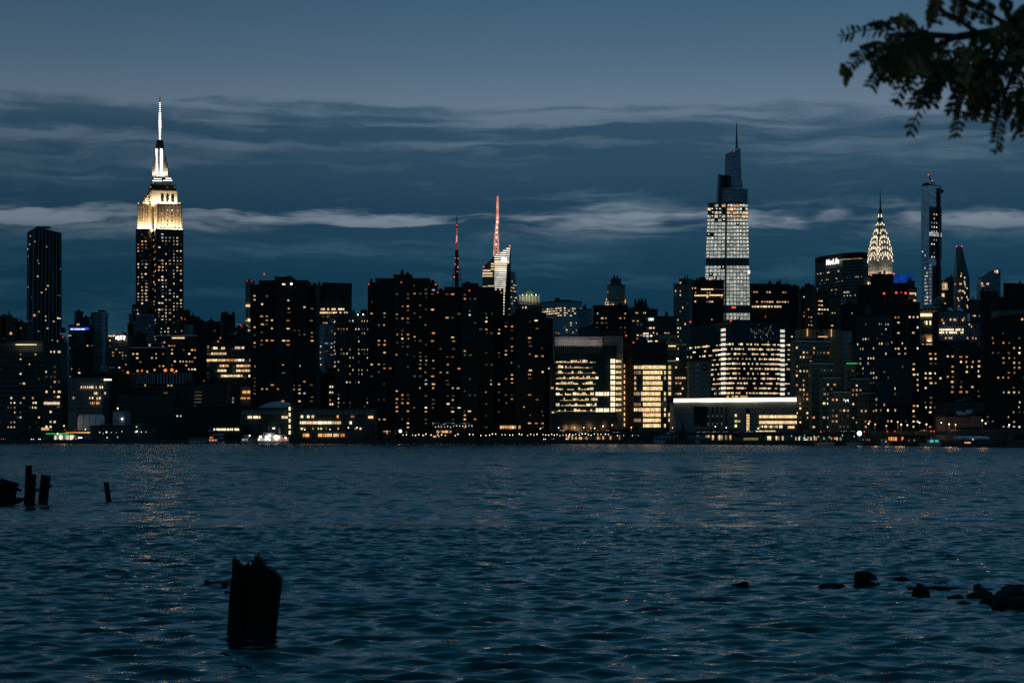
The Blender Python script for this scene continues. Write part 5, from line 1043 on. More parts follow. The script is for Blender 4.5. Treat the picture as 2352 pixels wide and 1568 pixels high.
for x, y, r in ((1585.5, 739, 1.0), (1678.5, 736.5, 1.0), (1813, 742.5, 1.0)): b.spot(x, y, 'red', r, Y=Y+(20 if x != 1678.5 else 0))
b.pxwin(1712, 1760, 735, 737.6, 'dimpink', Y=Y+2) if False else None; b.end()
b = Bld('riverside_hall', 'long concrete hall capped by one continuous glowing white light band', 1310, 'concrete', style='off'); Y = 1310
L0, R0 = (1549.5, Y+14), (1830.5, Y-22)
def hall(px): return L0[1]+(R0[1]-L0[1])*(px-L0[0])/(R0[0]-L0[0])
zt = Z(923.5, hall(1549.5)); zb = Z(915, hall(1549.5)); b.mkroot(X(1690, Y)); 
a = Vector((X(*L0), L0[1])); c = Vector((X(*R0), R0[1])); dpt = Vector((0, 40))
b.walls.prism([a, c, c+dpt, a+dpt], GZ, zt); b.roof.prism([a, c, c+dpt, a+dpt], zt+2.4, zt+3.0)
q = MB(); q.use('strip_band'); u = (c-a).normalized(); n = Vector((u.y, -u.x)); m1 = a.lerp(c, .602); m2 = a.lerp(c, .606)  # lit soffit, its light painted as a band that glows by itself
for s, e in ((a, m1), (m2, c)): q.prism([s+n*1.2, e+n*1.2, e+dpt*.2, s+dpt*.2], zt, zt+2.38)
q.build('light_band', b.root)
ff = (Vector((a.x, a.y, GZ)), Vector((c.x, c.y, GZ)), Vector((c.x, c.y, zt)), Vector((a.x, a.y, zt)))
def hv(py, px): return (Z(py, hall(px))-GZ)/(zt-GZ)
def hwin(l, r_, tp, bt, key, hf=1, gap=1): 
    u0, u1 = fpx(ff, l, r_); b.strips(ff, 1, hv(bt, l), hv(tp, l), hf, key, u0=u0, u1=u1, gap=gap)
q = MB(); q.use('pane_dark'); uu, up, W, H = b.frame(ff); nn = uu.cross(up).normalized()
for l, r_, tp, bt in ((1594, 1624, 933, 978), (1626, 1628, 935, 976), (1635, 1638.5, 933, 977), (1646, 1649, 933, 977), (1656, 1659, 934, 976), (1667, 1669.5, 935, 976), (1714, 1722, 938, 988)):
    u0, u1 = fpx(ff, l, r_); cc_ = b.at(ff, (u0+u1)/2, (hv(tp, l)+hv(bt, l))/2)+nn*.1; q.obox(cc_, uu, nn, up, W*(u1-u0), .3, H*(hv(tp, l)-hv(bt, l)))
q.build('slot_window', b.root)
for x in (1627, 1637, 1647.5, 1658): hwin(x-.5, x+.6, 953, 957, 'dimwarm'); hwin(x-.5, x+.6, 970, 976, 'grey_glow')
for y, l, r_ in ((956.5, 1744, 1834), (969.5, 1744, 1834)):
    for k in range(24): hwin(l+k*3.6, l+k*3.6+3.2, y-3.3, y+3.3, 'gold_bright') if l+k*3.6+3 < 1830 else None
for k in range(7): hwin(1744+k*6.2, 1749+k*6.2, 977, 982, b.rng.choice(['white', 'warm', 'dimwarm']))
hwin(1790, 1797, 976.5, 982.5, 'white'); hwin(1810, 1825, 978, 983, 'warm')
for k in range(13): hwin(1736+k*3.5, 1739+k*3.5, 988.5, 993.5, 'office_gold')
for k in range(7): hwin(1715, 1718, 951+k*6.2, 956+k*6.2, 'gold_bright'); hwin(1719, 1721.6, 951+k*6.2, 956+k*6.2, 'office_gold')
for y in (954, 967, 978): hwin(1688, 1692.5, y-3, y+2.6, 'white'); (hwin(1694, 1700, y-2, y+2, 'warm') if y == 967 else None)
for x in range(1660, 1695, 6): hwin(x, x+3, 990, 995, 'dimwarm')
for x, w_ in ((1669, 5), (1681, 4), (1688, 7), (1700, 17)): b.pxwin(x, x+w_, 910-1.5, 914.5, 'amber_gold', Y=Y+20)
b.end()
# steam rising from the roof vent of the hall
b = Bld('steam_vent', 'white steam plume curling above the glowing light band', 1345, 'metal', cat='steam vent'); b.mkroot(X(1645, 1345)); b.root.location.z = Z(918, 1345)
q = MB(); q.use('metal'); q.tube(P(1644, 918, 1345), P(1644, 912, 1345), .7, .7, 12); q.build('vent_pipe', b.root)
q = MB(); q.use('steam')
for x, y, r in ((1644, 911, 1.1), (1645, 907, 1.5), (1646.5, 903, 1.8), (1647, 899, 2.0), (1645.5, 896, 2.0), (1642, 893.5, 1.9), (1638.5, 892, 1.5), (1636, 891, 1.0), (1648, 895.5, 1.2)): q.ball(P(x, y, 1345), r, 12, 8)
o = q.build('steam', b.root, smooth=True); o['kind'] = 'stuff'
# ---- beige apartment complex at centre right
def bei(label, l, r_, tp, Y, C=None, p=.27, **kw):
    b = Bld(AT, label, Y, 'beige', style='res', group='stepped beige apartment complex', p=p, fh=2.9, cp=3.3, w=1.6, h=1.5, rc=.5, pal=[('warm', 4), ('amber', 3), ('white', 2), ('dim', 2)])
    f = b.vol(l, r_, tp, C=C, t=22, plant=False, **kw); q = MB(); q.use('white_paint'); e = f[-1]; u, up, W, H = b.frame(e); n = u.cross(up).normalized()
    q.obox((e[2]+e[3])/2+n*.4-up*.4, u, n, up, W, .5, .9); q.build('parapet', b.root); return b
b = bei('tallest beige apartment tower with two light slotted rooftop bulkheads', 1815, 1956, 781.5, 1300, C=1822); b.vol(1837, 1874, 755, Y=1310, win=False, plant=False); b.vol(1892, 1932, 756, Y=1310, win=False, plant=False); b.vol(1932, 1957, 760, Y=1312, win=False, m='pale')
b.pxwin(1853, 1855.5, 755, 772, 'amber_gold', Y=1309); b.pxwin(1908, 1910.5, 756, 773, 'amber_gold', Y=1309); b.pxwin(1878, 1900, 772.3, 774, 'warm', Y=1309); b.end()
b = bei('right wing of the beige complex crowned by a thin green light line', 1940, 1981, 834, 1290, C=1944, p=.14); b.pxwin(1944, 1970, 833.2, 835.2, 'green', Y=1286); b.vol(1956, 1969, 790, Y=1303, win=True); b.end()
bei('beige apartment block second highest, stepping down left of centre', 1859, 1915, 833, 1270, C=1864).end()
bei('beige apartment block third step of the complex', 1883, 1931, 866, 1250, C=1888).end()
b = bei('beige apartment block lowest front step with a tiny blue neon sign', 1902, 1953, 898.5, 1225, C=1907, p=.2); b.pxwin(1941.5, 1948.5, 918.2, 919.8, 'bluewhite', Y=1220); b.pxwin(1941.3, 1942.4, 918.2, 923, 'bluewhite', Y=1220); b.pxwin(1947.6, 1948.7, 918.2, 923, 'bluewhite', Y=1220); b.end()
bei('beige apartment block behind, between the green lit wing and the dark mass', 1950, 1998, 868.5, 1265, C=1954, p=.14).end()
bei('beige apartment block furthest right, nearly dark, with a lit attic', 1968, 2020, 901, 1235, C=1974, p=.11).end()
# ------------------------------------------------------------------ riverside buildings, roads, lamps, cars, boats
b = Bld('riverside_school', 'long low riverside building with a white domed tent roof and a lit stair tower', 1412, 'concrete_dark', style='off'); Y = 1412
b.vol(551, 668, 939, win=False, plant=False); b.vol(668, 688, 929, Y=Y-4, win=False, plant=False); b.vol(688, 862, 937.5, win=False, plant=False)
q = MB(); q.use('tarp'); n = 18; arc = [(592+93*i/n, 939-17.5*math.sin(math.pi*(.02+.96*i/n))**.75) for i in range(n+1)]
front = [P(x, y, Y+6) for x, y in arc]+[P(685, 940, Y+6), P(592, 940, Y+6)]; q.hexa(front, [Vector((p.x, Y+46, p.z)) for p in front]); q.build('domed_roof', b.root, smooth=False)
for l_, r2, t2 in [(556+x*9.3, 564+x*9.3, 942) for x in range(11)]+[(694+x*12, 704.5+x*12, 941) for x in range(14)]:
    q = MB(); q.use('concrete'); q.box(X(l_, Y), X(r2, Y), Y-.8, Y, Z(952, Y), Z(t2, Y)); q.build('parapet_panel', b.root)
for i in range(5): b.pxwin(663.5, 667.3, 938.5+i*13.6-4, 938.5+i*13.6+4, 'crownish', Y=Y-4.2)
for x in (693.5, 708, 718.5): b.pxwin(x-2.6, x+2.8, 953.5, 959.5, 'white', Y=Y-.5)
b.pxwin(773.5, 778, 953.5, 959.5, 'amber_gold', Y=Y-.5); b.pxwin(806, 814, 954, 958.5, 'dimwarm', Y=Y-.5); b.pxwin(846, 857, 955, 960.5, 'warm', Y=Y-.5)
for x0, x1 in ((569, 579), (582, 593), (594.5, 598), (647, 653), (654, 661)): b.pxwin(x0, x1, 955, 960.5, 'white', Y=Y-.5)
x = 689
while x < 782:
    wd = b.rng.choice((3, 5, 9, 11)); b.pxwin(x, min(x+wd, 783), 967.3, 973.5, b.rng.choice(['crownish', 'white', 'warm', 'warm']), Y=Y-.5) if not 700 < x < 705 else None; x += wd+1.2
b.pxwin(803.5, 807.8, 967.5, 973.5, 'crownish', Y=Y-.5)
for x in (691, 698, 718, 730, 735, 748, 776, 815, 826): b.pxwin(x, x+b.rng.uniform(1.5, 5), 982, 986, b.rng.choice(['dimwarm', 'warm', 'white']), Y=Y-.5)
for x, y in ((627, 983), (630, 983)): b.spot(x, y, 'lamp', .45, Y=Y-1)
x = 689
while x < 792:
    wd = b.rng.choice((2, 4, 6, 9)); b.pxwin(x, min(x+wd, 793), 995.5, 1002.5, b.rng.choice(['amber_gold', 'warm', 'gold_bright', 'amber']), Y=Y-.5) if b.rng.random() < .85 else None; x += wd+1
for k in range(14): b.pxwin(515+k*6.8-1, 515+k*6.8+4.6, 983.5, 987.5, b.rng.choice(['crownish', 'white', 'warm']), Y=Y-.5) if k < 6 and False else None
b.end()
b = Bld('boat_club', 'low dark riverside terrace with a ragged bright window strip and white awnings', 1402, 'black', style='off'); Y = 1402
b.vol(478, 568, 980, win=False, plant=False)
for x0, x1 in ((491, 494), (496.5, 507), (508.5, 519.5), (522, 526), (528, 530), (532, 535), (539, 549)): b.pxwin(x0, x1, 983.6, 988, 'crownish', Y=Y-.5)
for l, r_, tp in ((478, 501, 987.5), (486, 511, 996.5), (501, 514, 1004)): b.box(l, r_, tp, tp+2.2, Y=Y-6, depth=5, m='white_paint', name='awning')
b.end()
b = Bld('riverside_restaurant', 'riverside restaurant under three white wave shaped canopies with an amber bar', 1375, 'black', style='off', px=1040); Y = 1400
b.vol(992, 1062, 984, win=False, plant=False, Y=Y)
for l, r_ in ((992, 1014), (1014, 1048), (1048, 1086)):
    q = MB(); q.use('tarp'); n = 12; tp = [P(l+(r_-l)*i/n, 975.5-5.5*math.sin(math.pi*i/n)**1.6+(0 if i % 2 else .3), Y-8) for i in range(n+1)]
    q.hexa(tp+[p-Vector((0, 0, .45)) for p in tp[::-1]], [p+Vector((0, 9, .4)) for p in tp]+[p+Vector((0, 9, 0)) for p in tp[::-1]]); q.build('canopy', b.root)
q = MB(); q.use('metal')
for x in (994, 1014, 1031, 1048, 1066, 1085): q.tube(P(x, 1004, Y-5), P(x, 975, Y-5), .15)
q.build('canopy_post', b.root)
for x0, x1, k in ((1003, 1006, 'amber'), (1006.5, 1009.5, 'warm'), (1012.5, 1029, 'amber_gold'), (1031, 1037.5, 'amber')): b.pxwin(x0, x1, 988.3, 993.6, k, Y=Y-.5)
b.pxwin(995, 1002, 1000, 1004, 'amber_gold', Y=Y-.5); b.pxwin(1006, 1010, 1000.5, 1003, 'amber', Y=Y-.5)
for x in range(1000, 1085, 7): b.spot(x, 979+b.rng.uniform(-2, 2), 'lamp', .2, Y=Y-6)
for x in (1021, 1067): b.pxwin(x-3, x+3, 972.8, 973.8, 'amber', Y=Y-8)
b.end()
b = Bld('pier_shed', 'large dark teal pier shed like a moored ship with specks of reflected light', 1425, 'teal_paint', style='off', px=285); Y = 1412
pts = [Vector((X(207, Y), Y)), Vector((X(332, Y), Y-14)), Vector((X(364, Y), Y-12)), Vector((X(364, Y), Y+14)), Vector((X(210, Y), Y+16))]; b.mkroot(X(285, Y)); b.root.location.y = Y
b.walls.prism(pts, 1.2, Z(978.5, Y)); b.roof.prism([p*1.0 for p in pts], Z(978.5, Y), Z(976.5, Y)); q = MB(); q.use('black'); q.prism([p+Vector((0, -.3)) for p in pts], -1, 2.0); q.build('hull_skirt', b.root)
for x, y, r in ((229, 992.5, .35), (237, 994.5, .25), (244.5, 992, .55), (280, 990.5, .3), (313.7, 979.5, .45), (314, 990.5, .55), (311, 991.5, .4), (246, 1004.5, .35), (270, 1003.5, .35), (335, 991.5, .25), (325, 991.5, .25), (267, 993, .2), (256, 992.7, .2)): b.spot(x, y, 'lamp_glint', r, Y=Y-14, name='deck_lamp_or_glint')  # lamp reflections on the shed wall, painted as small glowing balls
b.box(230, 250, 973, 976.5, Y=Y-2, m='metal'); b.box(305, 325, 972.5, 976.5, Y=Y-2, m='metal'); b.end()
b = Bld('petrol_station', 'petrol station under a thin green lit canopy with bright white kiosk bays', 1408, 'white_paint', cat='petrol station', px=137); Y = 1408; b.mkroot()
q = MB(); q.use('metal'); q.box(X(110, Y), X(163, Y), Y-6, Y+8, Z(997, Y), Z(994, Y)); q.build('canopy', b.root)
q = MB(); q.use('green'); q.box(X(110, Y), X(131, Y), Y-6.3, Y-6, Z(996.8, Y), Z(994.6, Y)); q.box(X(134, Y), X(163, Y), Y-6.3, Y-6, Z(996.8, Y), Z(994.6, Y)); q.build('canopy_light', b.root); b.spot(132.4, 995.8, 'lamp', .5, Y=Y-6)
q = MB(); q.use('metal')
for x in (114, 126, 146, 160): q.tube(P(x, 1011, Y), P(x, 996, Y), .2)
q.build('canopy_post', b.root)
for x0, x1, k in ((125, 128.5, 'crownish'), (129, 130.5, 'grey_glow'), (137, 140, 'crownish'), (140.5, 143.8, 'white'), (150, 153, 'grey_glow'), (153.5, 158, 'white'), (160, 163.5, 'crownish'), (164.5, 168.6, 'white')): b.pxwin(x0, x1, 999.5, 1009.5, k, Y=Y+6)
b.walls.use('white_paint'); b.walls.box(X(122, Y), X(170, Y), Y+6.5, Y+14, GZ, Z(997.5, Y))
b.pxwin(180, 189, 1003.4, 1006, 'strip_white', Y=Y+2); b.end()
b = Bld('shed', 'low dark blue shed left of the petrol station', 1406, 'teal_paint', cat='shed', style='dark'); b.vol(32, 100, 999, win=False, depth=12); b.pxwin(38, 44, 1001, 1006, 'pane_dark'); b.pxwin(64, 70, 1001, 1006, 'pane_dark'); b.end()
# elevated road along the left, and the riverside road further right
def deck(name, label, pts, zt, th=1.3, wd=11):
    r = thing(name, label, 'elevated road', (pts[0][0], pts[0][1], GZ)); q = MB(); q.use('concrete_dark'); w2 = MB(); w2.use('concrete_dark')
    for (xa, ya), (xc, yc) in zip(pts, pts[1:]):
        q.hexa([(xa, ya, zt-th), (xc, yc, zt-th), (xc, yc+wd, zt-th), (xa, ya+wd, zt-th)], [(xa, ya, zt), (xc, yc, zt), (xc, yc+wd, zt), (xa, ya+wd, zt)])
        w2.hexa([(xa, ya-.05, zt), (xc, yc-.05, zt), (xc, yc+.25, zt), (xa, ya+.25, zt)], [(xa, ya-.05, zt+.8), (xc, yc-.05, zt+.8), (xc, yc+.25, zt+.8), (xa, ya+.25, zt+.8)])
    q.build('road_deck', r); w2.build('parapet', r)
    L = 0
    for (xa, ya), (xc, yc) in zip(pts, pts[1:]):
        n = max(1, int(abs(xc-xa)/22))
        for i in range(n):
            t0 = (i+.5)/n; x = xa+(xc-xa)*t0; y = ya+(yc-ya)*t0; c = MB(); c.use('concrete_dark'); c.box(x-.6, x+.6, y+2, y+wd-2, GZ-.5, zt-th); c.build('pier', r)
    return r
zl = Z(990.2, 1430); rd = deck('elevated_road', 'raised highway crossing above the petrol station with a sodium lit rail', [(X(-80, 1430), 1430), (X(207, 1426), 1426)], zl)
q = MB(); q.use('amber_gold'); q.hexa([(X(150, 1426), 1425.6, zl-1.0), (X(207, 1426), 1425.6, zl-1.3), (X(207, 1426), 1425.7, zl-1.3), (X(150, 1426), 1425.7, zl-1.0)], [(X(150, 1426), 1425.6, zl-.75), (X(207, 1426), 1425.6, zl-.4), (X(207, 1426), 1425.7, zl-.4), (X(150, 1426), 1425.7, zl-.75)]); q.build('rail_glow', rd)  # sodium light falling on the rail, painted as a glowing strip
q = MB(); q.use('amber_gold'); q.box(X(94, 1426), X(110, 1426), 1427, 1429, zl+.9, zl+2.6); q.build('lit_sign_back', rd)
zr = GZ+4.6
deck('elevated_road', 'long dark riverside viaduct with a solid parapet below the beige complex', [(X(1400, 1330), 1330), (X(1700, 1238), 1238), (X(2100, 1068), 1068), (X(2420, 895), 895)], zr, wd=13)
# cars
def make_car():
    r = thing('car', 'x', 'car', (0, 0, 0)); q = MB(); q.use('car_paint')
    q.hexa([(-.88, -2.2, .3), (.88, -2.2, .3), (.88, 2.2, .3), (-.88, 2.2, .3)], [(-.86, -2.1, .85), (.86, -2.1, .85), (.86, 2.15, .9), (-.86, 2.15, .9)])
    q.hexa([(-.8, -1.1, .86), (.8, -1.1, .86), (.8, 1.5, .9), (-.8, 1.5, .9)], [(-.65, -.5, 1.42), (.65, -.5, 1.42), (.65, 1.0, 1.42), (-.65, 1.0, 1.42)]); bo = q.build('body', r)
    q = MB(); q.use('pane_dark'); q.hexa([(-.72, -1.08, .9), (.72, -1.08, .9), (.72, -1.0, .9), (-.72, -1.0, .9)], [(-.6, -.54, 1.38), (.6, -.54, 1.38), (.6, -.46, 1.38), (-.6, -.46, 1.38)]); q.build('windscreen', bo)
    for x in (-.78, .78):
        for y in (-1.35, 1.35): q = MB(); q.use('black'); q.tube((x-.1, y, .33), (x+.1, y, .33), .33, .33, 12); wh = q.build('wheel', r); q = MB(); q.use('metal'); q.tube((x-.12, y, .33), (x+.12, y, .33), .2, .2, 10); q.build('rim', wh)
    for x in (-.62, .62):
        q = MB(); q.use('headlight'); q.ball((x, -2.15, .62), .27); q.build('headlight', r); q = MB(); q.use('taillight'); q.ball((x, 2.15, .68), .2); q.build('taillight', r)
    return r
car0 = make_car(); used = [0]
def car(px, Y, z, away=False):
    o = car0 if not used[0] else copy_tree(car0); used[0] = 1; o.location = (X(px, Y), Y, z); o.rotation_euler = (0, 0, R(180+CR.uniform(-25, 25)) if away else R(CR.uniform(-30, 30)))
    tag(o, 'small car on the far riverside road with '+('red tail lights towards the river' if away else 'white headlights towards the river'), 'car', 'cars with '+('tail' if away else 'head')+' lights along the far riverside road')
CR = random.Random(5)
for px in (51, 80, 150, 172): car(px, 1432, zl, True)
for px in (108.5, 115): car(px, 1431, zl)
for px in (2, 8, 170, 177): car(px, 1402, GZ, True)
for px in (73, 95): car(px, 1402, GZ)
def road_y(px):
    pp = [(1400, 1330), (1700, 1238), (2100, 1068), (2420, 895)]
    for (a, ya), (c, yc) in zip(pp, pp[1:]):
        if a <= px <= c: return ya+(yc-ya)*(px-a)/(c-a)
for px in (1412, 1419, 1606, 1612, 1620, 1640, 1648, 1660, 1669, 1680, 1687, 1705, 1711, 1718, 1726, 1936, 1944, 1958): car(px, road_y(px)+CR.uniform(3, 9), zr)
for px in (1693, 1786, 1850, 1895, 1906, 1917, 2120, 2135, 2190, 2203): car(px, road_y(px)+CR.uniform(3, 9), zr, True)
for px in (2032, 2040, 2052, 2066, 2080, 2095, 1845, 1990): car(px, shore(px)+9, GZ, CR.random() < .25)
car(1305, 1398, GZ); car(1270, 1400, GZ, True); car(1250, 1399, GZ)
# promenade lamps
def make_lamp(h, r, key='lamp', name='street_lamp'):
    o = thing(name, 'x', 'street lamp', (0, 0, 0)); q = MB(); q.use('metal'); q.tube((0, 0, 0), (0, 0, h), .09, .06); q.tube((0, 0, 0), (0, 0, .5), .16, .13); q.build('pole', o)
    q = MB(); q.use(key); q.ball((0, 0, h+r*.8), r, 10, 6); q.build('lamp_head', o); return o
def place(proto, flag, px, Y, z, label, group):
    o = proto if not flag[0] else copy_tree(proto); flag[0] = 1; o.location = (X(px, Y), Y, z); o.scale[2] = CR.uniform(.82, 1.12); tag(o, label, 'street lamp', group)
LA = make_lamp(3.6, .28); fa = [0]; LB = make_lamp(4.2, .3, 'teal_light'); fb = [0]; LC = make_lamp(8.5, .33); fc = [0]; LD = make_lamp(9.0, .36, 'lamp_warm'); fd = [0]
for px in [925, 933, 948, 955, 962, 971, 979, 990, 1006, 1014, 1023, 1045, 1052, 1079, 1086, 1104, 1116, 1124, 1131, 1138, 1153, 1160, 1171, 1178, 1192, 1198, 1212, 1219, 1226, 1233, 1247, 1253, 1260, 1267, 1273, 1279, 1286, 1293, 1300, 1308, 1315, 1322, 1330, 1337, 1344, 1351, 1358, 1365, 1373, 1380, 1391, 1397, 1404, 1411, 1418, 1425, 1432, 1439, 1446, 1453, 1460, 1467, 1474, 1480]:
    place(LA, fa, px+CR.uniform(-.6, .6), shore(px)+2.5, GZ, 'short white globe lamp on the centre riverside promenade railing line', 'white globe lamps along the centre promenade')
for px in (1818, 1837, 1848, 1858, 1870, 1880, 1892, 1905, 1935, 1962): place(LB, fb, px, shore(px)+2, GZ-1.6, 'small green tinted lamp low on the quay under the beige complex', 'green tinted quay lamps')
for px, yy in ((918, 18), (1007, 30), (1062, 40), (1178, 22), (1241, 26), (1283, 60), (1385, 70), (1504, 55), (1545, 60), (1573, 60), (1643, 55), (1668, 60), (1742, 55), (1751, 50), (2084, 34), (2112, 18), (2162, 40), (2264, 14), (2318, 42), (1995, 26), (700, 6), (758, 6), (800, 6), (820, 6), (196, 12), (1010, 10)):
    place(LC, fc, px, shore(px)+yy, GZ, 'tall white street lamp standing behind the riverside edge', 'tall white street lamps behind the quay')
for px, yy in ((147, 30), (1320, 60), (1341, 62), (1366, 50), (1357, 40), (1406, 45), (1450, 50), (1588, 70), (1603, 66), (2010, 40), (2036, 30), (2062, 25), (2070, 28), (2180, 22), (2195, 30), (2256, 20), (2128, 40)):
    place(LD, fd, px, shore(px)+yy, GZ, 'tall sodium lamp with warm light behind the riverside edge', 'tall warm street lamps behind the quay')
for o in [x for x in list(COL.objects) if x.get('group') == 'tall warm street lamps behind the quay']:
    L = bpy.data.lights.new('lamp_light', 'POINT'); L.energy = 900; L.color = (1, .55, .22); L.shadow_soft_size = 1.6; l = bpy.data.objects.new('lamp_light', L); COL.objects.link(l); l.parent = o; l.location = (0, -1.2, 9.6)
for px, y in ((1974-8, 998),):
    o = make_lamp(Z(999, shore(px)+6)-GZ, 1.25, 'lamp_big'); o.location = (X(1974, 1092), 1092, GZ); tag(o, 'single dazzling white floodlamp on the dock below the beige complex', 'floodlamp')
o = make_lamp(5.5, 1.0, 'lamp_big'); o.location = (X(919.5, 1398), 1398, GZ); tag(o, 'large white lamp at the foot of the second brick cluster tower', 'floodlamp')
# traffic and shop lights
def traffic(px, Y, z, i):
    o = thing('traffic_light', 'slim traffic signal showing red over the far riverside road', 'traffic light', (X(px, Y), Y, z), 'red traffic signals along the far riverside road'); q = MB(); q.use('metal'); q.tube((X(px, Y), Y, z), (X(px, Y), Y, z+5), .1); q.build('pole', o)
    q = MB(); q.use('black'); q.box(X(px, Y)-.25, X(px, Y)+.25, Y-.2, Y+.2, z+4.4, z+5.6); q.build('signal_box', o); q = MB(); q.use('red'); q.ball((X(px, Y), Y-.25, z+5.2), .32); q.build('signal_lamp', o)
for i, (px, dy_) in enumerate(((65, 20), (173, 15), (1885, 20), (1905, 24), (1985, 18), (2038, 20), (2055, 10), (2138, 14), (2145, 15), (1758, 30))): traffic(px, shore(px)+dy_, GZ, i)
def kiosk(name, label, px0, px1, tp, Y, key, m='concrete_dark', n=4, cat='kiosk', p=.8, seed=1, bot=None):
    b = Bld(name, label, Y, m, cat=cat, style='off'); b.vol(px0, px1, tp, win=False, depth=7, plant=False); bt = 1002+ (CZ-GZ)*F/Y-1.2 if bot is None else bot; wd = (px1-px0)/n
    for i in range(n):
        if b.rng.random() < p: b.pxwin(px0+i*wd+.5, px0+(i+1)*wd-.5, tp+1.2, bt, key if isinstance(key, str) else b.rng.choice(key), Y=Y-.3)
    b.end()
kiosk('ferry_office', 'olive yellow lit low building behind the quay railing', 1690, 1742, 1004, 1225, 'olive_glow', 'olive', 3)  # lamplight on the olive wall, painted as glowing panes
kiosk('kiosk', 'lit row of shop fronts right of the olive yellow building', 1752, 1800, 1000, 1200, ['warm', 'office_gold', 'dimwarm', 'white'], n=10, p=.6)
kiosk('kiosk', 'low quay stall with mixed lights below the beige complex', 1826, 1880, 1002, 1165, ['warm', 'dimwarm', 'white', 'amber', 'grey_glow'], n=14, p=.5)
kiosk('kiosk', 'low quay stall with amber and red lights beside the floodlamp', 1886, 1945, 1003, 1130, ['warm', 'dimwarm', 'amber', 'grey_glow', 'red_dim'], n=14, p=.45)
kiosk('kiosk', 'small orange lit gate house on the quay under the dark mass', 2040, 2075, 1002, 1060, ['amber', 'bulb_dim', 'warm', 'grey_glow'], n=7, p=.6)
kiosk('kiosk', 'dim quay hut between the orange gate house and the moored catamaran', 2085, 2110, 1008, 1035, ['dimwarm', 'grey_glow', 'amber'], n=6, p=.5)
kiosk('garage', 'row of glowing ground floor openings under the large hospital', 1300, 1425, 992, 1425, ['amber', 'warm', 'dimwarm', 'amber_gold'], n=30, p=.55, cat='garage')
kiosk('garage', 'amber lit ground floor entrance of the shortest brick cluster', 1148, 1196, 976, 1440, ['amber_gold', 'warm', 'amber'], n=9, p=.8, cat='garage', bot=984)
kiosk('garage', 'row of lit entrances at the foot of the long concrete hall', 1600, 1700, 990, 1290, ['warm', 'dimwarm', 'amber_gold'], n=20, p=.55, cat='garage')
kiosk('garage', 'ground floor rooms glowing at the foot of the second brick cluster', 880, 912, 988, 1436, ['warm', 'amber', 'dimwarm'], n=5, p=.8, cat='garage', bot=996)
kiosk('garage', 'tall lit lobby slots at the foot of the second brick cluster', 930, 992, 990, 1430, ['crownish', 'amber_gold', 'warm', 'dim'], n=14, p=.45, cat='garage', bot=1000)
# boats
def hull(q, x0, x1, y0, y1, z0, z1, bow=3):
    q.hexa([(x0+bow*.6, y0+.5, z0), (x1-bow*.9, y0+.5, z0), (x1-bow*.2, (y0+y1)/2, z0), (x1-bow*.9, y1-.5, z0), (x0+bow*.6, y1-.5, z0)], [(x0, y0, z1), (x1-bow, y0, z1), (x1, (y0+y1)/2, z1), (x1-bow, y1, z1), (x0, y1, z1)])
def boat(name, label, px0, px1, Y, tiers, cat='boat'):
    o = thing(name, label, cat, (X((px0+px1)/2, Y), Y, 0)); q = MB(); q.use('hull_white'); hull(q, X(px0, Y), X(px1, Y), Y-3, Y+3, -.4, 1.6); q.build('hull', o)
    z = 1.6
    for k, (a, c, h, m, keys) in enumerate(tiers):
        q = MB(); q.use(m); xa, xc = X(a, Y), X(c, Y); q.box(xa, xc, Y-2.4+k*.3, Y+2.4-k*.3, z, z+h); q.box(xa-.5, xc+.5, Y-2.7+k*.3, Y+2.7-k*.3, z+h, z+h+.18); q.build('deck_house', o)
        n = max(3, int((xc-xa)/2.2))
        for i in range(n):
            q = MB(); key = keys if isinstance(keys, str) else CR.choice(keys); q.use(key); u0 = xa+(xc-xa)*(i+.15)/n; u1 = xa+(xc-xa)*(i+.85)/n; q.box(u0, u1, Y-2.45+k*.3, Y-2.41+k*.3, z+h*.3, z+h*.85); q.build('window', o)
        z += h+.18
    return o
o = boat('ferry', 'long low white ferry with dark windows moored at the left terrace', 433, 484, 1392, [(434, 482, 2.1, 'hull_white', 'pane_dark')], 'ferry')
o = boat('yacht', 'party boat washed in orange light beside the white ferry', 478, 518, 1386, [(481, 500, 1.6, 'hull_white', ['bulb_dim', 'amber', 'amber_gold']), (483, 490, 1.6, 'hull_white', ['bulb_dim'])])
o = boat('yacht', 'large white motor yacht with glaring deck lights before the low riverside building', 590, 666, 1385, [(592, 663, 2.2, 'hull_white', ['crownish', 'strip_white', 'warm', 'amber', 'bulb_dim']), (602, 655, 1.9, 'hull_white', ['grey_glow', 'pink_light', 'pane_dark', 'dimwarm']), (606, 630, 1.2, 'hull_white', ['pane_dark', 'grey_glow'])])
q = MB(); q.use('hull_white'); q.tube(P(643, 995, 1385), P(641, 983, 1385), .9, .7, 8); q.tube(P(617, 990, 1385), P(619, 978, 1385), .3, .15); q.build('mast', o)
for x, y, r in ((598, 1003, .9), (613, 1004, 1.2), (619, 1000, .9), (634, 1003.5, 1.5), (640, 1004, .9), (656, 1005, .6)): q = MB(); q.use('lamp'); q.ball(P(x, y, 1381), r); q.build('deck_lamp_or_glint', o)
o = boat('ferry', 'grey white work boat with square wheelhouse ahead of the motor yacht', 552, 590, 1388, [(556, 586, 2.0, 'hull_white', ['pane_dark', 'grey_glow']), (560, 572, 1.8, 'hull_white', ['pane_dark'])], 'boat')
q = MB(); q.use('lamp'); q.ball(P(573.5, 1000, 1384), .5); q.build('deck_lamp_or_glint', o)
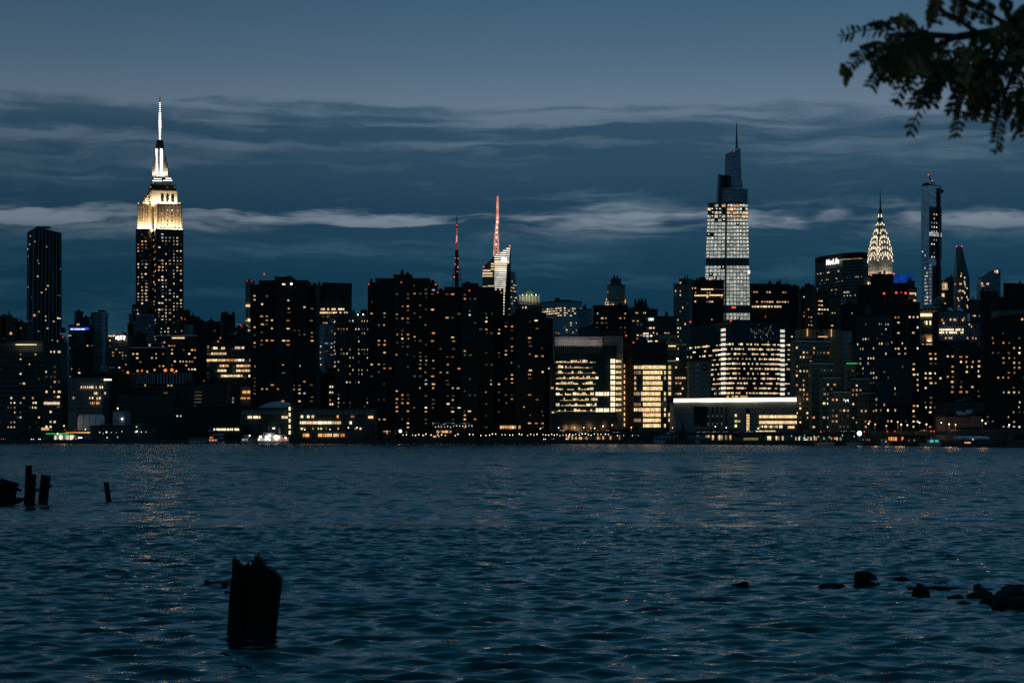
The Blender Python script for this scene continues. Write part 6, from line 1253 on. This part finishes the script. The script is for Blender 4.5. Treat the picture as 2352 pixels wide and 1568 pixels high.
o = boat('houseboat', 'pale two deck houseboat with peaked awning at the marina', 1501, 1556, 1288, [(1503, 1555, 3.0, 'hull_white', 'pane_dark'), (1514, 1535, .6, 'hull_white', 'pane_dark')]); q = MB(); q.use('tarp'); q.hexa([P(1529, 996, 1285), P(1553, 996, 1285), P(1553, 996, 1291), P(1529, 996, 1291)], [P(1535, 992, 1287), P(1546, 992, 1287), P(1546, 992, 1289), P(1535, 992, 1289)]); q.build('awning', o)
b = Bld('boat_house', 'square grey boat house beside the pale houseboat', 1290, 'concrete_dark', cat='boat house', style='dark'); b.vol(1556, 1578, 991, win=False, depth=8, Y=1302); b.box(1560, 1572, 994, 1000, Y=1301.7, depth=.2, m='pane_dark', name='window'); b.end()
o = boat('houseboat', 'second pale houseboat under the concrete hall, partly dark', 1596, 1634, 1252, [(1598, 1633, 2.6, 'hull_white', 'pane_dark'), (1600, 1612, .7, 'hull_white', 'pane_dark')])
o = boat('catamaran', 'white streamlined ferry with a teal lit cabin near the scalloped roof', 2108, 2172, 1003, [(2132, 2166, 1.9, 'hull_white', ['pane_dark', 'pane_dark', 'teal_dim']), (2140, 2154, 1.0, 'hull_white', 'pane_dark')], 'ferry')
q = MB(); q.use('hull_white'); q.hexa([P(2136, 1013, 1001), P(2141, 1013, 1001), P(2141, 1013, 1003), P(2136, 1013, 1003)], [P(2135.5, 1005, 1001), P(2137.5, 1005, 1001), P(2137.5, 1005, 1003), P(2135.5, 1005, 1003)]); q.build('tail_fin', o)
o = boat('ferry', 'low dark ferry with a sloping pale roof beneath the beige complex', 1868, 1925, 1112, [(1885, 1920, 1.6, 'metal', 'pane_dark')]); o = boat('yacht', 'small dark launch at the dock under the floodlamp', 1940, 1990, 1085, [(1955, 1975, 1.2, 'metal', 'pane_dark')])
o = boat('yacht', 'small work boat with orange deck lights at the dark quay', 2020, 2046, 1050, [(2026, 2040, 1.4, 'hull_white', ['amber', 'dimwarm', 'pane_dark'])])
b = Bld('ferry_landing', 'open ferry landing with a scalloped white roof and an orange display', 930, 'concrete_dark', cat='ferry landing', px=2235); Y = 930; b.mkroot()
q = MB(); q.use('white_paint'); n = 28; tp = [P(2198+75*i/n, 1004.6+.8*abs(math.sin(i/n*math.pi*4))-(1 if 2 < i < n-2 else 0), Y) for i in range(n+1)]
q.hexa(tp+[p-Vector((0, 0, .8)) for p in tp[::-1]], [p+Vector((0, 9, .5)) for p in tp]+[p+Vector((0, 9, -.3)) for p in tp[::-1]]); q.build('roof', b.root)
for x in (2201, 2214, 2233, 2236, 2257, 2270): q = MB(); q.use('metal'); q.tube(P(x, 1022, Y+1), P(x+(1 if x < 2220 else -1), 1006, Y+1), .16); q.build('post', b.root)
q = MB(); q.use('concrete_dark'); q.box(X(2194, Y), X(2278, Y), Y-3, Y+8, -1, 1.6); q.build('pontoon', b.root); b.pxwin(2214.5, 2229, 1014.5, 1017.6, 'amber_gold', Y=Y+4); b.spot(2235, 1009, 'bluewhite', .25); b.end()
# long dark dock fence in front of the olive building
fr = thing('dock_fence', 'dark dock fence with closely set posts below the concrete hall', 'fence', (X(1690, shore(1690)-1), shore(1690)-1, 0)); q = MB(); q.use('iron')
for i in range(70): px = 1592+i*2.8; yy = shore(px)-1.2; q.box(X(px, yy)-.08, X(px, yy)+.08, yy, yy+.15, -.5, 3.6)
for (a, c) in ((1592, 1700), (1700, 1786)): q.tube((X(a, shore(a)-1.1), shore(a)-1.1, 3.5), (X(c, shore(c)-1.1), shore(c)-1.1, 3.5), .08); q.tube((X(a, shore(a)-1.1), shore(a)-1.1, 1.5), (X(c, shore(c)-1.1), shore(c)-1.1, 1.5), .08)
q.build('railing', fr)
# dark riverside trees between the brick clusters
def tree(px, Y, h, w_, i, label):
    o = thing('tree', label, 'tree', (X(px, Y), Y, GZ), 'dark riverside trees'); rg = random.Random(i); x0 = X(px, Y); q = MB(); q.use('bark'); q.tube((x0, Y, GZ), (x0, Y, GZ+h*.5), .25, .14)
    for k in range(5): a = rg.uniform(0, 6.28); q.tube((x0, Y, GZ+h*.35), (x0+math.cos(a)*w_*.35, Y+math.sin(a)*w_*.35, GZ+h*.8), .12, .04, 5)
    q.build('trunk', o); q = MB(); q.use('tree_leaf')
    for k in range(260):
        a = rg.uniform(0, 6.28); e = rg.uniform(-.7, 1); r_ = rg.random()**.4; c = Vector((x0+math.cos(a)*w_*.5*r_*math.sqrt(1-min(.95, e*e)), Y+math.sin(a)*w_*.5*r_, GZ+h*.68+e*h*.32*r_)); d = Vector((rg.uniform(-1, 1), rg.uniform(-1, 1), rg.uniform(-1, 1)))*.55; e2 = Vector((rg.uniform(-1, 1), rg.uniform(-1, 1), rg.uniform(-1, 1)))*.5
        q.quad(c-d, c-e2, c+d, c+e2)
    q.build('crown', o)
for i in range(46):
    px = 868+i*13.2+CR.uniform(-4, 4); tree(px, shore(px)+CR.uniform(9, 20), CR.uniform(5, 9), CR.uniform(5, 8), i, 'small dark leafy tree behind the centre promenade lamps')

# ------------------------------------------------------------------ foreground: old timber piles, rocks, foam, overhanging branch
def bar(q, poly_b, poly_t, yb, yt, th_):
    q.hexa([Vector((X(p, yb), yb, z)) for p, z in poly_b], [])
def timber(parent, bl, br, tops, Yb, dep, zb=-1.2, name='timber', m='wet_timber', seed=0):
    """one upright plank: px at the waterline left/right, tops = [(px, py)...] left to right along its broken top"""
    rg = random.Random(seed); q = MB(); q.use(m); z0 = zb; n = len(tops)
    base = [Vector((X(bl+(br-bl)*i/(n-1), Yb), Yb, z0)) for i in range(n)]; mid = []
    top = [P(x, y, Yb) for x, y in tops]; off = Vector((0, dep, 0)); rows = 7; vs = []; fs = []
    grid_ = []
    for side in (0, 1):
        for r_ in range(rows+1):
            for i in range(n):
                p = base[i].lerp(top[i], r_/rows); j = Vector((rg.uniform(-.012, .012), rg.uniform(-.03, .03), 0)) if 0 < r_ < rows else Vector((0, 0, 0)); vs.append(p+j+(off if side else Vector((0, 0, 0))))
    N = (rows+1)*n; ix = lambda s, r_, i: s*N+r_*n+i
    for r_ in range(rows):
        for i in range(n-1): fs.append([ix(0, r_, i), ix(0, r_, i+1), ix(0, r_+1, i+1), ix(0, r_+1, i)]); fs.append([ix(1, r_, i+1), ix(1, r_, i), ix(1, r_+1, i), ix(1, r_+1, i+1)])
        fs.append([ix(1, r_, 0), ix(0, r_, 0), ix(0, r_+1, 0), ix(1, r_+1, 0)]); fs.append([ix(0, r_, n-1), ix(1, r_, n-1), ix(1, r_+1, n-1), ix(0, r_+1, n-1)])
    for i in range(n-1): fs.append([ix(0, rows, i), ix(0, rows, i+1), ix(1, rows, i+1), ix(1, rows, i)])
    q.add(vs, fs); return q.build(name, parent)
def g(x, y): return (459.4+x/5.955, 1255.6+y/5.955)
YP = 50.8; pc = thing('timber_dolphin', 'big leaning cluster of broken black timbers standing in the near water', 'timber piles', (X(570, YP), YP, 0))
timber(pc, g(322, 0)[0], g(455, 0)[0], [g(444, 150), g(470, 176), g(500, 190), g(528, 240)], YP, .5, seed=1)
timber(pc, g(450, 0)[0], g(545, 0)[0], [g(530, 232), g(556, 262), g(590, 262), g(616, 330)], YP+.06, .55, seed=2)
timber(pc, g(540, 0)[0], g(605, 0)[0], [g(620, 330), g(632, 222), g(655, 252), g(696, 290)], YP+.16, .5, seed=3)
timber(pc, g(590, 0)[0], g(740, 0)[0], [g(700, 275), g(708, 182), g(742, 178), g(760, 188), g(800, 176), g(852, 192), g(858, 262)], YP-.12, .6, seed=4)
timber(pc, g(720, 0)[0], g(850, 0)[0], [g(856, 262), g(880, 285), g(905, 268), g(940, 290), g(976, 318), g(976, 360)], YP-.02, .6, seed=5)
timber(pc, g(845, 0)[0], g(945, 0)[0], [g(974, 385), g(988, 312), g(1030, 362), g(1070, 404), g(1097, 452)], YP+.1, .55, seed=6)
timber(pc, g(360, 0)[0], g(900, 0)[0], [g(470, 420), g(620, 430), g(800, 380), g(1030, 520)], YP+.5, .5, seed=7)
def bolt(x0, y0, x1, y1, hr, r_=.028, yo=0):
    q = MB(); q.use('iron'); a = P(*g(x0, y0), YP-.3+yo); c = P(*g(x1, y1), YP+.05+yo); q.tube(a, c, r_, r_); d = (c-a).normalized(); q.tube(a-d*.07, a+d*.03, hr, hr*.8, 8); q.build('bolt', pc)
bolt(108, 485, 420, 482, .07); bolt(345, 523, 600, 505, .085, yo=-.05); bolt(372, 620, 470, 622, .05); bolt(1038, 905, 980, 880, .05)
q = MB(); q.use('iron'); q.tube(P(*g(480, 625), YP-.03), P(*g(565, 560), YP-.03), .025); q.build('bent_rod', pc)
q = MB(); q.use('dry_grass'); rg = random.Random(3)
for i in range(46):
    x = rg.choice((760, 805, 845, 790, 775))+rg.gauss(0, 9); hh = rg.uniform(40, 118) if x < 830 else rg.uniform(20, 70); a = P(*g(x, 195), YP+.1+rg.uniform(-.1, .2)); c = P(*g(x+rg.gauss(-3, 10), 190-hh), YP+.1+rg.uniform(-.1, .2)); q.tube(a, c, .014, .004, 4)
for i in range(6): a = P(*g(885, 275), YP+.1); c = P(*g(900+rg.uniform(-10, 26), 210+rg.uniform(0, 25)), YP+.1); q.tube(a, c, .008, .003, 4)
q.build('grass_tuft', pc)
def g2(x, y): return (x/7.68, 1041.2+y/7.68)
def pile(name, label, bl, br, tl, tr, Yb, group=None):
    o = thing(name, label, 'pile', (X((bl+br)/2, Yb), Yb, 0), group); q = MB(); q.use('wet_timber'); w0 = (br-bl)/F*Yb/2; c0 = Vector((X((bl+br)/2, Yb), Yb, -1)); tm = P((tl[0]+tr[0])/2, (tl[1]+tr[1])/2, Yb); w1 = (tr[0]-tl[0])/F*Yb/2
    rg = random.Random(int(bl)); n = 14; rows = []
    for k in range(8):
        c = c0.lerp(tm, k/7); w_ = w0+(w1-w0)*k/7; rows.append([(c.x+w_*math.cos(6.283*i/n)*(1+rg.uniform(-.03, .03)), c.y+w_*math.sin(6.283*i/n), c.z+(((tr[1]-tl[1])/F*Yb*-.5)*math.cos(6.283*i/n)+rg.uniform(-.03, .03) if k == 7 else 0)) for i in range(n)])
    for a, c in zip(rows, rows[1:]): q.hexa(a, c)
    q.build('post', o); return o
o = pile('timber_pile', 'tallest square cut pile of the left group', 53, 69, g2(455, 212), g2(566, 212), 148)
o = pile('timber_pile', 'shorter pile pressed against the tallest one', 66, 79, g2(545, 362), g2(640, 368), 147.4)
o = pile('timber_pile', 'thick leaning pile on the right of the left group', 84, 106, g2(722, 375), g2(896, 395), 148.5)
q = MB(); q.use('iron'); q.tube(P(*g2(896, 540), 148.2), P(*g2(880, 610), 148.2), .05); q.tube(P(*g2(870, 560), 148), P(*g2(908, 560), 148), .09); q.build('iron_ring', o)
q = MB(); q.use('wet_timber'); q.tube(P(*g2(610, 660), 148.2), P(*g2(720, 600), 148.2), .07, .05); q.build('branch', o)
o = pile('timber_pile', 'lone thin pile leaning left in open water', 247.5, 260.5, g2(1828, 512), g2(1918, 506), 154)
wk = thing('wreck_timber', 'tangle of collapsed timbers at the left edge of the water', 'wreckage', (X(15, 148), 148, 0)); WY = 148
timber(wk, -30, 14, [(-30, g2(0, 520)[1]), g2(0, 525), g2(60, 560), g2(150, 610)], WY, 1.5, seed=11); timber(wk, 10, 25, [g2(130, 600), g2(190, 590), g2(225, 640)], WY+.5, 1.2, seed=12)
for a, c, r0 in (((10, 455), (150, 545), .20), ((60, 500), (330, 560), .22), ((120, 560), (380, 655), .14), ((200, 640), (380, 650), .08), ((190, 810), (260, 750), .12), ((0, 530), (210, 590), .25), ((160, 880), (360, 800), .25), ((290, 850), (420, 800), .2)):
    q = MB(); q.use('wet_timber'); q.tube(P(*g2(*a), WY-.4), P(*g2(*c), WY-.2), r0, r0*.7, 7); q.build('beam', wk)
def rock(label, l, r_, tp, base, seed, flat=1.0, lean=0):
    Yb = CZ*F/(base-HY); rg = random.Random(seed); x0 = X((l+r_)/2, Yb); rx = (r_-l)/F*Yb/2*1.12; rz = (base-tp)/F*Yb*(1.08 if tp < 1320 else .95); bm = bmesh.new(); bmesh.ops.create_icosphere(bm, subdivisions=4, radius=1)
    from mathutils import noise
    for v in bm.verts:
        p = v.co.copy(); nz = noise.noise(p*1.3+Vector((seed*3.1, 0, 0)))*.20+noise.noise(p*3.1+Vector((0, seed*2.3, 0)))*.13+noise.noise(p*8+Vector((seed, 0, 0)))*.04; p *= 1+nz; v.co = (p.x*rx*.93+lean*max(p.z, 0)*rx, p.y*rx*.8, p.z*rz*1.0)
    mx_ = max(v.co.z for v in bm.verts)
    for v in bm.verts: v.co.z *= rz/mx_
    me = bpy.data.meshes.new('rock'); bm.to_mesh(me); bm.free(); me.materials.append(MATS['rock']); me.polygons.foreach_set('use_smooth', [True]*len(me.polygons)); o = bpy.data.objects.new('rock', me); COL.objects.link(o); o.location = (x0, Yb, .0); tag(o, label, 'rock')
def g3(x, y): return (1617+x/3.2, 1286.2+y/3.2)
for i, (lab, l, r_, t_, b_, ln) in enumerate((
    ('small wedge shaped rock alone in mid water, furthest from the shore rocks', 1676, 1717, 1333, 1349, .5), ('flat rock barely breaking the surface left of the big rounded boulder', 1880, 1940, 1336.5, 1348, .2),
    ('big rounded boulder standing clear of the others', 1962, 2020, 1313, 1343, -.25), ('low flat topped rock just behind the rounded boulder', 2052, 2090, 1322, 1333.5, 0),
    ('pointed dark rock in the middle of the row', 2097, 2134, 1337, 1368, -.1), ('low shoulder rock touching the pointed one', 2084, 2114, 1336.5, 1350, 0), ('long low rock with small knob among white foam', 2132, 2188, 1334, 1350, 0), ('small flat rock at the tail of the long one', 2180, 2203, 1337, 1345, 0),
    ('domed rock half hidden by a larger one in the foam', 2236, 2260, 1337.5, 1352, 0), ('broad hump rock right of the foam streak', 2225, 2279, 1350, 1372, 0), ('sloping rock below the broad hump', 2250, 2288, 1364, 1388, 0),
    ('wide ledge rock at the right edge', 2286, 2370, 1347, 1372, 0), ('nearest heavy rock at the right edge', 2314, 2400, 1368, 1400, 0), ('smooth slab rock in front of the wide ledge', 2276, 2330, 1362, 1394, 0), ('half sunk stone below the foam', 2176, 2214, 1365, 1373, 0), ('thin wet stone in front of the half sunk one', 2194, 2230, 1379, 1387, 0), ('wide rock at the far right behind the ledge', 2300, 2380, 1340, 1352, 0))):
    rock(lab, l, r_, t_, b_, i+1, lean=ln)
q = MB(); q.use('foam'); rg = random.Random(8)
for (x0, y0, x1, y1, n_, sp) in ((1650, 205, 1930, 212, 110, 3), (1790, 196, 1900, 208, 40, 4), (2060, 200, 2140, 214, 60, 6), (1210, 182, 1400, 192, 30, 2), (1500, 205, 1540, 212, 22, 2), (1620, 320, 1680, 325, 12, 3), (1530, 360, 1600, 366, 14, 3), (1820, 245, 1900, 252, 16, 3), (1690, 270, 1760, 285, 12, 5)):
    for i in range(n_):
        t_ = rg.random(); px, py = g3(x0+(x1-x0)*t_, y0+(y1-y0)*t_+rg.gauss(0, sp)); Yb = CZ*F/(py-HY); c = Vector((X(px, Yb), Yb,   .07+rg.uniform(0, .08))); l_ = rg.uniform(.05, .28); w_ = rg.uniform(.02, .06); a = rg.gauss(0, .25); dx_, dy_ = math.cos(a)*l_, math.sin(a)*l_
        q.hexa([c+Vector((-dx_, -dy_, 0)), c+Vector((0, -w_, 0)), c+Vector((dx_, dy_, 0)), c+Vector((0, w_, 0))], [c+Vector((-dx_*.6, -dy_*.6, .03)), c+Vector((0, -w_*.6, .035)), c+Vector((dx_*.6, dy_*.6, .03)), c+Vector((0, w_*.6, .035))])
tag(q.build('foam'), kind='stuff')
# overhanging tree: trunk stands outside the frame on the near bank
TY = 5.2; tr = thing('locust_tree', 'overhanging branch of feathery leaves turning rust orange, top corner', 'tree', (3.4, 5.6, 3.2))
q = MB(); q.use('bark'); q.tube((3.4, 5.6, 3.0), (3.2, 5.5, 5.2), .16, .13, 12); q.tube((3.2, 5.5, 5.2), (3.3, 5.4, 7.4), .13, .08, 12); q.build('trunk', tr)
lim = [Vector((3.22, 5.5, 5.6)), Vector((2.6, 5.35, 6.35)), P(2480, -110, 5.3), P(2380, 10, 5.25), P(2300, 70, 5.2), P(2200, 85, 5.2), P(2100, 78, 5.15), P(2040, 82, 5.15)]
q = MB(); q.use('bark')
for i, (a, c) in enumerate(zip(lim, lim[1:])): q.tube(a, c, .020*(1-i/9), .020*(1-(i+1)/9)+.002, 8)
subs = [((2300, 70), (2210, 150), (2150, 190)), ((2380, 10), (2300, 150), (2240, 230)), ((2340, 40), (2330, 160), (2300, 240)), ((2250, 78), (2190, 40), (2150, 20)), ((2200, 85), (2110, 120), (2060, 150)), ((2400, 0), (2420, 140), (2380, 240)), ((2320, 60), (2250, 20), (2200, -10)), ((2420, -30), (2320, -20), (2250, 0))]
for s in subs:
    for a, c in zip(s, s[1:]): q.tube(P(*a, 5.25), P(*c, 5.1), .008, .004, 5)
q.build('branch', tr)
crown = MB(); crown.use('leaf_green'); rg = random.Random(21)
def leaflet(c, d, ln, wd):
    up = Vector((rg.gauss(0, .5), rg.gauss(-1, .4), rg.gauss(0, .5))).normalized(); s = d.cross(up).normalized()*wd/2; b_ = up*wd*.12
    pts = [c, c+d*ln*.25+s*.8, c+d*ln*.6+s, c+d*ln*.9+s*.45, c+d*ln, c+d*ln*.9-s*.45, c+d*ln*.6-s, c+d*ln*.25-s*.8]; m_ = [c+d*ln*.3+b_, c+d*ln*.7+b_]
    o = len(crown.v); crown.v += [tuple(p) for p in pts+m_]; fs = [[0, 1, 8], [1, 2, 9, 8], [2, 3, 9], [3, 4, 9], [4, 5, 9], [5, 6, 9], [6, 7, 8, 9], [7, 0, 8]]
    for f in fs: crown.f.append([o+i for i in f]); crown.mi.append(crown.cur)
def compound(a, c, Y=5.15, n=8, key=None, ll=25, dens=1.0):
    A_ = P(a[0], a[1], Y+rg.uniform(-.1, .1)); C_ = P(c[0], c[1], Y+rg.uniform(-.25, .25)); L_ = (C_-A_).length; d = (C_-A_).normalized(); sag = Vector((0, 0, -.06*L_))
    crown.use('bark'); prev = A_
    for i in range(1, 5): t_ = i/4; p = A_.lerp(C_, t_)-sag*4*t_*(1-t_); crown.tube(prev, p, .0022, .0018, 4); prev = p
    n = max(4, int(L_/.0190)); base = key or rg.choices(['leaf_green', 'leaf_rust', 'leaf_orange'], [5, 3, 2.2])[0]
    for i in range(n+1):
        t_ = (i+.6)/(n+.6); p = A_.lerp(C_, min(t_, 1))-sag*4*t_*(1-t_)
        for s in (-1, 1):
            if rg.random() > .93: continue
            side = d.cross(Vector((0, 1, 0))).normalized()*s; dd = (d*.55+side*.9+Vector((0, rg.gauss(0, .25), -.35))).normalized()
            k = base
            if base == 'leaf_green' and t_ > .8 and rg.random() < .22: k = 'leaf_rust'
            if base == 'leaf_green' and rg.random() < .07: k = 'leaf_orange'
            crown.use(k); leaflet(p, dd, rg.uniform(.8, 1.15)*ll/F*5.15, rg.uniform(.32, .42)*ll/F*5.15)
    crown.use(base); leaflet(C_, d, ll*.9/F*5.15, .4*ll/F*5.15)
main = [((2075, 76), (1938, 82), 'leaf_green'), ((2035, 98), (1945, 165), 'leaf_rust'), ((1948, 160), (1938, 182), 'leaf_orange'), ((2068, 112), (2000, 140), 'leaf_green'), ((2046, 132), (2004, 196), 'leaf_green'), ((2112, 120), (2062, 228), 'leaf_green'), ((2105, 105), (2050, 165), 'leaf_rust'), ((2165, 165), (2090, 300), 'leaf_rust'), ((2190, 150), (2120, 240), 'leaf_green'), ((2220, 205), (2196, 305), 'leaf_orange'), ((2230, 180), (2185, 250), 'leaf_green'),
 ((2310, 235), (2288, 345), 'leaf_green'), ((2315, 220), (2335, 300), 'leaf_rust'), ((2300, 190), (2262, 262), 'leaf_rust'), ((2140, 62), (2140, 10), 'leaf_rust'), ((2150, 55), (2152, 0), 'leaf_rust'), ((2195, 55), (2210, -6), 'leaf_rust'), ((2215, 52), (2235, 20), 'leaf_green'), ((2265, 60), (2270, 5), 'leaf_green'), ((2100, 70), (2050, 42), 'leaf_rust'), ((2110, 66), (2072, 48), 'leaf_orange'), ((2350, 240), (2355, 310), 'leaf_rust'), ((2040, 72), (2010, 50), 'leaf_green'), ((2130, 200), (2100, 235), 'leaf_rust'), ((2330, 60), (2300, 0), 'leaf_green')]
for a, c, k in main: compound(a, c, key=k); 
for i in range(120):
    u = rg.random()**.9; x = 2050+u*430; lo = 118+(x-2050)*.42 if x < 2300 else 225; top_ = 74 if x < 2300 else max(-60, 78-(x-2300)*1.1); y = rg.uniform(top_, lo); ang = R(rg.gauss(118, 24)); L_ = rg.uniform(45, 90)
    compound((x, y), (x+math.cos(ang)*L_, y+math.sin(ang)*L_*(.9)), Y=rg.uniform(4.9, 5.5))
crown.build('crown', tr)
print('WINDOWS', sum(n for _, n in STATS), 'INDIV', sum(min(n, 100) for _, n in STATS), 'OBJ', len(bpy.data.objects))
